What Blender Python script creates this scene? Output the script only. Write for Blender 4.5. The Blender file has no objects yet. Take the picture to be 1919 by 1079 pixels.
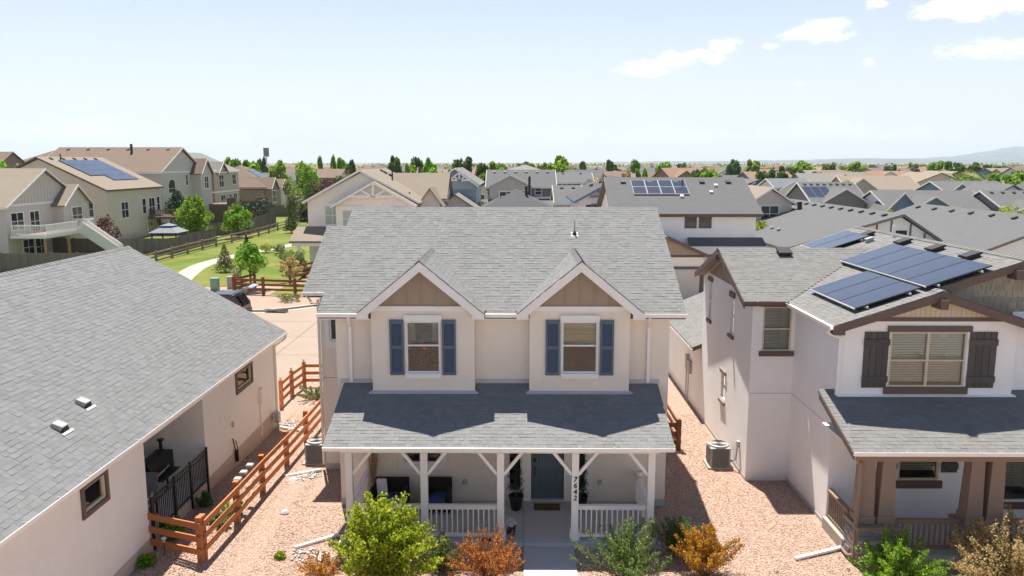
import bpy, math, random
import numpy as np
from mathutils import Vector, Matrix
R = math.radians
SC = bpy.context.scene
C = SC.collection
rnd = random.Random(7642)

# ------------------------------------------------------------------ camera
cam = bpy.data.cameras.new('camera'); camo = bpy.data.objects.new('camera', cam); C.objects.link(camo)
camo.location = (0, 0, 10.2); camo.rotation_euler = (R(90 - 8.964), 0, R(0.436))
cam.sensor_width = 36; cam.lens = 28.01; cam.clip_start = .1; cam.clip_end = 60000
SC.camera = camo
# ------------------------------------------------------------------ sky, sun, exposure
SUN_DIR = Vector((-.50, 1.62, 4.5)).normalized()
EL = math.asin(SUN_DIR.z); AZ = math.atan2(SUN_DIR.x, SUN_DIR.y)
W = bpy.data.worlds.new('World'); SC.world = W; W.use_nodes = True
nt = W.node_tree; nt.nodes.clear()
def wn(t, **k):
    n = nt.nodes.new(t)
    for a, b in k.items(): setattr(n, a, b)
    return n
sky = wn('ShaderNodeTexSky', sky_type='NISHITA', sun_disc=False)
sky.sun_elevation = EL; sky.sun_rotation = AZ; sky.altitude = 1800; sky.air_density = 1.0; sky.dust_density = 1.0; sky.ozone_density = 5.0
tc = wn('ShaderNodeTexCoord')
def wmath(op, a, b=None, c=None, clamp=False):
    n = wn('ShaderNodeMath', operation=op, use_clamp=clamp)
    for i, v in enumerate((a, b, c)):
        if v is None: continue
        if isinstance(v, (int, float)): n.inputs[i].default_value = v
        else: nt.links.new(v, n.inputs[i])
    return n.outputs[0]
def wdot(v):
    n = wn('ShaderNodeVectorMath', operation='DOT_PRODUCT'); nt.links.new(tc.outputs['Generated'], n.inputs[0]); n.inputs[1].default_value = v
    return n.outputs['Value']
mp = wn('ShaderNodeMapping'); mp.inputs['Scale'].default_value = (1, 1, 2.6); nt.links.new(tc.outputs['Generated'], mp.inputs['Vector'])
def wnoise(scale, detail, rough):
    n = wn('ShaderNodeTexNoise'); n.inputs['Scale'].default_value = scale; n.inputs['Detail'].default_value = detail; n.inputs['Roughness'].default_value = rough
    nt.links.new(mp.outputs[0], n.inputs['Vector']); return n.outputs['Fac']
nz = wnoise(26, 8, .68)
nz2 = wnoise(4.5, 6, .6)
cl = None
# (azimuth deg from +Y to the right, elevation deg, half width deg, half height deg, weight)
for az, el, hw, hh, wt in ((9.0, 6.35, 2.8, .75, 1), (11.9, 6.85, 2.7, .85, 1), (20.7, 8.3, 2.45, .9, 1), (14.5, 7.75, 1.15, .68, 1), (24.0, 9.75, .9, .4, .8),
                           (30.6, 9.6, 5.0, 1.35, 1), (31.3, 6.6, 3.9, .8, .95), (17.5, 7.5, .65, .3, .6), (23.8, 6.35, .5, .35, .6), (19.5, 5.1, .5, .3, .5),
                           (46, 9, 6, 2, .9), (-52, 11, 7, 1.8, .8), (70, 20, 12, 4, .8), (-85, 25, 12, 4, .7), (120, 18, 14, 4, .8), (165, 22, 14, 4, .8), (-130, 20, 14, 4, .8)):
    a, e = R(az * .967), R(el)
    d = Vector((math.sin(a) * math.cos(e), math.cos(a) * math.cos(e), math.sin(e)))
    t = Vector((math.cos(a), -math.sin(a), 0)); u = t.cross(d)
    q = wmath('POWER', wmath('DIVIDE', wdot(t), math.sin(R(hw))), 2)
    q = wmath('MULTIPLY_ADD', wmath('DIVIDE', wmath('SUBTRACT', wdot(u), 0), math.sin(R(hh))), wmath('DIVIDE', wdot(u), math.sin(R(hh))), q)
    front = wmath('GREATER_THAN', wdot(d), 0.5)
    m = wmath('SUBTRACT', wmath('MULTIPLY_ADD', nz, 4.2, -1.25), q)
    m = wmath('MULTIPLY', wmath('MULTIPLY', wmath('MULTIPLY', m, 1.6, clamp=True), wt), front)
    cl = m if cl is None else wmath('MAXIMUM', cl, m)
zz = wdot((0, 0, 1))
band = wmath('MULTIPLY', wmath('MULTIPLY', wmath('SUBTRACT', wmath('MULTIPLY_ADD', nz2, .11, -.012), zz), 60, clamp=True), .8)
cl = wmath('MAXIMUM', cl, band)
# pale summer haze that thins out with height, all round the horizon
veil = wmath('MULTIPLY', wmath('POWER', wmath('SUBTRACT', 1, wmath('DIVIDE', wmath('ABSOLUTE', zz), .52), clamp=True), 1.5), .97)
vm = wn('ShaderNodeMix', data_type='RGBA'); nt.links.new(veil, vm.inputs['Factor']); nt.links.new(sky.outputs[0], vm.inputs['A']); vm.inputs['B'].default_value = (7.2, 7.42, 7.55, 1)
mix = wn('ShaderNodeMix', data_type='RGBA'); nt.links.new(cl, mix.inputs['Factor'])
nt.links.new(vm.outputs['Result'], mix.inputs['A']); mix.inputs['B'].default_value = (8.6, 8.65, 8.7, 1)
bg = wn('ShaderNodeBackground'); bg.inputs['Strength'].default_value = .054
nt.links.new(mix.outputs['Result'], bg.inputs['Color'])
wo = wn('ShaderNodeOutputWorld'); nt.links.new(bg.outputs[0], wo.inputs['Surface'])
sl = bpy.data.lights.new('sun', 'SUN'); sl.energy = 3.7; sl.angle = R(.53); sl.color = (1, .945, .855)
so = bpy.data.objects.new('sun', sl); C.objects.link(so); so.location = (0, 40, 80)
so.rotation_euler = SUN_DIR.to_track_quat('Z', 'Y').to_euler()
vs = SC.view_settings; vs.view_transform = 'Standard'; vs.look = 'None'; vs.exposure = 1.39; vs.gamma = 1; vs.use_curve_mapping = False
SC.cycles.max_bounces = 6; SC.cycles.diffuse_bounces = 4; SC.cycles.volume_bounces = 0; SC.cycles.transparent_max_bounces = 12
SC.cycles.use_adaptive_sampling = True; SC.cycles.adaptive_threshold = .02
SC.cycles.use_denoising = True

# ------------------------------------------------------------------ materials
class NT:
    def __init__(s, name):
        s.m = bpy.data.materials.new(name); s.m.use_nodes = True; s.t = s.m.node_tree; s.t.nodes.clear()
        s.out = s.n('ShaderNodeOutputMaterial'); s.co = s.n('ShaderNodeTexCoord').outputs['Object']
    def n(s, t, **k):
        x = s.t.nodes.new(t)
        for a, b in k.items(): setattr(x, a, b)
        return x
    def put(s, sock, v):
        if hasattr(v, 'links') or hasattr(v, 'is_output'): s.t.links.new(v, sock)
        else: sock.default_value = v
    def math(s, op, a, b=0., clamp=False):
        x = s.n('ShaderNodeMath', operation=op, use_clamp=clamp); s.put(x.inputs[0], a); s.put(x.inputs[1], b); return x.outputs[0]
    def noise(s, scale, detail=4., rough=.55, vec=None):
        x = s.n('ShaderNodeTexNoise'); x.inputs['Scale'].default_value = scale; x.inputs['Detail'].default_value = detail; x.inputs['Roughness'].default_value = rough
        s.t.links.new(vec or s.co, x.inputs['Vector']); return x.outputs['Fac']
    def scaled(s, sc, src=None):
        x = s.n('ShaderNodeMapping'); x.inputs['Scale'].default_value = sc; s.t.links.new(src or s.co, x.inputs['Vector']); return x.outputs[0]
    def world(s): return s.n('ShaderNodeNewGeometry').outputs['Position']
    def ramp(s, f, stops):
        x = s.n('ShaderNodeValToRGB'); e = x.color_ramp.elements
        while len(e) < len(stops): e.new(.5)
        for i, (p, c) in enumerate(stops): e[i].position = p; e[i].color = (*c, 1)
        s.t.links.new(f, x.inputs[0]); return x.outputs[0]
    def mixc(s, f, a, b, mode='MIX'):
        x = s.n('ShaderNodeMix', data_type='RGBA', blend_type=mode); s.put(x.inputs['Factor'], f)
        s.put(x.inputs['A'], a if not isinstance(a, tuple) else (*a, 1)); s.put(x.inputs['B'], b if not isinstance(b, tuple) else (*b, 1)); return x.outputs['Result']
    def island(s):
        g = s.n('ShaderNodeNewGeometry').outputs['Random Per Island']; o = s.n('ShaderNodeObjectInfo').outputs['Random']
        return s.math('FRACT', s.math('ADD', g, s.math('MULTIPLY', o, 7.31)))
    def bump(s, h, strength, dist=.02):
        x = s.n('ShaderNodeBump'); x.inputs['Strength'].default_value = strength; x.inputs['Distance'].default_value = dist; s.t.links.new(h, x.inputs['Height']); return x.outputs[0]
    def bsdf(s, color, rough=.8, normal=None, spec=.3, metal=0., **k):
        b = s.n('ShaderNodeBsdfPrincipled'); s.put(b.inputs['Base Color'], color if not isinstance(color, tuple) else (*color, 1))
        s.put(b.inputs['Roughness'], rough); b.inputs['Specular IOR Level'].default_value = spec; b.inputs['Metallic'].default_value = metal
        if normal is not None: s.t.links.new(normal, b.inputs['Normal'])
        for a, v in k.items(): s.put(b.inputs[a.replace('_', ' ')], v)
        s.t.links.new(b.outputs[0], s.out.inputs[0]); return b
def sc3(c, f): return tuple(min(1, x * f) for x in c)
def m_stucco(name, c, grain=45, amt=.5):
    t = NT(name); w = t.world()
    v = t.noise(.7, 6, .65, w); f = t.noise(grain, 3, .65, w); k = t.noise(7, 5, .7, w); st = t.noise(3.2, 4, .7, t.scaled((1, 1, .12), w))
    col = t.mixc(v, sc3(c, .90), sc3(c, 1.07)); col = t.mixc(t.math('MULTIPLY', f, .14), col, sc3(c, .70)); col = t.mixc(t.math('MULTIPLY', k, .12), col, sc3(c, .80))
    col = t.mixc(t.math('MULTIPLY', t.ramp(st, [(.56, (0, 0, 0)), (.8, (1, 1, 1))]), .22), col, (c[0] * .74, c[1] * .70, c[2] * .65))
    sp = t.n('ShaderNodeSeparateXYZ'); t.t.links.new(w, sp.inputs[0]); low = t.math('SUBTRACT', t.math('ADD', .14, t.math('MULTIPLY', k, .42)), sp.outputs[2])
    col = t.mixc(t.math('MULTIPLY', t.math('MULTIPLY', low, 4, True), .4), col, (c[0] * .66, c[1] * .56, c[2] * .48))
    t.bsdf(col, .92, t.bump(t.math('ADD', f, t.math('MULTIPLY', k, .8)), amt, .03), .15); return t.m
def m_paint(name, c, rough=.55, var=.07, spec=.3):
    t = NT(name); w = t.world(); v = t.noise(2.3, 5, .6, w)
    col = t.mixc(v, sc3(c, 1 - var), sc3(c, 1 + var)); t.bsdf(col, rough, None, spec); return t.m
def m_siding(name, c, pitch=.18):
    t = NT(name); w = t.world(); sp = t.n('ShaderNodeSeparateXYZ'); t.t.links.new(w, sp.inputs[0])
    fr = t.math('FRACT', t.math('DIVIDE', sp.outputs[2], pitch)); v = t.noise(1.1, 4, .6, w)
    col = t.mixc(v, sc3(c, .93), sc3(c, 1.07)); t.bsdf(col, .7, t.bump(fr, .5, .02), .25); return t.m
def m_shingle(name, c, var=.12):
    t = NT(name); w = t.world(); r = t.island()
    col = t.ramp(r, [(0, sc3(c, 1 - var * 1.35)), (.3, sc3(c, 1 - var * .5)), (.62, c), (1, sc3(c, 1 + var * .75))])
    g = t.noise(160, 2, .7, w); st = t.noise(1.0, 5, .65, t.scaled((1, .45, .45), w))
    col = t.mixc(t.math('MULTIPLY', g, .3), col, sc3(c, .55)); col = t.mixc(t.math('MULTIPLY', st, .4), col, sc3(c, 1.2))
    t.bsdf(col, .95, t.bump(g, .4, .01), .12); return t.m
def m_farroof(name, c):
    t = NT(name); w = t.world(); a = t.noise(.55, 5, .7, t.scaled((1, 1, 3), w)); b = t.noise(9, 4, .75, t.scaled((1, 1, 5), w))
    oi = t.n('ShaderNodeObjectInfo').outputs['Random']
    col = t.mixc(a, sc3(c, .85), sc3(c, 1.13)); st = t.noise(11, 5, .8, t.scaled((.16, .16, 1.7), w)); col = t.mixc(t.math('MULTIPLY', b, .5), col, sc3(c, .62)); col = t.mixc(t.math('MULTIPLY', t.ramp(st, [(.42, (0, 0, 0)), (.66, (1, 1, 1))]), .45), col, sc3(c, .66)); col = t.mixc(t.math('MULTIPLY', oi, .2), col, sc3(c, .8))
    t.bsdf(col, .95, t.bump(b, .4, .05), .1); return t.m
def m_leaf(name, cs, tr=.35, rough=.55):
    t = NT(name); r = t.island(); n = len(cs)
    col = t.ramp(r, [(i / (n - 1), c) for i, c in enumerate(cs)])
    oi = t.n('ShaderNodeObjectInfo').outputs['Random']
    hs = t.n('ShaderNodeHueSaturation'); t.t.links.new(col, hs.inputs['Color']); t.put(hs.inputs['Hue'], t.math('MULTIPLY_ADD', oi, .035)); 
    hs.inputs['Hue'].links[0].from_node.inputs[2].default_value = .4825
    t.put(hs.inputs['Value'], t.math('ADD', t.math('MULTIPLY', oi, .3), .85)); col = hs.outputs[0]
    b = t.bsdf(col, rough, None, .35); tl = t.n('ShaderNodeBsdfTranslucent'); t.t.links.new(col, tl.inputs[0])
    mx = t.n('ShaderNodeMixShader'); mx.inputs[0].default_value = tr; t.t.links.new(b.outputs[0], mx.inputs[1]); t.t.links.new(tl.outputs[0], mx.inputs[2]); t.t.links.new(mx.outputs[0], t.out.inputs[0])
    return t.m
def m_wood(name, c, rough=.7, axis=(1, 1, 1)):
    t = NT(name); w = t.co; r = t.island(); g = t.noise(14, 6, .65, t.scaled(axis, w))
    col = t.mixc(r, sc3(c, .82), sc3(c, 1.16)); col = t.mixc(t.math('MULTIPLY', g, .55), col, sc3(c, .55)); t.bsdf(col, rough, t.bump(g, .25, .01), .3); return t.m
def m_gravel(name, c, sc=16, bumpd=.05, blotch=.45):
    t = NT(name); w = t.world()
    v = t.n('ShaderNodeTexVoronoi'); v.inputs['Scale'].default_value = sc; v.inputs['Randomness'].default_value = 1; t.t.links.new(w, v.inputs['Vector'])
    cell = t.n('ShaderNodeSeparateColor'); t.t.links.new(v.outputs['Color'], cell.inputs[0])
    col = t.ramp(cell.outputs[0], [(0, sc3(c, .55)), (.35, sc3(c, .85)), (.6, c), (.85, sc3(c, 1.25)), (1, (c[0] * 1.35, c[1] * 1.5, c[2] * 1.6))])
    big = t.noise(.5, 5, .65, w); col = t.mixc(t.math('MULTIPLY', big, blotch), col, sc3(c, .72))
    edge = t.math('MULTIPLY', v.outputs['Distance'], sc * .0 + 1.6, True); col = t.mixc(t.math('MULTIPLY', edge, .5), col, sc3(c, .35))
    inv = t.math('SUBTRACT', 1, v.outputs['Distance']); t.bsdf(col, .95, t.bump(inv, .8, bumpd), .15); return t.m
def m_ground(name, a, b, scale=.05, fine=2., bumpd=.05):
    t = NT(name); w = t.world(); f = t.noise(scale, 8, .7, w); g = t.noise(fine, 6, .7, w)
    f = t.ramp(f, [(.38, (0, 0, 0)), (.62, (1, 1, 1))]); col = t.mixc(f, a, b); col = t.mixc(t.math('MULTIPLY', g, .5), col, sc3(a, .55)); t.bsdf(col, .95, t.bump(g, .5, bumpd), .1); return t.m
def m_concrete(name, c, crack=.0):
    t = NT(name); w = t.world(); a = t.noise(.35, 6, .65, w); b = t.noise(6, 6, .7, w); g = t.noise(90, 2, .6, w)
    col = t.mixc(a, sc3(c, .80), sc3(c, 1.12)); col = t.mixc(t.math('MULTIPLY', t.ramp(b, [(.5, (0, 0, 0)), (.8, (1, 1, 1))]), .25), col, sc3(c, .7)); col = t.mixc(t.math('MULTIPLY', g, .2), col, sc3(c, .75))
    t.bsdf(col, .9, t.bump(g, .2, .01), .2); return t.m
def m_glass_clear(name, tint=.8):
    t = NT(name); tr = t.n('ShaderNodeBsdfTransparent'); tr.inputs[0].default_value = (tint, tint * 1.0, tint * .98, 1)
    gl = t.n('ShaderNodeBsdfGlossy'); gl.inputs['Roughness'].default_value = .015; gl.inputs[0].default_value = (.95, .97, 1, 1)
    nz_ = t.noise(2.2, 2, .5, t.world()); nb = t.bump(nz_, .12, .02); t.t.links.new(nb, gl.inputs['Normal'])
    fr = t.n('ShaderNodeFresnel'); fr.inputs[0].default_value = 1.55; mx = t.n('ShaderNodeMixShader')
    t.t.links.new(fr.outputs[0], mx.inputs[0]); t.t.links.new(tr.outputs[0], mx.inputs[1]); t.t.links.new(gl.outputs[0], mx.inputs[2]); t.t.links.new(mx.outputs[0], t.out.inputs[0]); return t.m
def m_solar(name):
    t = NT(name); w = t.world(); n = t.noise(1.2, 3, .5, w); col = t.mixc(n, (.022, .024, .036), (.034, .037, .052)); t.bsdf(col, .2, None, .8, 0, Coat_Weight=.6, Coat_Roughness=.06); return t.m

M = {}
M['stucco'] = m_stucco('beige_stucco', (.86, .785, .68))
M['stucco_w'] = m_stucco('white_stucco', (.93, .92, .91))
M['stucco_c'] = m_stucco('cream_stucco', (.89, .845, .775))
M['trim'] = m_paint('cream_trim_paint', (.86, .82, .775), .5)
M['white'] = m_paint('white_paint', (.80, .79, .77), .4)
M['whitemetal'] = m_paint('white_gutter_metal', (.88, .88, .87), .28, .04, .5)
M['brown'] = m_paint('brown_trim_paint', (.135, .095, .078), .6)
M['taupe'] = m_paint('taupe_column_paint', (.27, .195, .15), .6)
M['dkgrey'] = m_wood('charcoal_shutter_wood', (.10, .092, .085))
M['tanboard'] = m_paint('tan_board_paint', (.355, .28, .21), .7)
M['creamboard'] = m_paint('cream_board_paint', (.60, .52, .38), .7)
M['shakegrey'] = m_wood('sage_shake', (.36, .33, .27), .8)
M['blue'] = m_paint('slate_blue_shutter', (.10, .135, .185), .5)
M['door'] = m_paint('blue_door_paint', (.10, .135, .165), .4)
M['shingle'] = m_shingle('grey_asphalt_shingle', (.205, .206, .203))
M['shingle2'] = m_shingle('warm_grey_asphalt_shingle', (.20, .197, .188))
M['shingle3'] = m_shingle('cool_grey_asphalt_shingle', (.19, .193, .193), .13)
M['deck_felt'] = m_paint('roof_underlay', (.10, .10, .10), .95)
M['r_grey'] = m_farroof('grey_shingle_roof', (.155, .155, .157)); M['r_dgrey'] = m_farroof('dark_grey_shingle_roof', (.12, .12, .125)); M['r_tan'] = m_farroof('tan_shingle_roof', (.285, .24, .19))
M['r_brown'] = m_farroof('brown_shingle_roof', (.215, .162, .128)); M['r_rust'] = m_farroof('rust_shingle_roof', (.29, .19, .135)); M['r_sage'] = m_farroof('sage_grey_shingle_roof', (.23, .23, .21)); M['r_bluegrey'] = m_farroof('blue_grey_shingle_roof', (.17, .182, .195))
M['s_grey'] = m_siding('grey_siding', (.58, .535, .495)); M['s_tan'] = m_siding('tan_siding', (.50, .43, .35)); M['s_beige'] = m_siding('beige_siding', (.62, .545, .465)); M['s_blue'] = m_siding('blue_siding', (.14, .21, .29)); M['s_pblue'] = m_siding('pale_blue_siding', (.36, .42, .45))
M['s_pink'] = m_siding('pinkish_siding', (.52, .46, .43)); M['s_brown'] = m_siding('brown_siding', (.24, .185, .145)); M['s_white'] = m_siding('white_siding', (.70, .71, .71)); M['s_olive'] = m_siding('olive_siding', (.27, .205, .12)); M['s_shake'] = m_siding('dark_grey_siding', (.20, .19, .19)); M['s_sage'] = m_siding('sage_siding', (.40, .38, .32))
M['glass'] = NT('dark_window_glass'); M['glass'].bsdf((.02, .026, .03), .06, None, .7); M['glass'] = M['glass'].m
M['glassc'] = m_glass_clear('clear_window_glass', .88)
M['glassp'] = NT('pale_window_glass'); M['glassp'].bsdf((.40, .46, .42), .12, None, .6); M['glassp'] = M['glassp'].m  # opaque panes in one even pale green-white
M['blind'] = m_paint('cream_blind', (.84, .89, .80), .6)
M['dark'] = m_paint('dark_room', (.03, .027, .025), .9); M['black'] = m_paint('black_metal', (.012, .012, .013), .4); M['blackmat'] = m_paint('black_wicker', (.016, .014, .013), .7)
M['vent'] = m_paint('dark_vent_metal', (.035, .032, .034), .5); M['ventl'] = m_paint('taupe_vent_metal', (.36, .35, .335), .5); M['galv'] = m_paint('galvanised_metal', (.45, .46, .47), .35, .08, .6)
M['cedar'] = m_wood('orange_stained_cedar', (.50, .185, .065), .6); M['cedard'] = m_wood('dark_stained_cedar', (.22, .08, .035), .65); M['greywood'] = m_wood('weathered_grey_wood', (.21, .18, .155), .9); M['railwood'] = m_wood('weathered_rail_wood', (.33, .25, .18), .9); M['deckwood'] = m_wood('brown_deck_wood', (.17, .12, .095), .8); M['pine'] = m_wood('new_pine', (.50, .30, .13), .8)
M['gravel'] = m_gravel('pink_gravel', (.62, .43, .335), 27); M['river'] = m_gravel('river_rock', (.52, .49, .46), 9)
M['conc'] = m_concrete('grey_concrete', (.50, .50, .50)); M['lane'] = m_concrete('tan_concrete', (.33, .26, .205)); M['concw'] = m_concrete('pale_concrete', (.40, .365, .32))
M['lawn'] = m_ground('green_lawn', (.095, .15, .02), (.27, .24, .075), .11, 2.2); M['earth'] = m_ground('suburban_ground', (.17, .17, .08), (.34, .27, .20), .03, .5, .1)
def m_lawn(name):
    t = NT(name); w = t.world(); f = t.ramp(t.noise(.11, 8, .7, w), [(.40, (0, 0, 0)), (.66, (1, 1, 1))]); g = t.noise(2.2, 6, .7, w); h_ = t.noise(.5, 6, .7, w)
    sp = t.n('ShaderNodeSeparateXYZ'); t.t.links.new(w, sp.inputs[0]); st = t.math('FRACT', t.math('DIVIDE', t.math('ADD', sp.outputs[0], t.math('MULTIPLY', sp.outputs[1], .14)), 2.4)); st = t.math('GREATER_THAN', st, .5)
    col = t.mixc(f, (.10, .155, .022), (.27, .235, .08)); col = t.mixc(t.math('MULTIPLY', st, .16), col, (.17, .21, .04)); col = t.mixc(t.math('MULTIPLY', g, .45), col, (.055, .08, .014)); col = t.mixc(t.math('MULTIPLY', t.ramp(h_, [(.6, (0, 0, 0)), (.75, (1, 1, 1))]), .5), col, (.30, .25, .11)); t.bsdf(col, .95, t.bump(g, .6, .06), .1); return t.m
M['lawn'] = m_lawn('mown_lawn')
M['found'] = m_concrete('tan_foundation', (.56, .455, .37))
M['solar'] = m_solar('solar_glass'); M['alu'] = m_paint('aluminium', (.62, .63, .64), .3, .03, .6)
M['acgrey'] = m_paint('grey_unit_paint', (.40, .39, .37), .5); M['acdark'] = m_paint('unit_grille', (.17, .16, .15), .6)
M['bark'] = m_wood('bark', (.16, .115, .08), .95); M['mat'] = m_ground('coir_mat', (.12, .085, .04), (.15, .10, .045), 3, 40, .01); M['cushb'] = m_paint('blue_cushion', (.045, .085, .22), .9); M['cushw'] = m_paint('white_cushion', (.62, .62, .64), .9); M['straw'] = m_leaf('dry_straw', [(.42, .28, .15), (.62, .46, .28)], .2)
M['green'] = m_paint('utility_green', (.20, .33, .25), .5); M['orange'] = m_paint('marker_orange', (.75, .16, .03), .5); M['carblack'] = m_paint('black_car_paint', (.012, .014, .02), .18, .0, .8); M['carlight'] = m_paint('silver_blue_paint', (.30, .36, .45), .22, .0, .8); M['rubber'] = m_paint('tyre_rubber', (.02, .02, .02), .9); M['red'] = m_paint('tail_light_red', (.35, .02, .02), .3); M['canvas'] = m_paint('grey_canvas', (.21, .22, .245), .9)
M['pinkflag'] = m_paint('pink_wreath', (.62, .22, .28), .9); M['stoneA'] = m_stucco('ledger_stone_tan', (.36, .30, .25), 14, .7); M['stoneB'] = m_stucco('ledger_stone_grey', (.24, .235, .24), 14, .7); M['stoneC'] = m_stucco('ledger_stone_cream', (.48, .43, .37), 14, .7)
M['lf_bright'] = m_leaf('lime_leaves', [(.13, .20, .012), (.28, .40, .02), (.46, .56, .03), (.66, .64, .06)], .5)
M['lf_green'] = m_leaf('green_leaves', [(.03, .075, .014), (.065, .14, .024), (.115, .21, .036), (.18, .27, .055)])
M['lf_mid'] = m_leaf('spring_green_leaves', [(.08, .18, .014), (.16, .32, .02), (.27, .45, .035), (.40, .56, .06)], .5)
M['lf_dark'] = m_leaf('dark_evergreen_leaves', [(.012, .035, .014), (.025, .06, .022), (.045, .085, .03)], .2)
M['lf_sage'] = m_leaf('sage_leaves', [(.07, .10, .03), (.16, .20, .06), (.27, .31, .11), (.40, .41, .16)], .4)
M['lf_orange'] = m_leaf('orange_barberry_leaves', [(.19, .065, .012), (.48, .19, .035), (.66, .30, .065), (.74, .42, .12)], .45)
M['lf_amber'] = m_leaf('amber_barberry_leaves', [(.22, .07, .01), (.50, .18, .02), (.66, .29, .03), (.22, .21, .03)], .45)
M['lf_purple'] = m_leaf('plum_leaves', [(.035, .012, .014), (.09, .025, .025), (.16, .05, .04)], .3)
M['lf_tan'] = m_leaf('pinkish_tan_leaves', [(.30, .16, .08), (.52, .32, .17), (.58, .46, .19), (.34, .33, .09), (.68, .50, .32)], .45)
M['lf_olive'] = m_leaf('olive_leaves', [(.05, .085, .018), (.11, .17, .035), (.20, .27, .065), (.31, .36, .11)], .4)
M['lf_yellow'] = m_leaf('yellow_green_leaves', [(.16, .22, .015), (.30, .38, .02), (.45, .50, .05)], .45)

# ------------------------------------------------------------------ mesh helpers
ORG = {}
def tag(o, label=None, cat=None, group=None, kind=None):
    if label: o['label'] = label
    if cat: o['category'] = cat
    if group: o['group'] = group
    if kind: o['kind'] = kind
    return o
def thing(name, label, cat, loc=(0, 0, 0), group=None):
    o = bpy.data.objects.new(name, None); o.empty_display_size = .3; o.location = loc; C.objects.link(o); ORG[o.name] = Vector(loc); return tag(o, label, cat, group)
def link(name, me, parent=None, loc=None, org=None):
    o = bpy.data.objects.new(name, me); C.objects.link(o)
    if parent is not None: o.parent = parent
    if loc is not None: o.location = loc
    ORG[o.name] = org if org is not None else (ORG[parent.name] if parent is not None else Vector(loc or (0, 0, 0)))
    return o
class MB:
    def __init__(s): s.v = []; s.f = []; s.m = []
    def add(s, vs, fs, m=0):
        b = len(s.v); s.v.extend(tuple(p) for p in vs); s.f.extend([tuple(b + i for i in f) for f in fs]); s.m.extend([m] * len(fs)); return s
    def hexa(s, p, m=0): return s.add(p, [(0, 3, 2, 1), (4, 5, 6, 7), (0, 1, 5, 4), (1, 2, 6, 5), (2, 3, 7, 6), (3, 0, 4, 7)], m)
    def box(s, x0, x1, y0, y1, z0, z1, m=0): return s.hexa([(x0, y0, z0), (x1, y0, z0), (x1, y1, z0), (x0, y1, z0), (x0, y0, z1), (x1, y0, z1), (x1, y1, z1), (x0, y1, z1)], m)
    def boxF(s, F, u0, u1, v0, v1, n0, n1, m=0): return s.hexa([F(u0, v0, n1), F(u1, v0, n1), F(u1, v0, n0), F(u0, v0, n0), F(u0, v1, n1), F(u1, v1, n1), F(u1, v1, n0), F(u0, v1, n0)], m)
    def bar(s, p0, p1, w, h, up=(0, 0, 1), m=0):
        p0, p1 = Vector(p0), Vector(p1); d = (p1 - p0).normalized(); a = d.cross(Vector(up))
        if a.length < 1e-4: a = d.cross(Vector((0, 1, 0)))
        a.normalize(); b = a.cross(d).normalized(); a = a * w / 2; b = b * h / 2
        return s.hexa([p0 - a - b, p0 + a - b, p0 + a + b, p0 - a + b, p1 - a - b, p1 + a - b, p1 + a + b, p1 - a + b], m)
    def ext(s, poly, vec, m=0):
        n = len(poly); vec = Vector(vec); p = [Vector(q) for q in poly]; vs = p + [q + vec for q in p]
        return s.add(vs, [tuple(range(n)), tuple(range(2 * n - 1, n - 1, -1))] + [(i, i + n, (i + 1) % n + n, (i + 1) % n) for i in range(n)], m)
    def cyl(s, p0, p1, r0, r1=None, n=10, m=0, caps=True):
        r1 = r0 if r1 is None else r1; p0, p1 = Vector(p0), Vector(p1); d = (p1 - p0).normalized()
        a = d.orthogonal().normalized(); b = d.cross(a); vs = []
        for p, r in ((p0, r0), (p1, r1)):
            for i in range(n): t = 2 * math.pi * i / n; vs.append(p + (a * math.cos(t) + b * math.sin(t)) * r)
        fs = [(i, (i + 1) % n, n + (i + 1) % n, n + i) for i in range(n)]
        if caps: fs += [tuple(range(n - 1, -1, -1)), tuple(range(n, 2 * n))]
        return s.add(vs, fs, m)
    def tube(s, pts, r, n=8, m=0):
        for a, b in zip(pts, pts[1:]): s.cyl(a, b, r, r, n, m)
        return s
    def lathe(s, c, prof, n=14, m=0):
        c = Vector(c); vs = []
        for r, z in prof:
            for i in range(n): t = 2 * math.pi * i / n; vs.append(c + Vector((r * math.cos(t), r * math.sin(t), z)))
        k = len(prof); fs = [(j * n + i, j * n + (i + 1) % n, (j + 1) * n + (i + 1) % n, (j + 1) * n + i) for j in range(k - 1) for i in range(n)]
        fs += [tuple(range(n - 1, -1, -1)), tuple((k - 1) * n + i for i in range(n))]
        return s.add(vs, fs, m)
    def build(s, name, mats, parent=None, loc=None, smooth=False, kind=None, bevel=0, org=None):
        o_ = ORG[parent.name] if parent is not None else (Vector(org) if org is not None else Vector(loc or (0, 0, 0)))
        me = bpy.data.meshes.new(name); me.from_pydata([(x - o_.x, y - o_.y, z - o_.z) for x, y, z in s.v], [], s.f)
        for mm in (mats if isinstance(mats, (list, tuple)) else [mats]): me.materials.append(M[mm])
        if any(s.m): me.polygons.foreach_set('material_index', s.m)
        if smooth: me.polygons.foreach_set('use_smooth', [True] * len(me.polygons))
        me.update(); o = link(name, me, parent, None if parent is not None else (loc if loc is not None else o_), o_)
        if bevel:
            b = o.modifiers.new('bevel', 'BEVEL'); b.width = bevel; b.segments = 2; b.limit_method = 'ANGLE'
        if kind: o['kind'] = kind
        return o
def FS(y): return lambda u, v, n: (u, y - n, v)
def FN(y): return lambda u, v, n: (u, y + n, v)
def FE(x): return lambda u, v, n: (x + n, u, v)
def FW(x): return lambda u, v, n: (x - n, u, v)
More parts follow.
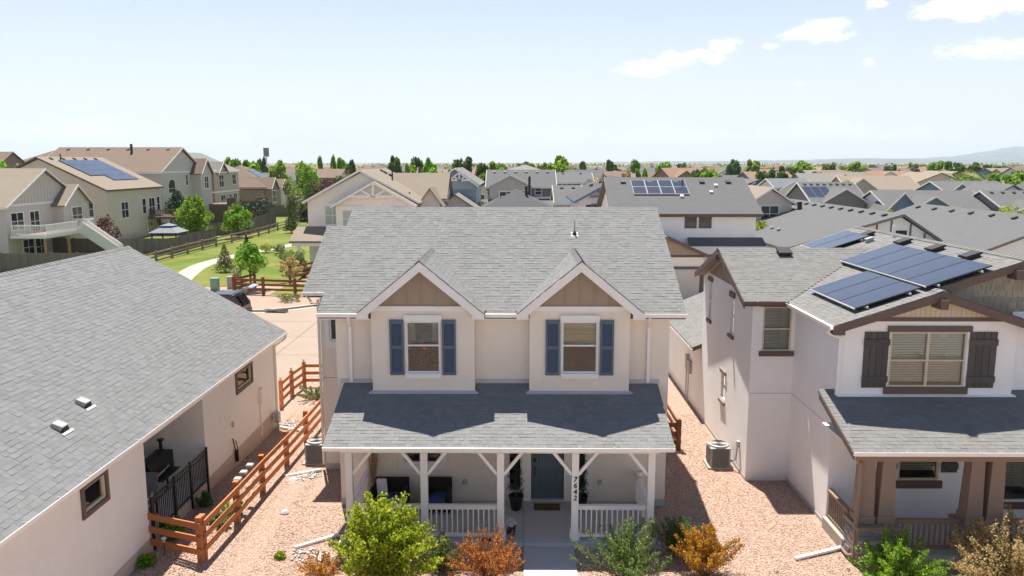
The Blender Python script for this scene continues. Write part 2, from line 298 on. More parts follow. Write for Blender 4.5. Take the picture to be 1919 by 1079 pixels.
def holed_wall(mb, F, u0, u1, v0, v1, holes=(), rev=.12, m=0):
    us = sorted({u0, u1, *[h[0] for h in holes], *[h[1] for h in holes]}); vs = sorted({v0, v1, *[h[2] for h in holes], *[h[3] for h in holes]})
    for a, b in zip(us, us[1:]):
        for c, d in zip(vs, vs[1:]):
            cu, cv = (a + b) / 2, (c + d) / 2
            if any(h[0] < cu < h[1] and h[2] < cv < h[3] for h in holes): continue
            mb.add([F(a, c, 0), F(b, c, 0), F(b, d, 0), F(a, d, 0)], [(0, 1, 2, 3)], m)
    for a, b, c, d in holes:
        for p, q in (((a, c), (b, c)), ((b, c), (b, d)), ((b, d), (a, d)), ((a, d), (a, c))):
            mb.add([F(*p, 0), F(*q, 0), F(*q, -rev), F(*p, -rev)], [(0, 1, 2, 3)], m)
    return mb
def sash_window(parent, F, u0, u1, v0, v1, frame='white', fw=.055, n=-.06, cols=1, split=.5, clear=True, blind=None, name='window', back=True):
    """frame in a hole of the wall, upper and lower sash, panes; blinds and a dark room behind clear glass"""
    mb = MB()
    mb.boxF(F, u0, u0 + fw, v0, v1, n - .05, n + .045); mb.boxF(F, u1 - fw, u1, v0, v1, n - .05, n + .045)
    mb.boxF(F, u0 + fw, u1 - fw, v0, v0 + fw, n - .05, n + .044); mb.boxF(F, u0 + fw, u1 - fw, v1 - fw, v1, n - .05, n + .044)
    cw = (u1 - u0 - 2 * fw) / cols
    for i in range(1, cols): c = u0 + fw + cw * i; mb.boxF(F, c - fw * .7, c + fw * .7, v0 + fw, v1 - fw, n - .05, n + .043)
    vm = v0 + (v1 - v0) * split if split else None
    if split: mb.boxF(F, u0 + fw, u1 - fw, vm - fw * .45, vm + fw * .45, n - .045, n + .035)
    w = mb.build(name, frame, parent)
    for i in range(cols):
        a = u0 + fw + cw * i + (fw * .7 if i else 0); b = u0 + fw + cw * (i + 1) - (fw * .7 if i < cols - 1 else 0)
        for c, d in (((v0 + fw, vm - fw * .45), (vm + fw * .45, v1 - fw)) if split else ((v0 + fw, v1 - fw),)):
            MB().boxF(F, a, b, c, d, n - .012, n - .006).build('pane', 'glassc' if clear else 'glass', w)
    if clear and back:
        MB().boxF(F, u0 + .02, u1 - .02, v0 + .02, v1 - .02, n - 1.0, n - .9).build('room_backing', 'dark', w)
        if blind:
            lo = v1 - (v1 - v0) * blind; s = MB(); v = lo
            while v < v1 - .06:
                s.add([F(u0 + fw, v, n - .10), F(u1 - fw, v, n - .10), F(u1 - fw, v + .040, n - .07), F(u0 + fw, v + .040, n - .07)], [(0, 1, 2, 3)]); v += .047
            s.build('blinds', 'blind', w, kind='stuff')
    return w
def flat_window(parent, F, u0, u1, v0, v1, trim='white', tw=.10, cols=1, mid=True, name='window', pane='glass'):
    mb = MB(); mb.boxF(F, u0 - tw, u0, v0 - tw, v1 + tw, .0, .06); mb.boxF(F, u1, u1 + tw, v0 - tw, v1 + tw, .0, .06); mb.boxF(F, u0, u1, v0 - tw, v0, .0, .058); mb.boxF(F, u0, u1, v1, v1 + tw, .0, .058)
    for i in range(1, cols): c = u0 + (u1 - u0) * i / cols; mb.boxF(F, c - .035, c + .035, v0, v1, .0, .05)
    if mid: c = (v0 + v1) / 2; mb.boxF(F, u0, u1, c - .03, c + .03, .0, .045)
    w = mb.build(name, trim, parent); MB().boxF(F, u0, u1, v0, v1, .004, .025).build('pane', pane, w); return w

SH_CACHE = {}
CAM = Vector((0, 0, 10.2))
def shingles(parent, planes, mat, n_single=0, course=.143, skip=lambda p: False):
    """planes: (origin, U, S, length up the slope, fn(s)->[(u0,u1)..]). The tabs largest in view become parts, the rest one joined part."""
    tabs = []
    for (O, U, S, L, iv) in planes:
        O, U, S = Vector(O), Vector(U).normalized(), Vector(S).normalized(); N = U.cross(S)
        if N.z < 0: N = -N
        k = 0
        while k * course < L - .03:
            s0 = k * course; k += 1
            for a, b in iv(min(s0 + course * .5, L)):
                u = a - rnd.random() * .3
                while u < b:
                    w = rnd.choice((.09, .13, .16, .20, .25)); e = u + w; x0, x1 = max(u, a), min(e, b); full = (x0 == u and x1 == e); u = e
                    if x1 - x0 < .03: continue
                    h = rnd.choice((.006, .007, .009, .013)); tabs.append((O, U, S, N, x0, x1, s0, min(s0 + course + .015, L), h, full, w))
    def dist(t): return (t[0] + t[1] * (t[4] + t[5]) / 2 + t[2] * t[6] - CAM).length
    single = set()
    if n_single:
        vis = [(dist(t), i) for i, t in enumerate(tabs) if t[9] and not skip(t[0] + t[1] * (t[4] + t[5]) / 2 + t[2] * t[6])]; vis.sort(); single = {i for _, i in vis[:n_single]}
    mb = MB()
    F_ = [(0, 1, 2, 3), (4, 0, 3, 7), (4, 5, 1, 0), (1, 5, 6, 2)]
    for i, (O, U, S, N, x0, x1, s0, s1, h, full, w) in enumerate(tabs):
        g = .0015
        if i in single:
            key = (w, h, mat)
            if key not in SH_CACHE:
                q = w - g * 2; me = bpy.data.meshes.new('shingle')
                me.from_pydata([(0, 0, h), (q, 0, h), (q, course + .015, .003), (0, course + .015, .003), (0, 0, -.004), (q, 0, -.004), (q, course + .015, -.004), (0, course + .015, -.004)], [], F_); me.materials.append(M[mat]); SH_CACHE[key] = me
            o = link('shingle', SH_CACHE[key], parent); p = O + U * (x0 + g) + S * s0 - ORG[parent.name]
            mm = Matrix((U, S, N)).transposed().to_4x4(); mm.translation = p; o.matrix_local = mm
        else:
            A, B = O + U * (x0 + g) + S * s0, O + U * (x1 - g) + S * s0; D = S * (s1 - s0)
            mb.add([A + N * h, B + N * h, B + D + N * .003, A + D + N * .003, A - N * .004, B - N * .004, B + D - N * .004, A + D - N * .004], F_)
    mb.build('shingles', mat, parent, kind='stuff')
def ridge_caps(parent, p0, p1, da, db, mat, w=.15):
    """bent cap pieces along a ridge; da, db: unit vectors down the two slopes"""
    p0, p1 = Vector(p0), Vector(p1); d = (p1 - p0); n = max(1, int(d.length / .2)); st = d / n; da, db = Vector(da), Vector(db); mb = MB(); up = Vector((0, 0, 1))
    for i in range(n):
        a = p0 + st * i; b = a + st * 1.1; h0, h1 = up * .030, up * .016
        mb.add([a + h0, b + h1, b + db * w + h1 * .5, a + db * w + h0 * .7, b + da * w + h1 * .5, a + da * w + h0 * .7, a, a + da * w, a + db * w], [(0, 1, 2, 3), (0, 5, 4, 1), (0, 3, 8, 6), (0, 6, 7, 5)])
    mb.build('ridge_cap', mat, parent, kind='stuff')

# ------------------------------------------------------------------ vegetation
npr = np.random.default_rng(11)
def leaf_arrays(cen, L, Wd, up=.3, rng=npr):
    n = len(cen); a = rng.normal(size=(n, 3)); a[:, 2] += up; a /= np.linalg.norm(a, axis=1)[:, None]
    b = rng.normal(size=(n, 3)); b -= a * (a * b).sum(1)[:, None]; b /= np.linalg.norm(b, axis=1)[:, None]
    s = rng.uniform(.65, 1.3, n)[:, None]; nn = np.cross(a, b)
    v = np.empty((n, 4, 3)); v[:, 0] = cen - a * L * .5 * s; v[:, 1] = cen + b * Wd * .5 * s + nn * Wd * .12 * s; v[:, 2] = cen + a * L * .5 * s; v[:, 3] = cen - b * Wd * .5 * s + nn * Wd * .12 * s
    return v.reshape(-1, 3)
def quads_mesh(name, v, mat):
    n = len(v) // 4; me = bpy.data.meshes.new(name); me.vertices.add(n * 4); me.vertices.foreach_set('co', v.astype(np.float32).ravel())
    me.loops.add(n * 4); me.loops.foreach_set('vertex_index', np.arange(n * 4, dtype=np.int32)); me.polygons.add(n)
    me.polygons.foreach_set('loop_start', np.arange(0, n * 4, 4, dtype=np.int32)); me.polygons.foreach_set('loop_total', np.full(n, 4, dtype=np.int32)); me.update(); me.validate(); me.materials.append(M[mat]); return me
def crown_points(style, n, rng):
    """points in a unit crown: x,y in -1..1, z in 0..1"""
    if style == 'cone':
        z = 1 - np.sqrt(rng.uniform(0, 1, n)); lay = np.sin(z * 46) * .09; r = (1 - z) * (1 + lay) * np.sqrt(rng.uniform(.15, 1, n)); t = rng.uniform(0, 2 * np.pi, n)
        r *= 1 + .22 * np.sin(t * 5 + z * 20); return np.stack([r * np.cos(t), r * np.sin(t), z], 1)
    k = {'round': 26, 'tall': 30, 'loose': 22, 'col': 18}[style]; cs = []
    while len(cs) < k:
        p = rng.uniform(-1, 1, 3); q = np.linalg.norm(p)
        if .35 < q < .86: cs.append(p)
    cs = np.array(cs); cr = rng.uniform(.2, .36, k) * (.85 if style == 'loose' else 1); idx = rng.integers(0, k, n)
    d = rng.normal(size=(n, 3)); d /= np.linalg.norm(d, axis=1)[:, None]; p = cs[idx] + d * (cr[idx] * rng.uniform(.35, 1, n) ** .5)[:, None]
    p[:, 2] = (p[:, 2] + 1.1) / 2.2
    if style == 'tall': f = 1.12 - .75 * np.clip(p[:, 2], 0, 1) ** 1.6; p[:, 0] *= f; p[:, 1] *= f
    return p
def trunk_mb(h, r, cz0, crx, crz, rng, limbs=6):
    mb = MB(); top = cz0 + crz * .55; mb.cyl((0, 0, -.05), (0, 0, h * .5), r * 1.2, r * .85, 8); mb.cyl((0, 0, h * .5), (.03 * h, 0, top), r * .85, r * .3, 7)
    for i in range(limbs):
        t = rng.uniform(0, 6.28); z0 = cz0 * .8 + crz * rng.uniform(0, .35); e = (math.cos(t) * crx * .65, math.sin(t) * crx * .65, z0 + crz * rng.uniform(.15, .4)); mb.cyl((0, 0, z0), e, r * .4, r * .12, 5)
    return mb
def tree(name, label, loc, h, rad, mat, nleaf=1800, leaf=.28, style='round', trunk=.18, cz=.22, group=None, cat='tree', seed=None):
    rng = np.random.default_rng(seed if seed is not None else rnd.randrange(1 << 30)); root = thing(name, label, cat, loc, group)
    p = crown_points(style, nleaf, rng); z0 = h * cz; p = p * np.array([rad, rad, h - z0]) + np.array([0, 0, z0])
    trunk_mb(h, trunk, z0, rad, h - z0, rng)
    link('crown', quads_mesh('crown', leaf_arrays(p, leaf, leaf * .62, rng=rng), mat), root)
    tm = trunk_mb(h, trunk, z0, rad, h - z0, rng); o_ = ORG[root.name]; tm.v = [(x + o_.x, y + o_.y, z + o_.z) for x, y, z in tm.v]; tm.build('trunk', 'bark', root, smooth=True)
    return root
def shrub(name, label, loc, h, rad, mat, nstem=40, per=90, leaf=.055, spread=.10, stem_r=.008, upright=.5, cat='shrub', aspect=.6, seed=1, low=.25):
    """stems that fan out from the base; leaves along their upper part"""
    rng = np.random.default_rng(seed); root = thing(name, label, cat, loc); pts = []; mb = MB(); o_ = Vector(loc)
    for i in range(nstem):
        t = rng.uniform(0, 6.283); f = math.sqrt(rng.uniform(0, 1)); lob = 1 + .28 * math.sin(t * 3 + seed) + .16 * math.sin(t * 5 + seed * 2); hh = h * (1 - .42 * f ** 2) * rng.uniform(.6, 1.05); e = np.array([math.cos(t) * rad * f * lob, math.sin(t) * rad * f * lob, hh])
        b = np.array([e[0] * .12, e[1] * .12, 0]); c = np.array([e[0] * (1 - upright), e[1] * (1 - upright), hh * .55]) + rng.normal(size=3) * .05 * h
        q = [b * (1 - s) ** 2 + c * 2 * s * (1 - s) + e * s * s for s in (0, .25, .5, .75, 1)]
        for a_, b_ in zip(q, q[1:]): mb.cyl(Vector(a_) + o_, Vector(b_) + o_, stem_r, stem_r * .7, 4, caps=False)
        pn = max(6, int(per * rng.uniform(.7, 2.4))); s = low + (1 - low) * rng.uniform(0, 1, pn) ** .75; s = s[:, None]; pp = b * (1 - s) ** 2 + c * 2 * s * (1 - s) + e * s * s
        pts.append(pp + rng.normal(size=(pn, 3)) * spread * (1.15 - .75 * s))
    p = np.concatenate(pts); p[:, 2] = np.maximum(p[:, 2], .03)
    link('foliage', quads_mesh('foliage', leaf_arrays(p, leaf, leaf * aspect, .2, rng), mat), root); mb.build('stems', 'bark', root); return root

# ================================================================== the setting
def smooth(t): t = max(0, min(1, t)); return t * t * (3 - 2 * t)
def gz(x, y): return .30 * smooth((-6.9 - x) / 2) * smooth((29 - y) / 7)
def sheet(name, x0, x1, y0, y1, st, zf, mat):
    nx, ny = max(1, round((x1 - x0) / st)), max(1, round((y1 - y0) / st)); mb = MB()
    vs = [(x0 + (x1 - x0) * i / nx, y0 + (y1 - y0) * j / ny) for j in range(ny + 1) for i in range(nx + 1)]
    mb.add([(x, y, zf(x, y)) for x, y in vs], [(j * (nx + 1) + i, j * (nx + 1) + i + 1, (j + 1) * (nx + 1) + i + 1, (j + 1) * (nx + 1) + i) for j in range(ny) for i in range(nx)])
    return tag(mb.build(name, mat, None, (0, 0, 0), smooth=True), kind='structure')
def strip(name, mat, pts, w, z, th=0.):
    mb = MB(); L = []; Rr = []
    for i, p in enumerate(pts):
        a = Vector((*pts[max(0, i - 1)], 0)); b = Vector((*pts[min(len(pts) - 1, i + 1)], 0)); d = (b - a).normalized(); n = Vector((-d.y, d.x, 0)) * w / 2; c = Vector((*p, z)); L.append(c + n); Rr.append(c - n)
    for i in range(len(pts) - 1):
        q = [Rr[i], Rr[i + 1], L[i + 1], L[i]]
        if th: mb.ext([v - Vector((0, 0, th)) for v in q], (0, 0, th))
        else: mb.add(q, [(0, 1, 2, 3)])
    return tag(mb.build(name, mat, None, (0, 0, 0)), kind='structure')
def poly_sheet(name, mat, pts, z):
    return tag(MB().add([(x, y, z) for x, y in pts], [tuple(range(len(pts)))]).build(name, mat, None, (0, 0, 0)), kind='structure')
def bez(pts, k=8):
    out = []
    P = [Vector((*p, 0)) for p in pts]; P = [P[0]] + P + [P[-1]]
    for i in range(1, len(P) - 2):
        for j in range(k):
            t = j / k; a, b, c, d = P[i - 1:i + 3]; v = .5 * ((2 * b) + (c - a) * t + (2 * a - 5 * b + 4 * c - d) * t * t + (-a + 3 * b - 3 * c + d) * t ** 3); out.append((v.x, v.y))
    return out + [pts[-1]]
poly_sheet('ground', 'earth', [(-18000, -900), (18000, -900), (18000, 20000), (-18000, 20000)], -.06)
sheet('gravel_yard', -20, 24, 2, 37.3, .7, lambda x, y: gz(x, y), 'gravel')
poly_sheet('lane', 'lane', [(-60, 37.2), (60, 37.2), (60, 56.4), (-13.4, 56.4), (-14.3, 56.2), (-15.2, 55.5), (-16.2, 54.6), (-17.6, 54.0), (-19.2, 53.8), (-60, 53.8)], .006)
for i, x in enumerate((-24, -18.5, -13, -7.5, 8, 13.5)): poly_sheet('lane_joint', 'vent', [(x, 37.25), (x + .03, 37.25), (x + .03, 53.7), (x, 53.7)], .010)
for y in (41.5, 46, 50.5): poly_sheet('lane_joint', 'vent', [(-40, y), (30, y), (30, y + .03), (-40, y + .03)], .0105)
strip('kerb', 'concw', bez([(-60, 54.1), (-19.4, 54.1), (-17.7, 54.3), (-16.2, 55.0), (-15.1, 55.9), (-14.2, 56.55), (-13.2, 56.7), (8, 56.7)], 6), .32, .13, .15)
strip('gutter_pan', 'concw', bez([(-60, 53.6), (-19.3, 53.6), (-17.4, 53.85), (-15.9, 54.6), (-14.8, 55.5), (-14.0, 56.1), (-13.0, 56.25), (8, 56.25)], 6), .5, .014)
poly_sheet('planting_bed', 'gravel', [(-45, 54.25), (-19.4, 54.25), (-17.7, 54.45), (-16.2, 55.2), (-15.1, 56.1), (-14.2, 56.75), (8, 56.75), (8, 77), (-14, 77), (-20, 66), (-45, 66)], .10)
poly_sheet('lawn', 'lawn', [(-38, 64.5), (-24, 64.5), (-19, 66.5), (-20, 80), (-24, 150), (-38, 165)], .125)
poly_sheet('small_lawn', 'lawn', [(-19.2, 60.6), (-9, 60.6), (-9, 66), (-19.2, 66)], .127)
strip('path', 'concw', bez([(-27.2, 62.6), (-28.6, 66), (-30.0, 71), (-31.2, 77), (-31.2, 82.5), (-30.2, 89), (-28.6, 95), (-27.2, 100), (-25.8, 106), (-25.4, 120), (-26.2, 140)], 6), 1.9, .14)
poly_sheet('yard_lawn', 'lawn', [(-52, 60), (-38.3, 60), (-38.3, 190), (-54, 190)], .02)
# the street in front and the houses across it (behind the camera; they show in the window glass and send light back)
poly_sheet('street', 'conc', [(-200, -14), (200, -14), (200, -5), (-200, -5)], .004); poly_sheet('pavement', 'concw', [(-200, -4.8), (200, -4.8), (200, .6), (-200, .6)], .05); poly_sheet('verge', 'gravel', [(-200, .6), (200, .6), (200, 2.1), (-200, 2.1)], .003); poly_sheet('far_verge', 'gravel', [(-200, -24), (200, -24), (200, -14.2), (-200, -14.2)], .01)
# ranges of hills far off to the right
def hills(name, Y, prof, depth, mat):
    mb = MB(); r = random.Random(5); P = []
    for (x0, h0), (x1, h1) in zip(prof, prof[1:]):
        for j in range(12): t = j / 12; P.append((x0 + (x1 - x0) * t, max(2, h0 + (h1 - h0) * smooth(t) * 1.0 + r.uniform(-1, 1) * 6)))
    P.append(prof[-1]); n = len(P)
    vs = [(x, Y + r.uniform(-150, 150), h) for x, h in P] + [(x * .93 + r.uniform(-90, 90), Y - depth * .5 + r.uniform(-200, 200), h * .5) for x, h in P] + [(x * .9, Y - depth, -5) for x, h in P] + [(x, Y + depth, -5) for x, h in P]
    fs = [(k * n + i, k * n + i + 1, q * n + i + 1, q * n + i) for k, q in ((2, 1), (1, 0), (0, 3)) for i in range(n - 1)]
    mb.add(vs, fs); return tag(mb.build(name, mat, None, (0, 0, 0), smooth=True), kind='structure')
M['hill'] = m_ground('forested_hill', (.05, .07, .05), (.10, .10, .07), .002, .02, 5)
hills('hills', 15000, [(2500, 5), (4300, 30), (5300, 60), (6400, 85), (7300, 80), (8000, 115), (8700, 210), (9200, 300), (9600, 280), (10200, 330), (11500, 340), (13000, 280), (15500, 340)], 2500, 'hill')
hills('hill_foreland', 11500, [(700, 4), (2600, 26), (4000, 40), (5200, 58), (6500, 46), (8600, 55), (11500, 70)], 1500, 'hill')

# ================================================================== the main house
H = thing('house', 'beige two-storey house with twin front gables, blue shutters and white-posted front porch', 'house', (-.45, 27.6, 0))
fs_, up_ = FS(22.65), FS(22.22)
DB = [(-2.74, -4.18, -1.24, -3.20, -2.22), (1.76, .33, 3.19, 1.25, 2.28)]      # dormer bays: centre, wall x0,x1, glass x0,x1
mb = MB()
holed_wall(mb, fs_, -5.3, 4.4, 0, 5.95, [(.40, 1.38, .17, 2.34), (-.29, .12, .52, 2.3), (1.66, 2.05, .52, 2.3), (-3.40, -2.26, 1.32, 2.34), (-3.7, -1.7, 3.95, 5.9), (.8, 2.75, 3.95, 5.9)], .14)
mb.add([(4.4, 22.65, 0), (4.4, 32.65, 0), (4.4, 32.65, 5.9), (4.4, 27.65, 8.45), (4.4, 22.65, 5.9)], [(0, 1, 2, 3, 4)])
mb.add([(-5.3, 22.65, 0), (-5.3, 32.65, 0), (-5.3, 32.65, 5.9), (-5.3, 27.65, 8.45), (-5.3, 22.65, 5.9)], [(4, 3, 2, 1, 0)])
mb.add([(-5.3, 32.65, 0), (4.4, 32.65, 0), (4.4, 32.65, 5.9), (-5.3, 32.65, 5.9)], [(0, 1, 2, 3)])
mb.build('wall', 'stucco', H)
for c, x0, x1, g0, g1 in DB:
    mb = MB(); holed_wall(mb, up_, x0, x1, 3.55, 6.3, [(g0, g1, 4.22, 5.74)], .12)
    for x in (x0, x1): mb.add([(x, 22.22, 3.5), (x, 22.64, 3.5), (x, 22.64, 6.3), (x, 22.22, 6.3)], [(0, 1, 2, 3)])
    mb.build('bay_wall', 'stucco', H)
mb = MB(); holed_wall(mb, FS(25.5), -6.46, -5.301, 0, 6.05, [(-6.17, -5.82, 4.42, 5.9)], .1)
mb.add([(-6.46, 25.5, 0), (-6.46, 32, 0), (-6.46, 32, 6.05), (-6.46, 28.75, 7.7), (-6.46, 25.5, 6.05)], [(4, 3, 2, 1, 0)]); mb.build('wing_wall', 'stucco', H)
MB().boxF(FS(25.5), -6.46, -5.305, 3.16, 3.18, 0, .004).build('stucco_joint', 'tanboard', H)
# window in the wing
ww = sash_window(H, FS(25.5), -6.17, -5.82, 4.42, 5.9, n=-.05, clear=False); mb = MB(); mb.boxF(FS(25.5), -6.30, -6.175, 4.2, 6.0, .001, .05); mb.boxF(FS(25.5), -5.815, -5.70, 4.2, 6.0, .001, .05); mb.boxF(FS(25.5), -6.175, -5.815, 4.2, 4.415, .001, .049); mb.build('trim', 'white', ww)
# bay windows with shutters
for c, x0, x1, g0, g1 in DB:
    w = sash_window(H, up_, g0, g1, 4.22, 5.74, n=-.05, split=.53, fw=.05, blind=None)
    MB().boxF(up_, g0 - .045, g1 + .045, 5.735, 5.925, .001, .075).build('header_board', 'white', w, bevel=.008)
    MB().boxF(up_, g0 - .025, g1 + .025, 4.075, 4.225, .001, .075).build('sill_board', 'white', w, bevel=.008)
    for s in (g0 - .013, g1 - .012): MB().boxF(up_, s, s + .025, 4.226, 5.734, .001, .05).build('jamb', 'white', w)
    for a, b in ((g0 - .46, g0 - .06), (g1 + .06, g1 + .45)):
        mb = MB()
        mb.boxF(up_, a, a + .06, 4.17, 5.78, .001, .06); mb.boxF(up_, b - .06, b, 4.17, 5.78, .001, .06)
        for z0, z1 in ((4.17, 4.26), (4.94, 5.04), (5.67, 5.78)): mb.boxF(up_, a + .06, b - .06, z0, z1, .001, .058)
        sh = mb.build('shutter', 'blue', H); lo = MB(); z = 4.265
        while z < 5.66:
            if not 4.91 < z < 5.04: lo.add([up_(a + .06, z, .045), up_(b - .06, z, .045), up_(b - .06, z + .04, .015), up_(a + .06, z + .04, .015)], [(0, 1, 2, 3)])
            z += .036
        lo.boxF(up_, a + .06, b - .06, 4.26, 5.67, .001, .012); lo.build('louvers', 'blue', sh, kind='stuff')
# curtains / things inside the bay windows
for i, (c, x0, x1, g0, g1) in enumerate(DB):
    mb = MB(); n = 26
    if i == 0:
        for k in range(n):      # pale sheer gathered at both sides
            pass
        for a, b in ((g0 + .05, g0 + .25), (g1 - .25, g1 - .05)):
            mb = MB(); v_ = []
            for k in range(n + 1): u = a + (b - a) * k / n; v_ += [up_(u, 5.12, -.2 - .03 * (k % 2)), up_(u, 5.7, -.2 - .03 * (k % 2))]
            mb.add(v_, [(2 * k, 2 * k + 2, 2 * k + 3, 2 * k + 1) for k in range(n)]).build('curtain', 'creamboard', H)
        pl = MB()
        rr = random.Random(3)
        for k in range(420): x, z = rr.gauss(c, .15), rr.uniform(4.3, 5.25); pl.bar((x, 22.5 + rr.uniform(0, .3), z), (x + rr.uniform(-.1, .1), 22.5 + rr.uniform(0, .3), z + rr.uniform(.02, .14)), .04, .005)
        pl.build('houseplant', 'lf_dark', H)
        MB().lathe((c + .04, 22.42, 4.93), [(.02, -.07), (.065, -.04), (.075, 0), (.06, .045), (.02, .07)], 10).build('ornament', 'orange', H, smooth=True)
    else:
        z = 5.66; k = 0
        while z > 5.05:         # woven roman shade
            mb.add([up_(g0 + .05, z, -.18), up_(g1 - .05, z, -.18), up_(g1 - .05, z - .05, -.15 - .02 * (k % 2)), up_(g0 + .05, z - .05, -.15 - .02 * (k % 3) / 2)], [(0, 1, 2, 3)]); z -= .05; k += 1
        M['shade'] = m_wood('woven_shade', (.72, .53, .22), .8, (.4, 1, 9)); mb.build('roman_shade', 'shade', H)
# roof decks
def slab(mb, pts, th=.16): return mb.ext([(x, y, z - th) for x, y, z in pts], (0, 0, th - .006))
mb = MB(); slab(mb, [(-5.70, 22.27, 5.96), (4.77, 22.27, 5.96), (4.77, 27.65, 8.65), (-5.70, 27.65, 8.65)]); slab(mb, [(-5.70, 27.65, 8.65), (4.77, 27.65, 8.65), (4.77, 33.05, 5.95), (-5.70, 33.05, 5.95)])
slab(mb, [(-6.88, 25.12, 6.10), (-5.2, 25.12, 6.10), (-5.2, 28.75, 7.91), (-6.88, 28.75, 7.91)]); slab(mb, [(-6.88, 28.75, 7.91), (-5.2, 28.75, 7.91), (-5.2, 32.4, 6.09), (-6.88, 32.4, 6.09)])
slab(mb, [(-5.06, 19.87, 2.87), (4.05, 19.87, 2.87), (4.05, 22.64, 3.80), (-5.06, 22.64, 3.80)], .12)
for c, *_ in DB:
    for s in (-1, 1):
        e = c + s * 1.77; p = [(c, 21.9, 7.5), (e, 21.9, 6.03), (e, 22.43, 6.03), (c, 25.37, 7.5)]; slab(mb, p if s < 0 else p[::-1], .12)
ROOF = mb.build('roof', 'deck_felt', H)
c6 = 1 / math.sqrt(1.25); S6 = (0, c6, c6 * .5)
planes = [((-5.72, 22.22, 5.945), (1, 0, 0), S6, 5.42 / c6, lambda s: [(0, 10.51)] if s * c6 > .0 else []),
          ((-6.9, 25.08, 6.09), (1, 0, 0), S6, 3.66 / c6, lambda s: [(0, 1.2)])]
def main_iv(s):
    """main front slope: leave out what the two dormers cover"""
    z = 5.945 + s * c6 * .5; out = []; x = 0.
    for c, *_ in DB:
        hw = (7.5 - z) / .83 - .02
        if hw > 0: a = c + 5.72 - hw; out.append((x, a)); x = c + 5.72 + hw
    out.append((x, 10.51)); return [(a, b) for a, b in out if b > a]
planes[0] = (planes[0][0], planes[0][1], planes[0][2], planes[0][3], main_iv)
cp = 1 / math.sqrt(1 + .335 ** 2); planes.append(((-5.1, 19.82, 2.862), (1, 0, 0), (0, cp, cp * .336), 2.83 / cp, lambda s: [(0, 9.19)] if s * cp < 2.38 else [(0, .92), (3.86, 5.43), (8.29, 9.19)]))
cd = 1 / math.sqrt(1 + .83 ** 2)
for c, *_ in DB:
    for sgn in (-1, 1):
        planes.append(((c + sgn * 1.79, 21.88, 6.015), (0, 1, 0), (-sgn * cd, 0, cd * .83), 1.79 / cd, lambda s: [(0, .52 + s * cd * .83 * 2)]))
shingles(ROOF, planes, 'shingle', 290)
shingles(ROOF, [((4.79, 33.07, 5.945), (-1, 0, 0), (0, -c6, c6 * .5), 5.42 / c6, lambda s: [(0, 10.51)])], 'shingle')
ridge_caps(ROOF, (-5.74, 27.65, 8.65), (4.81, 27.65, 8.65), (0, -c6, -c6 * .5), (0, c6, -c6 * .5), 'shingle')
ridge_caps(ROOF, (-6.92, 28.75, 7.91), (-5.7, 28.75, 7.91), (0, -c6, -c6 * .5), (0, c6, -c6 * .5), 'shingle')
for c, *_ in DB: ridge_caps(ROOF, (c, 21.86, 7.5), (c, 25.4, 7.5), (-cd, 0, -cd * .83), (cd, 0, -cd * .83), 'shingle')
vp = MB(); vp.cyl((1.85, 26.06, 7.8), (1.85, 26.06, 8.33), .022, .022, 8); vp.build('vent_pipe', 'ventl', ROOF)
mb = MB(); mb.lathe((1.85, 26.06, 7.86), [(.09, -.06), (.08, .0), (.045, .08), (.028, .12)], 12); mb.build('pipe_boot', 'vent', ROOF, smooth=True); mb = MB(); mb.add([(1.73, 25.94, 7.815), (1.97, 25.94, 7.815), (1.97, 26.18, 7.935), (1.73, 26.18, 7.935)], [(0, 1, 2, 3)]); mb.build('flashing', 'ventl', ROOF)
# dormer gables: rake boards, tan board-and-batten, cross trim
for c, x0, x1, *_ in DB:
    for s in (-1, 1):
        mb = MB(); mb.ext([(c, 21.87, 7.475), (c + s * 1.80, 21.87, 5.985), (c + s * 1.80, 21.87, 5.86), (c + s * 1.46, 21.87, 5.86), (c + s * 1.46, 21.87, 5.99), (c, 21.87, 7.20)], (0, .045, 0)); mb.build('rake_board', 'trim', H)
        mb = MB(); mb.ext([(c + s * .02, 21.915, 7.30), (c + s * 1.79, 21.915, 5.86), (c + s * 1.79, 22.5, 5.86), (c + s * .02, 22.5, 7.30)], (0, 0, .03)); mb.build('soffit', 'trim', H)
    mb = MB(); mb.ext([(c - 1.34, 22.215, 6.17), (c + 1.34, 22.215, 6.17), (c + .02, 22.215, 7.34), (c - .02, 22.215, 7.34)], (0, .02, 0)); mb.build('gable_panel', 'tanboard', H)
    for k in (-2, -1, 0, 1, 2):
        x = c + k * .415; hgt = 7.27 - abs(x - c) * .9
        if hgt > 6.24: MB().boxF(FS(22.215), x - .022, x + .022, 6.178, hgt, .001, .022).build('batten', 'tanboard', H)
    MB().boxF(FS(22.215), c - 1.47, c + 1.47, 6.035, 6.175, .001, .055).build('trim_board', 'trim', H)
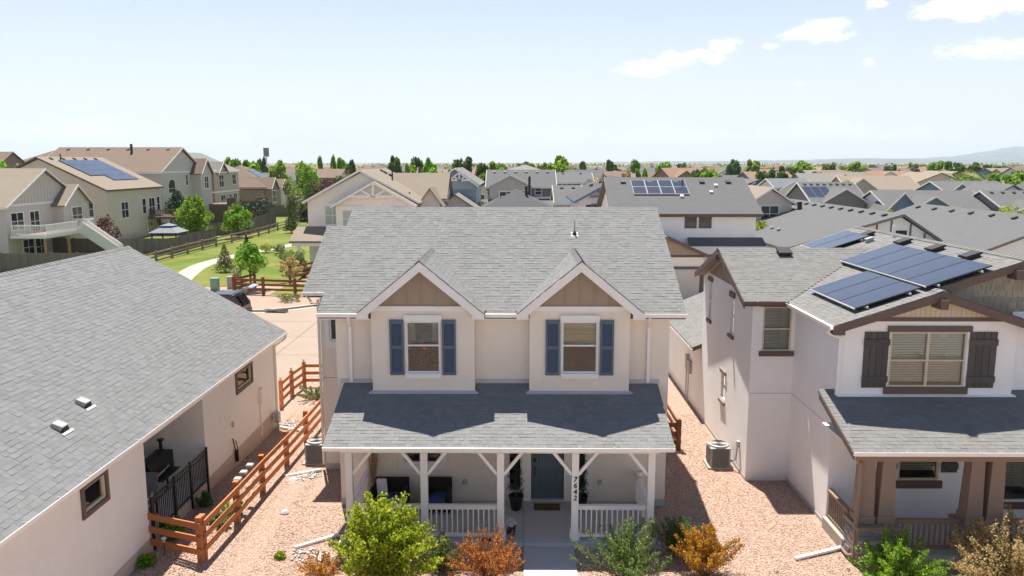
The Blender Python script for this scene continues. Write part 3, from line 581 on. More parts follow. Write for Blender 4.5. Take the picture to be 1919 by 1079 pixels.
# eave fascia + gutters
mb = MB(); mb.box(-5.7, 4.77, 22.30, 22.33, 5.76, 5.93); mb.box(-5.7, 4.77, 22.33, 22.62, 5.76, 5.79); mb.build('fascia', 'trim', H)
def gutter(parent, x0, x1, y, z, mat='whitemetal', name='gutter'):
    mb = MB(); P = [(0, .0), (0, -.10), (-.075, -.115), (-.10, -.04), (-.125, 0), (-.115, .005), (-.09, -.04), (-.07, -.09), (-.012, -.08), (-.012, 0)]
    mb.ext([(x0, y + a, z + b) for a, b in P], (x1 - x0, 0, 0)); k = x0 + .4
    g = mb.build(name, mat, parent)
    while k < x1: MB().box(k, k + .02, y - .122, y, z + .002, z + .012).build('hanger', 'galv', g); k += .9
    return g
for a, b in ((-5.74, -4.53), (-.93, -.04), (3.55, 4.81)): gutter(H, a, b, 22.29, 5.955)
gutter(H, -6.92, -5.72, 25.16, 6.10); MB().box(-6.88, -5.72, 25.165, 25.48, 5.93, 6.03).build('soffit', 'trim', H)
gutter(H, -5.10, 4.09, 19.9, 2.865)
for s, x in ((-1, -4.83), (1, 3.75)):
    mb = MB(); mb.tube([(x, 22.22, 5.86), (x, 22.27, 5.72), (x + s * .04, 22.58, 5.5)], .04, 8); mb.box(x + s * .04 - .045, x + s * .04 + .045, 22.55, 22.62, 3.86, 5.55); mb.build('downspout', 'trim', H)
mb = MB(); mb.tube([(-6.78, 25.1, 6.0), (-6.72, 25.4, 5.75)], .04); mb.box(-6.54, -6.47, 25.42, 25.49, .2, 5.8); mb.build('downspout', 'stucco', H)
# flashing where the porch roof meets the walls
mb = MB()
for a, b in ((-5.2, -4.19), (-1.23, .32), (3.20, 4.14)): mb.boxF(fs_, a, b, 3.80, 3.93, .001, .03)
for c, x0, x1, *_ in DB: mb.boxF(up_, x0 - .06, x1 + .06, 3.635, 3.70, .001, .035); mb.ext([(x0 - .1, 22.17, 3.66), (x1 + .1, 22.17, 3.66), (x1 + .1, 22.10, 3.635), (x0 - .1, 22.10, 3.635)], (0, 0, .012))
mb.build('flashing', 'galv', H)
# porch: beam, posts, braces, rails
mb = MB(); mb.box(-4.7, 3.75, 20.13, 20.33, 2.60, 2.76); mb.box(-4.62, -4.42, 20.331, 22.64, 2.60, 2.76); mb.box(3.46, 3.66, 20.331, 22.64, 2.60, 2.76); mb.build('porch_beam', 'trim', H)
mb = MB(); mb.box(-5.0, 4.0, 20.0, 22.64, 2.765, 2.80); mb.build('porch_ceiling', 'trim', H)
PX = (-4.5, -2.5, -.46, 1.53, 3.55)
for i, x in enumerate(PX):
    p = MB().box(x - .095, x + .095, 20.13, 20.33, .16, 2.60).build('porch_post', 'trim', H, bevel=.012)
    MB().box(x - .13, x + .13, 20.10, 20.36, .155, .40).build('post_base', 'trim', p, bevel=.012)
    for s in ((1,) if i == 0 else (-1,) if i == 4 else (-1, 1)):
        MB().bar((x + s * .09, 20.23, 1.98), (x + s * .60, 20.23, 2.62), .08, .09, (0, 1, 0)).build('brace', 'trim', p)
def railing(parent, p0, p1, z0, mat, gap=.132, bw=.036, top=.93, name='railing', low=.1):
    p0, p1 = Vector((*p0, 0)), Vector((*p1, 0)); L = (p1 - p0).length; d = (p1 - p0) / L; z = Vector((0, 0, 1))
    g = MB().bar(p0 + z * (z0 + top), p1 + z * (z0 + top), .13, .05).build(name, mat, parent)
    MB().bar(p0 + z * (z0 + top - .065), p1 + z * (z0 + top - .065), .05, .08).build('top_rail', mat, g); MB().bar(p0 + z * (z0 + low), p1 + z * (z0 + low), .06, .085).build('bottom_rail', mat, g)
    n = int(L / gap); st = L / n; me = MB().box(-bw / 2, bw / 2, -bw / 2, bw / 2, z0 + low + .04, z0 + top - .10)
    b0 = None
    for k in range(n):
        q = p0 + d * st * (k + .5)
        if b0 is None:
            m_ = MB(); m_.box(-bw / 2, bw / 2, -bw / 2, bw / 2, z0 + low + .04, z0 + top - .10); b0 = bpy.data.meshes.new('baluster'); b0.from_pydata(m_.v, [], m_.f); b0.materials.append(M[mat])
        o = link('baluster', b0, g); o.location = q - ORG[parent.name]; o.rotation_euler.z = math.atan2(d.y, d.x)
    MB().bar(p0 + d * L / 2 + z * (z0 + .005), p0 + d * L / 2 + z * (z0 + low - .04), .05, .05).build('foot', mat, g)
    return g
for a, b in ((0, 1), (1, 2), (3, 4)): railing(H, (PX[a] + .1, 20.23), (PX[b] - .1, 20.23), .16, 'trim')
railing(H, (-4.5, 20.34), (-4.5, 22.64), .16, 'trim'); railing(H, (3.55, 20.34), (3.55, 22.64), .16, 'trim')
# porch slab in panels
for a, b in ((-4.8, -2.56), (-2.55, .145), (.155, 1.545), (1.555, 3.82)): MB().box(a, b, 19.95, 22.64, -.1, .155).build('porch_slab', 'conc', H, bevel=.012)
# front door and sidelights
d = MB(); d.boxF(fs_, .43, 1.35, .22, 2.29, -.12, -.07); D = d.build('door', 'door', H)
def panel(z0, z1, a, b):
    m = MB(); m.boxF(fs_, a, b, z0, z1, -.069, -.060); o = m.build('panel', 'door', D, bevel=.008); k = a + .09
    while k < b - .05: MB().boxF(fs_, k, k + .008, z0 + .05, z1 - .05, -.060, -.0575).build('groove', 'blackmat', o); k += .085
for a, b in ((.55, 1.23),): panel(.42, 1.12, a, b); panel(1.28, 2.14, a, b)
m_ = MB(); m_.cyl((.51, 22.70, 1.18), (.51, 22.66, 1.18), .03); m_.tube([(.51, 22.68, 1.18), (.51, 22.64, 1.14), (.51, 22.64, .98), (.51, 22.69, .94)], .013); m_.build('handle', 'black', D)
MB().boxF(fs_, .475, .55, 1.35, 1.47, -.069, -.045).build('keypad_lock', 'black', D)
mb = MB(); rr = random.Random(4)
for k in range(46): t = rr.uniform(0, 6.28); r = rr.uniform(.06, .17); mb.bar((.89 + r * math.cos(t), 22.68, 1.78 + r * math.sin(t)), (.89 + r * math.cos(t) + rr.uniform(-.07, .07), 22.66, 1.78 + r * math.sin(t) + rr.uniform(-.07, .07)), .04, .01)
tag(mb.build('wreath', 'pinkflag', None, org=(.89, 22.67, 1.7)), 'small pink floral wreath hanging on the blue front door', 'wreath')
mb = MB()
for a, b in ((.13, .40), (1.38, 1.655)): mb.boxF(fs_, a, b, .17, 2.36, .001, .05)
mb.boxF(fs_, .13, 1.655, 2.361, 2.5, .001, .055); mb.build('door_surround', 'trim', H); MB().boxF(fs_, .40, 1.38, .157, .215, -.10, .05).build('threshold', 'conc', H)
for a, b in ((-.29, .12), (1.66, 2.05)):
    w = sash_window(H, fs_, a, b, .52, 2.3, 'trim', .045, -.06, 1, None, True, None, 'sidelight')
mb = MB(); mb.boxF(fs_, -.45, -.295, .40, 2.36, .001, .05); mb.boxF(fs_, -.294, .128, .40, .515, .001, .05); mb.build('sidelight_trim', 'white', H); mb = MB(); mb.boxF(fs_, 2.055, 2.22, .36, 2.36, .001, .05); mb.boxF(fs_, 1.657, 2.054, .36, .515, .001, .05); mb.build('sidelight_trim', 'white', H)
w = sash_window(H, fs_, -3.40, -2.26, 1.32, 2.34, 'white', .05, -.05, 1, None); mb = MB(); mb.boxF(fs_, -3.54, -3.405, 1.17, 2.44, .001, .045); mb.boxF(fs_, -2.255, -2.12, 1.17, 2.44, .001, .045); mb.boxF(fs_, -3.405, -2.255, 1.17, 1.315, .001, .044); mb.build('trim', 'white', w)
for x in (-1.57, 2.45):
    o = MB().boxF(fs_, x - .06, x + .06, .70, .84, .001, .07).build('outlet_box', 'acgrey', H, bevel=.015); MB().boxF(fs_, x - .035, x + .035, .735, .805, .071, .08).build('cover', 'galv', o)
# foundation strip
MB().boxF(fs_, -5.3, -4.82, 0, .22, .001, .012).build('foundation', 'conc', H); MB().boxF(fs_, 3.84, 4.4, 0, .22, .001, .012).build('foundation', 'conc', H); MB().boxF(FS(25.5), -6.46, -5.31, 0, .2, .001, .012).build('foundation', 'conc', H)
# house number on the fourth post
for ch, z in (('7', 1.10), ('6', .925), ('4', .75), ('2', .575)):
    fc = bpy.data.curves.new('number', 'FONT'); fc.body = ch; fc.size = .19; fc.align_x = 'CENTER'; fc.extrude = .006; fc.offset = .003; fc.shear = .12; fc.materials.append(M['black'])
    tmp = bpy.data.objects.new('tmp', fc); C.objects.link(tmp); bpy.context.view_layer.update(); me = bpy.data.meshes.new_from_object(tmp.evaluated_get(bpy.context.evaluated_depsgraph_get())); bpy.data.objects.remove(tmp); me.name = 'house_number'
    o = link('house_number', me, H); o.location = Vector((1.53, 20.118, z + .72)) - ORG[H.name]; o.rotation_euler = (R(90), 0, 0); o['label'] = 'black digit ' + ch + ' on the porch post'
# walk and things on the porch
tag(MB().box(.15, 1.50, 16.2, 19.94, -.1, .035).build('walkway', 'conc', None, org=(.8, 18, 0), bevel=.01), kind='structure'); tag(MB().box(.15, 1.50, 12.4, 16.19, -.1, .034).build('walkway', 'conc', None, org=(.8, 14, 0), bevel=.01), kind='structure')
tag(MB().box(.48, 1.24, 21.98, 22.42, .157, .18).build('doormat', 'mat', None, org=(.86, 22.2, .157)), 'brown coir doormat in front of the blue door', 'doormat')
def topiary(x, y, side, seed):
    root = thing('potted_topiary', 'spiral topiary in a black pot ' + side, 'potted plant', (x, y, .157)); rng = np.random.default_rng(seed)
    MB().lathe((x, y, .157), [(.13, 0), (.15, .05), (.21, .36), (.225, .40), (.225, .44), (.19, .44), (.18, .36)], 16).build('pot', 'black', root, smooth=True)
    n = 2600; z = rng.uniform(0, 1, n); t = z * 22; r = (.24 - .17 * z); c = np.stack([np.cos(t) * r * .55, np.sin(t) * r * .55, .52 + z * 1.15], 1); p = c + rng.normal(size=(n, 3)) * np.array([.055, .055, .045]) * (1.25 - .6 * z)[:, None]
    link('foliage', quads_mesh('foliage', leaf_arrays(p, .045, .025, rng=rng), 'lf_dark'), root); MB().cyl((x, y, .5), (x, y, 1.8), .02, .012, 6).build('stem', 'bark', root)
topiary(-.05, 22.05, 'standing to the handle side of the blue front door', 3); topiary(1.83, 22.05, 'standing behind the porch post with the house number', 4)
r_ = thing('planter', 'small dark pot with pale flowers at the corner of the porch entry', 'planter', (-.18, 20.48, .157)); MB().lathe((-.18, 20.48, .157), [(.10, 0), (.13, .2), (.14, .22), (.11, .22)], 12).build('pot', 'black', r_, smooth=True)
p = np.random.default_rng(8).normal(size=(260, 3)) * .06 + np.array([0, 0, .32]); link('flowers', quads_mesh('flowers', leaf_arrays(p, .05, .04), 'cushw'), r_)
tag(MB().box(-.98, -.72, 20.03, 20.1, .157, .25).build('lantern', 'black', None, org=(-.85, 20.06, .157), bevel=.01), 'low black box lamp lying on the porch edge beside the third post', 'lamp')
def sofa(name, label, x0, x1, y0, y1, cat):
    r = thing(name, label, cat, ((x0 + x1) / 2, (y0 + y1) / 2, .157)); MB().box(x0, x1, y0, y1, .22, .42).build('seat_base', 'blackmat', r, bevel=.02); MB().box(x0, x1, y1 - .12, y1, .421, .98).build('backrest', 'blackmat', r, bevel=.02)
    for a, b in ((x0, x0 + .12), (x1 - .12, x1)): MB().box(a, b, y0, y1 - .121, .421, .76).build('armrest', 'blackmat', r, bevel=.02)
    for a in (x0 + .03, x1 - .07):
        for b in (y0 + .03, y1 - .07): MB().box(a, a + .04, b, b + .04, .156, .221).build('leg', 'black', r)
    MB().box(x0 + .13, x1 - .13, y0 + .02, y1 - .13, .421, .56).build('cushion', 'cushb', r, bevel=.04); return r
sofa('wicker_sofa', 'black wicker sofa with blue cushions behind the bright green shrub', -4.28, -3.22, 21.7, 22.5, 'sofa'); sofa('wicker_chair', 'black wicker armchair with blue seat cushion under the porch window', -2.72, -1.95, 21.72, 22.5, 'chair')
mb = MB(); mb.hexa([(-4.12, 22.02, .60), (-3.78, 21.9, .58), (-3.76, 22.0, .55), (-4.10, 22.12, .57), (-4.18, 22.26, 1.0), (-3.86, 22.14, 1.05), (-3.84, 22.24, 1.04), (-4.16, 22.36, .98)])
tag(mb.build('pillow', 'cushw', None, org=(-3.98, 22.1, .57), bevel=.05), 'white throw pillow leaning on the black wicker sofa', 'pillow')
r_ = thing('dried_grass_arrangement', 'tall bunch of tan dried grass standing in the porch corner', 'plant', (-4.28, 22.38, .157)); MB().lathe((-4.28, 22.38, .157), [(.09, 0), (.13, .2), (.10, .45), (.07, .55)], 12).build('vase', 'dark', r_, smooth=True)
mb = MB(); rr = random.Random(9)
for k in range(120): a = rr.uniform(0, 6.28); q = rr.uniform(0, .22); mb.bar((-4.28, 22.38, .6), (-4.28 + q * math.cos(a), 22.38 + q * math.sin(a) * .7, rr.uniform(1.5, 2.35)), .012, .004)
mb.build('stalks', 'straw', r_)
tag(MB().lathe((3.55, 22.2, 1.116), [(.05, 0), (.11, .06), (.13, .14), (.13, .17), (.115, .17), (.10, .10)], 16).build('bowl', 'white', None, org=(3.55, 22.2, 1.116), smooth=True), 'round white bowl standing on the side porch railing', 'bowl')

# ================================================================== air conditioners
def ac_unit(x, y, label):
    r = thing('air_conditioner', label, 'air conditioner', (x, y, 0), 'air conditioning units beside the houses'); MB().box(x - .42, x + .42, y - .42, y + .42, -.02, .07).build('pad', 'concw', r, bevel=.01)
    MB().box(x - .34, x + .34, y - .34, y + .34, .071, .72).build('cabinet', 'acgrey', r, bevel=.05)
    for F, c in ((FS(y - .34), x), (FW(x - .34), y), (FE(x + .34), y)):
        g = MB()
        for k in range(17): z = .13 + k * .033; g.boxF(F, c - .28, c + .28, z, z + .016, .001, .012)
        g.boxF(F, c - .28, c + .28, .12, .69, .0005, .003); g.build('grille', 'acdark', r)
    MB().lathe((x, y, .72), [(.33, 0), (.345, .03), (.31, .06), (.2, .07)], 20).build('top_cover', 'galv', r, smooth=True)
    f = MB()
    for k in range(8): f.cyl((x, y, .785), (x, y, .80), .28 - k * .033, .28 - k * .033 - .006, 20, caps=False)
    f.build('fan_guard', 'acdark', r)
ac_unit(-6.92, 26.2, 'grey air conditioner beside the orange fence and the rear wing of the beige house'); ac_unit(6.82, 25.95, 'grey air conditioner on a pad beside the white house')
# downspout extensions and rocks on the gravel
def spout(pts, label):
    mb = MB()
    for a, b in zip(pts, pts[1:]): mb.bar(a, b, .09, .065)
    tag(mb.build('downspout_extension', 'whitemetal', None, org=pts[-1]), label, 'pipe', 'downspout extensions on the gravel')
spout([(-4.95, 20.6, .06), (-5.95, 19.9, .04)], 'white downspout extension leading from the porch corner to white stones'); spout([(-6.55, 25.3, .07), (-7.65, 24.75, .05)], 'white downspout extension running from the rear wing towards the orange fence'); spout([(8.62, 19.95, .07), (7.2, 19.37, .05)], 'white downspout extension lying on gravel in front of the white house porch')
spout([(-9.2, 29.6, .06), (-8.2, 29.2, .05)], 'white downspout extension at the far corner of the cream house')

# ================================================================== the cream house on the left
LH = thing('house', 'cream stucco single-storey house with long grey roof and railed side porch, beside orange fence', 'house', (-15, 19, 0)); fe = FE(-9.45)
ml = .5602; cl_ = 1 / math.sqrt(1 + ml * ml)
mb = MB(); holed_wall(mb, fe, 6, 19.17, .0, 3.6, [(16.33, 17.23, 2.63, 3.19)], .1); holed_wall(mb, fe, 22.98, 30.05, .0, 3.6, [(25.86, 27.30, 2.60, 3.16)], .1)
holed_wall(mb, fe, 19.17, 22.98, 3.2, 3.6); holed_wall(mb, fe, 19.17, 22.98, 0, .62)
mb.add([(-9.45, 19.17, .6), (-11.7, 19.17, .6), (-11.7, 19.17, 3.6), (-9.45, 19.17, 3.6)], [(0, 1, 2, 3)]); mb.add([(-9.45, 22.98, .6), (-11.7, 22.98, .6), (-11.7, 22.98, 3.6), (-9.45, 22.98, 3.6)], [(3, 2, 1, 0)])
mb.add([(-11.7, 19.17, .6), (-11.7, 22.98, .6), (-11.7, 22.98, 3.6), (-11.7, 19.17, 3.6)], [(0, 1, 2, 3)]); mb.add([(-11.7, 19.17, .62), (-9.45, 19.17, .62), (-9.45, 22.98, .62), (-11.7, 22.98, .62)], [(0, 1, 2, 3)])
for y in (6, 30.05): mb.add([(-9.45, y, 0), (-20.65, y, 0), (-20.65, y, 3.5), (-15.05, y, 6.8), (-9.45, y, 3.5)], [(0, 1, 2, 3, 4)])
mb.add([(-20.65, 6, 0), (-20.65, 30, 0), (-20.65, 30, 3.5), (-20.65, 6, 3.5)], [(0, 1, 2, 3)]); mb.build('wall', 'stucco_c', LH)
MB().boxF(fe, 22.985, 30.06, .0, .66, .001, .03).build('foundation', 'found', LH); MB().boxF(fe, 6, 19.16, .0, .66, .001, .03).build('foundation', 'found', LH); MB().boxF(fe, 19.161, 22.984, .0, .61, .001, .032).build('foundation', 'found', LH)
for a, b in ((16.33, 17.23), (25.86, 27.30)):
    z0, z1 = (2.63, 3.19) if a < 20 else (2.60, 3.16)
    w = sash_window(LH, fe, a, b, z0, z1, 'creamboard', .05, -.05, 1, None, True, None); mb = MB(); mb.boxF(fe, a - .11, a - .002, z0 - .11, z1 + .1, .001, .05); mb.boxF(fe, b + .002, b + .11, z0 - .11, z1 + .1, .001, .05); mb.boxF(fe, a, b, z0 - .11, z0 - .002, .001, .049); mb.boxF(fe, a, b, z1 + .002, z1 + .1, .001, .049); mb.build('trim', 'brown', w)
    MB().boxF(fe, a + .06, (a + b) / 2, z0 + .06, z1 - .06, -.2, -.19).build('blind', 'blind', w)
mb = MB(); slab(mb, [(-9.1, 5.5, 3.67), (-9.1, 30.5, 3.67), (-15.05, 30.5, 7.0), (-15.05, 5.5, 7.0)]); slab(mb, [(-15.05, 5.5, 7.0), (-15.05, 30.5, 7.0), (-21, 30.5, 3.67), (-21, 5.5, 3.67)]); LROOF = mb.build('roof', 'deck_felt', LH)
shingles(LROOF, [((-9.05, 5.5, 3.64), (0, 1, 0), (-cl_, 0, cl_ * ml), 6.0 / cl_, lambda s: [(7.0, 25.02)])], 'shingle3', 290, skip=lambda p: p.y < 14.4 + (p.z - 3.6) * 1.0 or p.y < 15.2)
shingles(LROOF, [((-21.05, 30.5, 3.64), (0, -1, 0), (cl_, 0, cl_ * ml), 6.0 / cl_, lambda s: [(0, 14)])], 'shingle3', course=.286)
ridge_caps(LROOF, (-15.05, 12, 7.0), (-15.05, 30.54, 7.0), (cl_, 0, -cl_ * ml), (-cl_, 0, -cl_ * ml), 'shingle3')
for x, y, z in ((-10.5, 18.45, 4.45), (-10.28, 17.05, 4.33)):
    mb = MB(); U, S, N = Vector((0, 1, 0)), Vector((-cl_, 0, cl_ * ml)), Vector((cl_ * ml, 0, cl_)); O = Vector((x, y, z))
    def P(a, b, c): return O + U * a + S * b + N * c
    mb.hexa([P(-.13, -.12, .0), P(.13, -.12, .0), P(.13, .14, 0), P(-.13, .14, 0), P(-.13, -.12, .13), P(.13, -.12, .13), P(.13, .14, .10), P(-.13, .14, .10)])
    v_ = mb.build('roof_vent', 'ventl', LROOF, bevel=.015); mb = MB(); mb.hexa([P(-.2, -.26, .016), P(.2, -.26, .016), P(.2, -.20, .02), P(-.2, -.20, .02), P(-.2, -.26, .024), P(.2, -.26, .024), P(.2, -.20, .028), P(-.2, -.20, .028)]); mb.build('flashing', 'white', v_); mb = MB(); mb.hexa([P(-.11, -.2, .0), P(.11, -.2, .0), P(.11, -.121, 0), P(-.11, -.121, 0), P(-.11, -.19, .03), P(.11, -.19, .03), P(.11, -.121, .10), P(-.11, -.121, .10)]); mb.build('hood_opening', 'vent', v_)
def gutter_y(parent, x, sx, y0, y1, z, mat='whitemetal', name='gutter'):
    mb = MB(); P = [(0, .0), (0, -.10), (.075, -.115), (.10, -.04), (.125, 0), (.115, .005), (.09, -.04), (.07, -.09), (.012, -.08), (.012, 0)]
    mb.ext([(x + sx * a, y0, z + b) for a, b in P], (0, y1 - y0, 0)); g = mb.build(name, mat, parent); k = y0 + .5
    while k < y1: MB().box(min(x, x + sx * .122), max(x, x + sx * .122), k, k + .02, z + .002, z + .012).build('hanger', 'galv', g); k += 1.1
    return g
gutter_y(LH, -9.12, 1, 11, 30.55, 3.665); MB().box(-9.44, -9.13, 6, 30.5, 3.46, 3.5).build('soffit', 'trim', LH); MB().box(-9.16, -9.125, 6, 30.5, 3.46, 3.62).build('fascia', 'trim', LH)
mb = MB(); mb.tube([(-9.06, 30.4, 3.55), (-9.1, 30.35, 3.4), (-9.38, 30.0, 3.2)], .04); mb.box(-9.44, -9.37, 29.93, 30.02, .2, 3.25); mb.build('downspout', 'stucco_c', LH)
mb = MB(); mb.boxF(fe, 27.95, 28.2, 1.5, 2.05, .001, .12); mb.boxF(fe, 28.04, 28.1, .25, 1.5, .001, .05); mb.build('meter_box', 'stucco_c', LH)
mb = MB(); mb.boxF(fe, 25.2, 25.32, 1.55, 1.72, .001, .05); mb.build('outlet_box', 'acgrey', LH)
mb = MB(); mb.tube([(-9.40, 25.1, 1.2), (-9.36, 25.15, .9), (-9.38, 25.3, .6)], .02); mb.tube([(-9.4, 25.35, 1.05), (-9.36, 25.4, .8), (-9.38, 25.35, .5)], .015); mb.cyl((-9.36, 25.3, .35), (-9.36, 25.3, .75), .06); mb.build('cable_conduit', 'black', LH)
mb = MB(); mb.box(-9.30, -9.14, 29.2, 29.5, .35, .75); mb.cyl((-9.2, 29.35, 0), (-9.2, 29.35, .4), .03); tag(mb.build('gas_meter', 'acgrey', None, org=(-9.2, 29.35, 0)), 'grey gas meter at the far corner of the cream house', 'meter')
# side porch: black railing, smoker grill, chair
def railing_black(parent, x, ys, z0, h=1.05):
    for i, y in enumerate(ys): MB().box(x - .03, x + .03, y - .03, y + .03, z0 - .35, z0 + h + .05).build('railing_post', 'black', parent)
    for a, b in zip(ys, ys[1:]):
        r = MB().box(x - .02, x + .02, a + .03, b - .03, z0 + h - .03, z0 + h).build('railing', 'black', parent)
        MB().box(x - .02, x + .02, a + .03, b - .03, z0 + h - .17, z0 + h - .145).build('middle_rail', 'black', r); MB().box(x - .02, x + .02, a + .03, b - .03, z0 + .08, z0 + .11).build('bottom_rail', 'black', r); y = a + .12
        while y < b - .05: MB().box(x - .009, x + .009, y - .009, y + .009, z0 + .111, z0 + h - .031).build('baluster', 'black', r); y += .11
railing_black(LH, -9.40, (19.26, 20.62, 21.7, 22.9), .62)
g = thing('smoker_grill', 'black barrel smoker grill with chimney on the side porch of the cream house', 'grill', (-10.6, 21.9, .62)); mb = MB(); mb.cyl((-10.6, 21.25, 1.5), (-10.6, 22.45, 1.5), .3, .3, 16); mb.build('barrel', 'black', g, smooth=False); MB().box(-10.85, -10.35, 22.46, 22.8, 1.15, 1.7).build('firebox', 'black', g, bevel=.02); mb = MB(); mb.cyl((-10.6, 22.55, 1.7), (-10.6, 22.55, 2.05), .05); mb.cyl((-10.6, 22.55, 2.05), (-10.6, 22.55, 2.10), .10); mb.build('chimney', 'black', g); MB().tube([(-10.28, 21.5, 1.42), (-10.22, 21.5, 1.42), (-10.22, 22.2, 1.42), (-10.28, 22.2, 1.42)], .014).build('handle', 'alu', g); MB().box(-10.28, -10.0, 21.3, 22.4, 1.28, 1.31).build('shelf', 'black', g)
for a in (-10.8, -10.4):
    for b in (21.3, 22.4): MB().box(a - .02, a + .02, b - .02, b + .02, .62, 1.3).build('leg', 'black', g)
g = thing('patio_chair', 'grey sling patio chair behind the black railing of the cream house', 'chair', (-10.2, 20.5, .62)); mb = MB(); mb.hexa([(-10.45, 20.25, 1.02), (-9.95, 20.25, 1.04), (-9.95, 20.75, 1.04), (-10.45, 20.75, 1.02), (-10.45, 20.25, 1.05), (-9.95, 20.25, 1.07), (-9.95, 20.75, 1.07), (-10.45, 20.75, 1.05)]); mb.build('seat', 'canvas', g); mb = MB(); mb.hexa([(-10.46, 20.72, 1.05), (-9.96, 20.72, 1.05), (-9.96, 20.76, 1.05), (-10.46, 20.76, 1.05), (-10.46, 20.9, 1.72), (-9.96, 20.9, 1.72), (-9.96, 20.94, 1.72), (-10.46, 20.94, 1.72)]); mb.build('backrest', 'canvas', g)
for a in (-10.44, -9.97):
    for b in (20.28, 20.72): MB().box(a - .015, a + .015, b - .015, b + .015, .62, 1.03).build('leg', 'black', g)
g = thing('wooden_rack', 'small pale wooden rack leaning behind the black porch railing', 'rack', (-9.75, 19.8, .62)); mb = MB(); mb.box(-9.78, -9.74, 19.55, 19.58, .62, 1.5); mb.box(-9.78, -9.74, 20.05, 20.08, .62, 1.5); mb.build('frame', 'creamboard', g)
for k in range(4): MB().box(-9.775, -9.745, 19.581, 20.049, .8 + k * .2, .84 + k * .2).build('slat', 'creamboard', g)

# ================================================================== the white house on the right
RH = thing('house', 'white stucco two-storey house with brown trim, stone-based porch columns and roof solar panels', 'house', (12, 26, 0)); fw_, f2, f3, fb, fp = FW(7.37), FS(24.63), FW(8.72), FS(21.07), FS(21.36)
mb = MB(); holed_wall(mb, fw_, 24.63, 31.25, 0, 5.9, [(29.88, 30.38, 4.25, 5.72), (26.72, 27.24, 4.33, 5.62), (27.46, 28.1, 1.75, 2.72)], .1)
mb.add([(7.37, 24.63, 5.9), (7.37, 31.25, 5.9), (7.37, 27.8, 7.05)], [(0, 1, 2)])
holed_wall(mb, f2, 7.37, 8.72, 0, 5.9, [(7.70, 8.60, 4.31, 5.73)], .1); holed_wall(mb, f3, 21.36, 24.63, 0, 3.6); holed_wall(mb, f3, 21.07, 24.63, 3.6, 5.95)
holed_wall(mb, fp, 8.72, 16, 0.2, 3.6, [(10.66, 11.8, 1.38, 2.62), (13.35, 14.5, .75, 2.75)], .12)
mb.add([(16, 21.07, 0), (16, 32, 0), (16, 32, 6.6), (16, 21.07, 6.6)], [(0, 1, 2, 3)]); mb.add([(7.37, 31.25, 0), (16, 31.25, 0), (16, 31.25, 5.9), (7.37, 31.25, 5.9)], [(0, 1, 2, 3)]); mb.build('wall', 'stucco_w', RH)
mb = MB(); holed_wall(mb, fb, 8.721, 13.42, 3.6, 5.99, [(10.04, 12.10, 4.17, 5.70)], .1); mb.add([(13.42, 21.07, 3.6), (13.42, 21.4, 3.6), (13.42, 21.4, 6), (13.42, 21.07, 6)], [(0, 1, 2, 3)]); holed_wall(mb, FS(21.35), 13.42, 16, 3.6, 6.2); mb.build('bay_wall', 'stucco_w', RH)
MB().boxF(fw_, 24.64, 31.25, 0, .12, .001, .012).build('foundation', 'conc', RH); MB().boxF(f3, 21.37, 24.62, 0, .12, .001, .012).build('foundation', 'conc', RH)
for F, a, b in ((f2, 7.372, 8.715), (f3, 21.4, 24.6)): MB().boxF(F, a, b, 2.92, 2.935, .0005, .003).build('stucco_joint', 'ventl', RH)
def rw(F, a, b, z0, z1, cols=1, blind=.9, hd=.14, sl=.12, ext_=.08, frame='creamboard', trim='brown', split=.5):
    w = sash_window(RH, F, a, b, z0, z1, frame, .05, -.04, cols, split, True, blind)
    if hd: MB().boxF(F, a - ext_, b + ext_, z1 + .003, z1 + hd, .001, .06).build('header_board', trim, w, bevel=.008)
    if sl: MB().boxF(F, a - ext_, b + ext_, z0 - sl, z0 - .003, .001, .075).build('sill_board', trim, w, bevel=.008)
    return w
rw(fw_, 29.88, 30.38, 4.25, 5.72, 1, None, .16, .13, .06, 'white'); rw(fw_, 26.72, 27.24, 4.33, 5.62, 1, .5, .2, .12, .06, 'white'); rw(fw_, 27.46, 28.1, 1.75, 2.72, 1, None, .14, .12, .05, 'white', 'taupe'); rw(f2, 7.70, 8.60, 4.31, 5.73, 1, .98, .12, .16, .09); rw(fb, 10.04, 12.10, 4.17, 5.70, 2, .92, .16, .19, .10, 'creamboard', 'brown', .48); rw(fp, 10.66, 11.8, 1.38, 2.62, 1, .8, 0, .22, .1, 'creamboard', 'brown', None); rw(fp, 13.35, 14.5, .75, 2.75, 1, .8, 0, .2, .12, 'white', 'brown', None)
def plank_shutter(F, a, b, z0, z1):
    n = 4; w = (b - a) / n; r = None
    for k in range(n):
        m = MB(); m.boxF(F, a + k * w + .006, a + (k + 1) * w - .006, z0, z1, .001, .035)
        if r is None: r = m.build('shutter', 'dkgrey', RH)
        else: m.build('board', 'dkgrey', r)
    for z in (z0 + (z1 - z0) * .10, z0 + (z1 - z0) * .76): MB().boxF(F, a - .01, b + .01, z, z + .17, .036, .065).build('batten', 'dkgrey', r)
plank_shutter(fb, 9.33, 10.0, 4.15, 5.70); plank_shutter(fb, 12.16, 12.9, 4.15, 5.70); plank_shutter(fp, 11.86, 12.3, 1.62, 2.62); plank_shutter(fp, 10.2, 10.6, 1.62, 2.62)
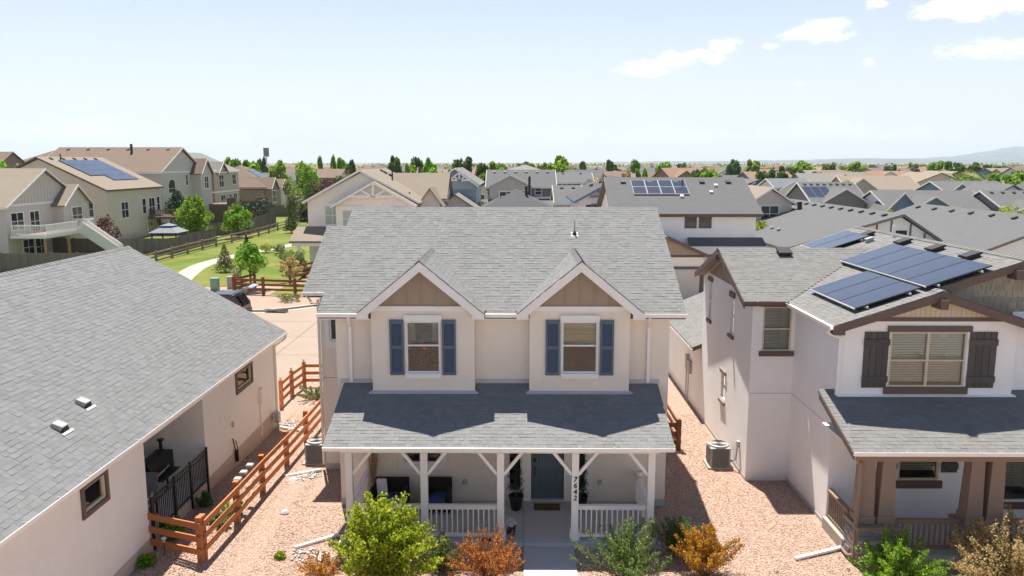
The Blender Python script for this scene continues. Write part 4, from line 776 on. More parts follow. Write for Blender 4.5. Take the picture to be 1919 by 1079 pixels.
# roofs
m4 = 1 / 3; c4 = 1 / math.sqrt(1 + m4 * m4); ms = .372; cs_ = 1 / math.sqrt(1 + ms * ms)
mb = MB(); slab(mb, [(8.37, 20.72, 5.93), (11.15, 20.72, 6.86), (11.15, 24.5, 6.86), (8.37, 24.5, 5.93)][::-1]); slab(mb, [(11.10, 21.1, 6.84), (13.55, 21.1, 7.66), (13.55, 32, 7.66), (8.37, 32, 5.93), (8.37, 24.4, 5.93), (11.10, 24.4, 6.84)][::-1]); slab(mb, [(13.55, 21.1, 7.66), (18.8, 21.1, 5.91), (18.8, 32, 5.91), (13.55, 32, 7.66)][::-1])
slab(mb, [(11.15, 20.72, 6.86), (13.95, 20.72, 5.92), (13.95, 21.5, 5.92), (11.15, 21.5, 6.86)][::-1])
slab(mb, [(7.02, 24.35, 5.95), (12.6, 24.35, 5.95), (12.6, 27.8, 7.23), (7.02, 27.8, 7.23)]); slab(mb, [(7.02, 27.8, 7.23), (12.6, 27.8, 7.23), (12.6, 31.3, 5.93), (7.02, 31.3, 5.93)])
slab(mb, [(8.30, 18.85, 3.16), (16, 18.85, 3.16), (16, 21.35, 4.02), (8.30, 21.35, 4.02)], .12); slab(mb, [(7.02, 31.26, 2.86), (7.02, 39.3, 2.86), (10.6, 39.3, 4.4), (10.6, 31.26, 4.4)][::-1]); slab(mb, [(10.6, 31.26, 4.4), (10.6, 39.3, 4.4), (14.2, 39.3, 2.86), (14.2, 31.26, 2.86)][::-1]); RROOF = mb.build('roof', 'deck_felt', RH)
def iv_left(s):
    x = 8.35 + s * c4; a, b = 20.7, 32.02
    if x > 11.15: return [(21.08 - 20.7, b - 20.7)]
    zs = 5.92 + (x - 8.35) * m4; d = (zs - 5.95) / ms; f0 = 24.35 + max(0, d)
    return [(0, f0 - 20.7)] + ([(31.3 - max(0, d) - 20.7, b - 20.7)] if x > 10.3 else [])
planes = [((8.35, 20.7, 5.92), (0, 1, 0), (c4, 0, c4 * m4), 5.2 / c4, iv_left), ((8.27, 18.8, 3.15), (1, 0, 0), (0, c4, c4 * .344), 2.55 / c4, lambda s: [(0, 7.7)]),
          ((7.0, 24.33, 5.945), (1, 0, 0), (0, cs_, cs_ * ms), 3.47 / cs_, lambda s: [(0, max(.3, 1.35 + (s * cs_ * ms) / m4 + .05))]),
          ((13.98, 20.7, 5.91), (0, 1, 0), (-c4, 0, c4 * m4), 2.83 / c4, lambda s: [(0, .7)]), ((7.0, 31.25, 2.855), (0, 1, 0), (cs_ * 1.0, 0, cs_ * .43), 3.6 / cs_, lambda s: [(0, 8.05)])]
shingles(RROOF, planes, 'shingle2', 290); shingles(RROOF, [((7.0, 31.32, 5.925), (1, 0, 0), (0, -cs_, cs_ * ms), 3.52 / cs_, lambda s: [(0, 5.6)])], 'shingle2')
ridge_caps(RROOF, (6.98, 27.8, 7.23), (12.2, 27.8, 7.23), (0, -cs_, -cs_ * ms), (0, cs_, -cs_ * ms), 'shingle2'); ridge_caps(RROOF, (13.55, 21.05, 7.665), (13.55, 32.04, 7.665), (c4, 0, -c4 * m4), (-c4, 0, -c4 * m4), 'shingle2'); ridge_caps(RROOF, (11.15, 20.68, 6.86), (11.15, 21.2, 6.86), (c4, 0, -c4 * m4), (-c4, 0, -c4 * m4), 'shingle2')
gutter(RH, 6.99, 8.30, 24.36, 5.95, 'brown'); gutter_y(RH, 8.36, -1, 20.72, 24.2, 5.925); gutter(RH, 8.26, 16, 18.88, 3.155); MB().box(8.4, 16, 18.885, 18.92, 2.98, 3.11).build('fascia', 'taupe', RH)
mb = MB(); mb.ext([(6.99, 24.33, 5.93), (6.99, 27.8, 7.21), (6.99, 27.8, 7.0), (6.99, 24.33, 5.73)], (.045, 0, 0)); mb.build('rake_board', 'brown', RH); mb = MB(); mb.ext([(6.99, 31.3, 5.92), (6.99, 27.8, 7.21), (6.99, 27.8, 7.0), (6.99, 31.3, 5.72)], (.045, 0, 0)); mb.build('rake_board', 'brown', RH)
MB().bar((6.9, 27.8, 6.93), (7.36, 27.8, 6.93), .13, .2).build('outrigger', 'brown', RH)
for a, b in ((24.4, 27.78), (27.82, 31.2)): za, zb = (5.80, 7.02) if a < 27 else (7.02, 5.80); mb = MB(); mb.ext([(7.03, a, za), (7.36, a, za), (7.36, b, zb), (7.03, b, zb)], (0, 0, .03)); mb.build('soffit', 'taupe', RH)
mb = MB(); mb.ext([(7.366, 25.2, 6.02), (7.366, 30.4, 6.02), (7.366, 27.8, 6.96)], (-.02, 0, 0)); mb.build('gable_panel', 'taupe', RH)
for s, x1, z1 in ((-1, 8.34, 5.90), (1, 13.98, 5.88)):
    mb = MB(); mb.ext([(11.15, 20.69, 6.835), (x1, 20.69, z1), (x1, 20.69, z1 - .22), (x1 - s * .32, 20.69, z1 - .22), (x1 - s * .32, 20.69, z1 - .11), (11.15, 20.69, 6.60)], (0, .045, 0)); mb.build('rake_board', 'brown', RH)
    mb = MB(); mb.ext([(11.15, 20.74, 6.68), (x1, 20.74, z1 - .2), (x1, 21.06, z1 - .2), (11.15, 21.06, 6.68)], (0, 0, .02)); mb.build('soffit', 'taupe', RH)
MB().bar((11.15, 20.55, 6.52), (11.15, 21.06, 6.52), .2, .26).build('outrigger', 'brown', RH)
MB().boxF(fb, 9.0, 13.35, 5.99, 6.09, .001, .05).build('trim_board', 'brown', RH)
k = 9.15
while k < 13.2:
    h = 6.70 - abs(k + .05 - 11.15) * .345
    if h > 6.12: MB().boxF(fb, k, k + .128, 6.092, h, .001, .02).build('gable_board', 'creamboard', RH)
    k += .136
mb = MB(); mb.ext([(11.10, 21.08, 6.83), (13.55, 21.08, 7.64), (13.55, 21.08, 7.42), (11.10, 21.08, 6.61)], (0, .045, 0)); mb.build('rake_board', 'brown', RH); mb = MB(); mb.ext([(13.55, 21.08, 7.64), (18.8, 21.08, 5.89), (18.8, 21.08, 5.67), (13.55, 21.08, 7.42)], (0, .045, 0)); mb.build('rake_board', 'brown', RH)
MB().bar((13.3, 20.95, 7.25), (13.3, 21.5, 7.25), .2, .26).build('outrigger', 'brown', RH); mb = MB(); mb.ext([(10.6, 21.42, 5.9), (16, 21.42, 5.9), (16, 21.42, 6.68), (13.55, 21.42, 7.46), (10.8, 21.42, 6.55)], (0, .02, 0)); mb.build('gable_backing', 'shakegrey', RH)
rr = random.Random(12); z = 5.95; row = 0
while z < 7.35:
    x = 11.2 + (row % 2) * .07 - .1
    while x < 15.4:
        w = rr.uniform(.12, .24); top = 7.42 - abs(x + w / 2 - 13.55) * m4
        if z + .1 < top and z > 5.9 + max(0, (13.98 - x)) * 0 and (x > 13.98 or z + .17 > 6.86 - (x - 11.15) * m4): MB().boxF(FS(21.42), x + .004, x + w - .004, z - rr.uniform(0, .02), min(z + .175, top), .001 + .006 * (row % 2), rr.uniform(.022, .032)).build('shake', 'shakegrey', RH)
        x += w
    z += .165; row += 1
# flashing and downspouts
mb = MB(); mb.boxF(fb, 8.68, 13.46, 3.90, 3.97, .001, .03); mb.ext([(8.66, 21.04, 3.945), (13.5, 21.04, 3.945), (13.5, 20.96, 3.918), (8.66, 20.96, 3.918)], (0, 0, .012)); mb.boxF(FS(21.35), 13.5, 16, 4.0, 4.07, .001, .03); mb.build('flashing', 'whitemetal', RH)
mb = MB(); mb.ext([(8.26, 18.8, 3.12), (8.26, 21.2, 3.95), (8.26, 21.2, 3.80), (8.26, 18.8, 2.97)], (.05, 0, 0)); mb.build('rake_board', 'brown', RH)
mb = MB(); mb.tube([(8.30, 20.85, 5.83), (8.32, 20.95, 5.68), (8.66, 21.0, 5.55)], .045); mb.box(8.62, 8.70, 20.97, 21.05, 3.95, 5.6); mb.build('downspout', 'white', RH)
mb = MB(); mb.tube([(8.5, 18.85, 3.05), (8.5, 19.1, 2.85), (8.62, 19.2, 2.7)], .045); mb.box(8.57, 8.66, 19.14, 19.22, .2, 2.75); mb.tube([(8.61, 19.18, .25), (8.58, 19.5, .1), (8.6, 19.9, .08)], .04); mb.build('downspout', 'taupe', RH)
# porch of the white house
MB().box(8.72, 16, 19.15, 21.35, -.1, .26).build('porch_slab', 'conc', RH, bevel=.012); MB().box(8.60, 8.715, 19.9, 21.3, -.1, .33).build('porch_kerb', 'concw', RH, bevel=.01)
MB().box(8.62, 16, 19.15, 19.5, 2.78, 3.03).build('porch_beam', 'taupe', RH); MB().box(8.45, 16, 18.95, 21.34, 3.04, 3.07).build('porch_ceiling', 'trim', RH)
rs = random.Random(21)
for px in (8.66, 11.42, 15.1):
    base = MB().box(px, px + 1.0, 19.1, 19.85, -.05, .95).build('pier', 'stoneB', RH)
    for F, u0, u1 in ((FS(19.1), px - .03, px + 1.03), (FW(px), 19.08, 19.86)):
        z = .0
        while z < .92:
            h = rs.choice((.07, .09, .11, .13)); u = u0
            while u < u1 - .02:
                w = min(rs.uniform(.14, .42), u1 - u); MB().boxF(F, u + .004, u + w - .004, z + .004, min(z + h, .945) - .003, .001, rs.uniform(.02, .06)).build('ledger_stone', rs.choice(('stoneA', 'stoneB', 'stoneB', 'stoneC')), base); u += w
            z += h
    MB().box(px - .07, px + 1.07, 19.02, 19.92, .951, 1.06).build('pier_cap', 'taupe', base, bevel=.012)
    for cx in (px + .24, px + .76):
        mb = MB(); mb.hexa([(cx - .21, 19.27, 1.061), (cx + .21, 19.27, 1.061), (cx + .21, 19.69, 1.061), (cx - .21, 19.69, 1.061), (cx - .165, 19.30, 2.78), (cx + .165, 19.30, 2.78), (cx + .165, 19.63, 2.78), (cx - .165, 19.63, 2.78)])
        c_ = mb.build('column', 'taupe', base); MB().box(cx - .235, cx + .235, 19.245, 19.715, 1.0615, 1.26).build('column_base', 'taupe', base, bevel=.01)
railing(RH, (9.72, 19.4), (11.38, 19.4), .26, 'taupe', .135, .04, .85); railing(RH, (12.5, 19.4), (15.0, 19.4), .26, 'taupe', .135, .04, .85); railing(RH, (8.76, 19.9), (8.76, 21.32), .26, 'taupe', .135, .04, .85)
# roof vents
def box_vent(parent, x, y, z, U, S, N, mat='vent', w=.24, name='roof_vent'):
    O = Vector((x, y, z)); mb = MB()
    def P(a, b, c): return O + U * a + S * b + N * c
    mb.hexa([P(-w * .8, -w * .8, -.02), P(w * .8, -w * .8, -.02), P(w * .8, w * .8, -.02), P(-w * .8, w * .8, -.02), P(-w * .75, -w * .75, .09), P(w * .75, -w * .75, .09), P(w * .75, w * .75, .09), P(-w * .75, w * .75, .09)])
    mb.hexa([P(-w, -w, .091), P(w, -w, .091), P(w, w, .091), P(-w, w, .091), P(-w * .93, -w * .93, .15), P(w * .93, -w * .93, .15), P(w * .93, w * .93, .15), P(-w * .93, w * .93, .15)]); return mb.build(name, mat, parent)
UL, SL_, NL = Vector((0, 1, 0)), Vector((c4, 0, c4 * m4)), Vector((-c4 * m4, 0, c4))
for y in (29.7, 26.9, 24.8, 22.85): box_vent(RROOF, 13.02, y, 5.92 + (13.02 - 8.35) * m4, UL, SL_, NL)
box_vent(RROOF, 12.69, 28.75, 7.37, UL, SL_, NL, 'ventl', .14); box_vent(RROOF, 9.16, 27.4, 7.09, Vector((1, 0, 0)), Vector((0, cs_, cs_ * ms)), Vector((0, -cs_ * ms, cs_)))
mb = MB(); mb.cyl((13.3, 28.3, 7.5), (13.3, 28.3, 8.0), .05); mb.build('vent_pipe', 'white', RROOF)
# meter, conduit on the wall of the rear wing
mb = MB(); holed_wall(mb, FW(7.4), 31.26, 39, 0, 2.85); mb.add([(7.4, 39, 0), (14, 39, 0), (14, 39, 2.85), (7.4, 39, 2.85)], [(0, 1, 2, 3)]); mb.add([(7.4, 31.27, 2.8), (10.6, 31.27, 4.2), (13.8, 31.27, 2.8)], [(0, 1, 2)]); mb.build('wing_wall', 'stucco_c', RH); gutter_y(RH, 7.05, -1, 31.27, 39.3, 2.855)
mb = MB(); mb.boxF(FW(7.4), 33.0, 33.35, 1.3, 1.85, .001, .14); mb.boxF(FW(7.4), 33.5, 33.8, 1.4, 2.0, .001, .14); mb.cyl((7.3, 33.2, 0), (7.3, 33.2, 1.3), .03); mb.cyl((7.3, 33.6, 0), (7.3, 33.6, 1.4), .03); mb.build('meter_box', 'acgrey', RH)
mb = MB(); mb.boxF(fw_, 25.35, 25.5, .85, 1.05, .001, .09); mb.tube([(7.31, 25.42, .85), (7.28, 25.45, .4), (7.1, 25.8, .15)], .025); mb.build('disconnect_box', 'acgrey', RH)
# solar panels
def array(label, cells, x0, dx, zoff=.14):
    root = thing('solar_array', label, 'solar panels', (cells[0][0], cells[0][1], 5.92 + (cells[0][0] - 8.35) * m4))
    for (xa, ya, yb) in cells:
        def P(x, y, c): return Vector((x, y, 5.92 + (x - 8.35) * m4)) + NL * c
        xb = xa + dx; g = .012
        f = MB().hexa([P(xa, ya + g, zoff - .03), P(xb, ya + g, zoff - .03), P(xb, yb - g, zoff - .03), P(xa, yb - g, zoff - .03), P(xa, ya + g, zoff + .005), P(xb, ya + g, zoff + .005), P(xb, yb - g, zoff + .005), P(xa, yb - g, zoff + .005)]).build('panel_frame', 'vent', root)
        MB().add([P(xa + .02, ya + .03, zoff + .008), P(xb - .02, ya + .03, zoff + .008), P(xb - .02, yb - .03, zoff + .008), P(xa + .02, yb - .03, zoff + .008)], [(0, 1, 2, 3)]).build('panel', 'solar', f)
    ya, yb = min(c[1] for c in cells), max(c[2] for c in cells)
    for xa in sorted({c[0] for c in cells}):
        q = [c for c in cells if c[0] == xa]; a, b = min(c[1] for c in q), max(c[2] for c in q)
        for xx in (xa + .3, xa + dx - .3): MB().bar(P(xx, a - .04, .07), P(xx, b + .04, .07), .05, .05, NL).build('mounting_rail', 'alu', root)
        for xx in (xa, ): MB().bar(P(xx - .012, a, zoff - .01), P(xx - .012, b, zoff - .01), .02, .04, NL).build('edge_trim', 'alu', root)
        y = a + .2
        while y < b:
            for xx in (xa + .3, xa + dx - .3): MB().bar(P(xx, y, 0.0), P(xx, y, .06), .05, .05, UL).build('foot', 'vent', root)
            y += 1.2
def rows(xa, y0, y1, n): return [(xa, y0 + (y1 - y0) * i / n, y0 + (y1 - y0) * (i + 1) / n) for i in range(n)]
array('large two-row array of dark blue solar panels on the white house roof', rows(9.12, 21.18, 24.5, 3) + rows(10.95, 21.12, 26.8, 5), 9.12, 1.72); array('small two-panel solar array near the back of the white house roof', rows(11.15, 29.1, 31.25, 2), 11.1, 1.72)

# ================================================================== fences near the houses
def rail_fence(name, label, posts, mat, zr, w=.10, ph=1.15, rail=(.05, .14), group=None, postcap=None, zf=lambda x, y: 0., off=0.):
    root = thing(name, label, 'fence', (posts[0][0], posts[0][1], zf(*posts[0][:2])), group)
    for i, p in enumerate(posts):
        z = zf(*p); o = MB().box(p[0] - w / 2, p[0] + w / 2, p[1] - w / 2, p[1] + w / 2, z - .1, z + ph).build('post', mat, root, bevel=.008)
        if postcap: MB().box(p[0] - .035, p[0] + .035, p[1] - .035, p[1] + .035, z + ph, z + ph + .14).build('finial', postcap, o)
    for a, b in zip(posts, posts[1:]):
        A, B = Vector((*a, 0)), Vector((*b, 0)); d = (B - A).normalized(); n = Vector((-d.y, d.x, 0)) * off; e = w * .5 + .03
        for h in zr: MB().bar(A - d * e * .9 + n + Vector((0, 0, zf(*a) + h)), B + d * e * .9 + n + Vector((0, 0, zf(*b) + h)), rail[0], rail[1]).build('rail', mat, root)
    return root
FP = [(-8.02, 19.0), (-7.93, 21.2), (-7.88, 23.3), (-7.83, 25.7), (-7.80, 28.1), (-7.76, 30.6)]
rail_fence('rail_fence', 'long orange-stained three-rail fence running beside the cream house', FP, 'cedar', (.34, .68, 1.02), .15, 1.2, (.045, .15), None, None, gz, -.1)
rail_fence('rail_fence', 'short orange-stained three-rail fence meeting the cream house wall', [(-9.62, 19.28), (-8.04, 18.87)], 'cedar', (.30, .64, .99), .15, 1.2, (.045, .16), None, None, gz, -.1)
rail_fence('rail_fence', 'orange-stained three-rail fence with post finials bordering the lane', [(-9.95, 32.3), (-9.95, 33.9), (-9.8, 35.4), (-7.6, 35.5), (-5.6, 35.55)], 'cedar', (.32, .66, 1.0), .15, 1.18, (.045, .14), None, 'galv')
rail_fence('rail_fence', 'short dark-stained rail fence in the gap between the beige and white houses', [(4.5, 27.3), (5.75, 27.4)], 'cedard', (.30, .62, .94), .16, 1.15, (.05, .16)); rail_fence('rail_fence', 'dark-stained rail fence running back behind the gravel gap', [(5.75, 27.55), (5.75, 30.2)], 'cedard', (.32, .64, .96), .12, 1.1, (.045, .14))
for i, (y, d_) in enumerate(((21.45, 'nearest the bend of'), (21.95, 'midway along'), (22.5, 'farthest along'))):
    z = gz(-7.9, y) + 1.1; r = thing('solar_lamp', 'square solar cap lamp on the top rail, ' + d_ + ' the three-lamp group', 'lamp', (-7.97, y, z), 'solar lamps on the orange fence'); MB().box(-8.06, -7.86, y - .1, y + .1, z + .0, z + .09).build('body', 'acgrey', r, bevel=.01); MB().box(-8.04, -7.88, y - .08, y + .08, z + .0905, z + .105).build('solar_cell', 'creamboard', r); MB().box(-8.0, -7.93, y - .03, y + .03, z - .04, z).build('bracket', 'black', r)
r = thing('path_light', 'small solar stake light in front of the short orange fence', 'lamp', (-9.0, 18.95, gz(-9, 18.95))); z = gz(-9, 18.95); MB().cyl((-9, 18.95, z), (-9, 18.95, z + .34), .012).build('stake', 'black', r); MB().lathe((-9, 18.95, z + .34), [(.03, 0), (.045, .10), (.07, .11), (.06, .14), (.02, .15)], 12).build('lamp_head', 'alu', r, smooth=True)

# ================================================================== plants around the porch
shrub('leafy_shrub', 'large bright lime-green shrub in front of the porch railing', (-3.30, 18.1, 0), 2.40, 1.25, 'lf_bright', 120, 130, .085, .11, .012, .55, aspect=.55, seed=2, low=.12)
shrub('leafy_shrub', 'small sage-green shrub between the lime shrub and the orange barberry', (-1.95, 18.75, 0), .95, .6, 'lf_olive', 55, 55, .045, .06, .006, .5, seed=3)
shrub('barberry', 'orange barberry beside the front walkway', (-.72, 18.4, 0), 1.3, .95, 'lf_orange', 90, 75, .045, .055, .006, .35, seed=4)
shrub('leafy_shrub', 'open green shrub in front of the short porch railing, beside the walkway', (2.68, 18.5, 0), 1.55, 1.15, 'lf_olive', 75, 95, .05, .07, .008, .4, seed=5); shrub('leafy_shrub', 'dark olive shrub at the right corner of the porch, behind the amber barberry', (4.22, 19.7, 0), 1.0, .72, 'lf_green', 60, 60, .05, .07, .007, .45, seed=6)
shrub('barberry', 'amber-orange barberry beside the gravel strip', (4.68, 18.6, 0), 1.45, .75, 'lf_amber', 75, 90, .05, .065, .007, .5, seed=7); shrub('barberry', 'low rust-coloured barberry beside the lime shrub and the white stones', (-4.95, 18.45, 0), .62, .6, 'lf_orange', 45, 45, .045, .05, .005, .4, seed=8)
shrub('leafy_shrub', 'fresh green shrub in front of the stone pier of the white house', (9.2, 18.3, 0), 1.45, 1.15, 'lf_mid', 65, 85, .06, .075, .008, .45, seed=9); shrub('leafy_shrub', 'large tan and pink leaved shrub in front of the white house railing', (11.95, 17.9, 0), 1.85, 1.75, 'lf_tan', 110, 110, .06, .09, .009, .45, seed=10)
rr = random.Random(31)
for i, (x, y, h, rad, m, lab) in enumerate(((-9.2, 19.95, .5, .5, 'lf_mid', 'leafy green plant behind the short orange fence'), (-9.15, 21.9, .42, .25, 'lf_green', 'small fern-like plant at the foot of the black railing'), (-8.3, 20.9, .3, .4, 'lf_sage', 'pale ground plant behind the bend of the orange fence'), (-8.15, 21.6, .35, .3, 'lf_mid', 'small green plant beside the orange fence posts'), (-9.2, 18.4, .28, .28, 'lf_mid', 'low weed at the foot of the cream house wall'), (-8.8, 33.6, .7, .9, 'lf_sage', 'spreading yellow-green juniper by the lane fence'), (-7.4, 34.2, .6, .8, 'lf_mid', 'low green juniper behind the beige house wing'), (-6.2, 19.4, .14, .10, 'lf_yellow', 'tiny yellow-green weed sprouting in the open gravel'))):
    shrub('ground_plant', lab, (x, y, gz(x, y)), h, rad, m, 26, 45, .07, .05, .005, .4, cat='plant', seed=40 + i, low=.1)
# loose stones over the gravel
def stones(name, label, n, gen, size, mat, cat='gravel', seed=5):
    rng = np.random.default_rng(seed); P = np.array([gen(rng) for _ in range(n)]); s = rng.uniform(.6, 1.35, (n, 1)) * size
    base = np.array([(1, 0, 0), (0, 1, 0), (-1, 0, 0), (0, -1, 0), (0, 0, 1), (0, 0, -1)], float); V = base[None] * (s * rng.uniform(.6, 1.1, (n, 3)))[:, None, :] + rng.normal(size=(n, 6, 3)) * (s * .16)[:, None, :]
    a = rng.uniform(0, 6.28, n); ca, sa = np.cos(a)[:, None], np.sin(a)[:, None]; x, y = V[:, :, 0] * ca - V[:, :, 1] * sa, V[:, :, 0] * sa + V[:, :, 1] * ca; V = np.stack([x, y, V[:, :, 2] * .7], 2) + P[:, None, :]
    f = np.array([(0, 1, 4), (1, 2, 4), (2, 3, 4), (3, 0, 4), (1, 0, 5), (2, 1, 5), (3, 2, 5), (0, 3, 5)], np.int32); fa = (f[None] + (np.arange(n) * 6)[:, None, None]).reshape(-1, 3)
    me = bpy.data.meshes.new(name); me.vertices.add(n * 6); me.vertices.foreach_set('co', V.astype(np.float32).ravel()); k = len(fa); me.loops.add(k * 3); me.loops.foreach_set('vertex_index', fa.astype(np.int32).ravel()); me.polygons.add(k); me.polygons.foreach_set('loop_start', np.arange(0, k * 3, 3, dtype=np.int32)); me.polygons.foreach_set('loop_total', np.full(k, 3, dtype=np.int32)); me.update(); me.materials.append(M[mat])
    return tag(link(name, me), label, cat, None, 'stuff')
def m_stone(name, c):
    t = NT(name); r = t.island(); col = t.ramp(r, [(0, sc3(c, .55)), (.3, sc3(c, .9)), (.75, sc3(c, 1.12)), (1, (c[0] * 1.25, c[1] * 1.36, c[2] * 1.45))]); t.bsdf(col, .95, None, .15); return t.m
M['stone_pink'] = m_stone('pink_stone', (.57, .40, .31)); M['stone_white'] = m_stone('white_river_stone', (.55, .52, .49))
def gen_yard(rng):
    while True:
        x, y = rng.uniform(-9.4, 9.0), 14.5 + 17 * rng.uniform(0, 1) ** 1.5
        if (-5.0 < x < 3.9 and y > 19.9) or (-6.5 < x < 4.45 and y > 22.6) or (x > 7.3 and y > 24.6) or (x > 8.5 and y > 19) or (.1 < x < 1.55 and y < 20): continue
        return (x, y, gz(x, y) + .005)
stones('gravel', 'loose pink gravel covering the yards between the houses', 42000, gen_yard, .024, 'stone_pink')
rng = np.random.default_rng(91); P = []
for k in range(70):
    x, y, z = gen_yard(rng)
    if y > 17: P.append(np.array([x, y, z]) + rng.normal(size=(int(rng.integers(5, 22)), 3)) * np.array([.05, .05, .018]) * rng.uniform(.6, 1.6) + np.array([0, 0, .03]))
tag(link('weeds', quads_mesh('weeds', leaf_arrays(np.concatenate(P), .055, .022, .6, rng), 'lf_olive')), 'tiny weeds scattered through the pink gravel', 'weeds', None, 'stuff')
P = []
for cx, cy, r_ in ((-.7, 18.3, .9), (4.7, 18.5, .8), (-3.3, 18.0, 1.2), (2.7, 18.4, 1.1), (9.3, 18.2, 1.1)): P.append(np.stack([cx + rng.normal(size=70) * r_ * .7, cy + rng.normal(size=70) * r_ * .6, np.full(70, .035)], 1))
tag(link('leaf_litter', quads_mesh('leaf_litter', leaf_arrays(np.concatenate(P), .05, .035, 0, rng), 'lf_tan')), 'dry fallen leaves lying under the front shrubs', 'leaves', None, 'stuff')
def gen_w(rng):
    c = ((-5.5, 19.6, .45), (-5.2, 19.2, .4), (-7.3, 24.5, .35), (-6.9, 24.9, .3), (-8.3, 29.5, .5), (-8.8, 30.2, .6))[rng.integers(0, 6)]; return (c[0] + rng.normal() * c[2] * .6, c[1] + rng.normal() * c[2] * .4, .02)
stones('gravel', 'white river stones at the ends of the downspout extensions', 420, gen_w, .055, 'stone_white', 'stones', 6)
tag(MB().lathe((-6.85, 22.05, 0), [(.10, -.02), (.13, .04), (.08, .10), (.02, .11)], 7).build('rock', 'stone_white', None, org=(-6.85, 22.05, 0)), 'single white rock on the gravel beside the orange fence', 'rock')

# ================================================================== houses behind
def bg_house(name, label, x0, x1, y0, y1, ze, zr, axis, wall, roof, trim='white', wins=(), gables=(), vents=0, z0=-.1, group=None, ov=.4, ridge=None, th=.16, cat='house'):
    """box with a gable ('x'/'y' = ridge direction) or hip ('hx'/'hy') roof; wins: (face,u0,u1,v0,v1[,cols,trim]); gables: (face, u, half width, eave z, peak z, forward, wall, truss)"""
    root = thing(name, label, cat, ((x0 + x1) / 2, (y0 + y1) / 2, 0), group); mb = MB(); hx, hy = (x0 + x1) / 2, (y0 + y1) / 2
    if axis[-1] == 'x': hy = ridge if ridge is not None else hy
    else: hx = ridge if ridge is not None else hx
    mb.box(x0, x1, y0, y1, z0, ze)
    if axis == 'x': mb.add([(x0, y0, ze), (x0, y1, ze), (x0, hy, zr - th), (x1, y0, ze), (x1, y1, ze), (x1, hy, zr - th)], [(0, 2, 1), (3, 4, 5), (0, 3, 5, 2), (1, 2, 5, 4)])
    if axis == 'y': mb.add([(x0, y0, ze), (x1, y0, ze), (hx, y0, zr - th), (x0, y1, ze), (x1, y1, ze), (hx, y1, zr - th)], [(0, 1, 2), (3, 5, 4), (0, 2, 5, 3), (1, 4, 5, 2)])
    mb.build('wall', wall, root); rf = MB(); ta = MB()
    def sl(p, q=None): rf.ext([(x, y, z - th) for x, y, z in p], (0, 0, th)); 
    if axis == 'x':
        a = (zr - ze) / (hy - y0); b = (zr - ze) / (y1 - hy)
        sl([(x0 - ov, y0 - ov, ze - ov * a + th), (x1 + ov, y0 - ov, ze - ov * a + th), (x1 + ov, hy, zr + th), (x0 - ov, hy, zr + th)]); sl([(x0 - ov, hy, zr + th), (x1 + ov, hy, zr + th), (x1 + ov, y1 + ov, ze - ov * b + th), (x0 - ov, y1 + ov, ze - ov * b + th)])
        ta.box(x0 - ov, x1 + ov, y0 - ov - .05, y0 - ov - .003, ze - ov * a - .08, ze - ov * a + th - .02)
        for x in (x0 - ov - .045, x1 + ov + .003): ta.ext([(x, y0 - ov, ze - ov * a - .06), (x, hy, zr - .06), (x, hy, zr + th - .015), (x, y0 - ov, ze - ov * a + th - .015)], (.042, 0, 0)); ta.ext([(x, y1 + ov, ze - ov * b - .06), (x, hy, zr - .06), (x, hy, zr + th - .015), (x, y1 + ov, ze - ov * b + th - .015)], (.042, 0, 0))
    elif axis == 'y':
        a = (zr - ze) / (hx - x0); b = (zr - ze) / (x1 - hx)
        sl([(x0 - ov, y0 - ov, ze - ov * a + th), (hx, y0 - ov, zr + th), (hx, y1 + ov, zr + th), (x0 - ov, y1 + ov, ze - ov * a + th)]); sl([(hx, y0 - ov, zr + th), (x1 + ov, y0 - ov, ze - ov * b + th), (x1 + ov, y1 + ov, ze - ov * b + th), (hx, y1 + ov, zr + th)])
        for y in (y0 - ov - .05, y1 + ov + .005): ta.ext([(x0 - ov, y, ze - ov * a - .06), (hx, y, zr - .06), (hx, y, zr + th - .015), (x0 - ov, y, ze - ov * a + th - .015)], (0, .042, 0)); ta.ext([(x1 + ov, y, ze - ov * b - .06), (hx, y, zr - .06), (hx, y, zr + th - .015), (x1 + ov, y, ze - ov * b + th - .015)], (0, .042, 0))
        for x in (x0 - ov - .05, x1 + ov + .004): zz_ = ze - ov * (a if x < hx else b); ta.box(x, x + .045, y0 - ov, y1 + ov, zz_ - .06, zz_ + th - .02)
    else:
        X0, X1, Y0, Y1 = x0 - ov, x1 + ov, y0 - ov, y1 + ov; e = ze
        if axis == 'hx': q = min((Y1 - Y0) / 2, (X1 - X0) / 2 - .3); A, B = (X0 + q, hy, zr), (X1 - q, hy, zr)
        else: q = min((X1 - X0) / 2, (Y1 - Y0) / 2 - .3); A, B = (hx, Y0 + q, zr), (hx, Y1 - q, zr)
        c = [(X0, Y0, e), (X1, Y0, e), (X1, Y1, e), (X0, Y1, e)]; vs = c + [A, B]; fs = [(0, 1, 5, 4), (1, 2, 5), (2, 3, 4, 5), (3, 0, 4)] if axis == 'hx' else [(0, 1, 4), (1, 2, 5, 4), (2, 3, 5), (3, 0, 4, 5)]
        rf.add(vs, fs); rf.box(X0, X1, Y0, Y1, e - th, e - .003); ta.box(X0 - .05, X1 + .05, Y0 - .05, Y1 + .05, e - th - .06, e - th - .001)
    RF = rf.build('roof', roof, root); ta.build('fascia', trim, root)
    FF = {'S': FS(y0), 'E': FE(x1), 'W': FW(x0), 'N': FN(y1)}
    for w in wins:
        F = FF[w[0]] if isinstance(w[0], str) else w[0]; flat_window(root, F, w[1], w[2], w[3], w[4], w[6] if len(w) > 6 else trim, .11, w[5] if len(w) > 5 else 1)
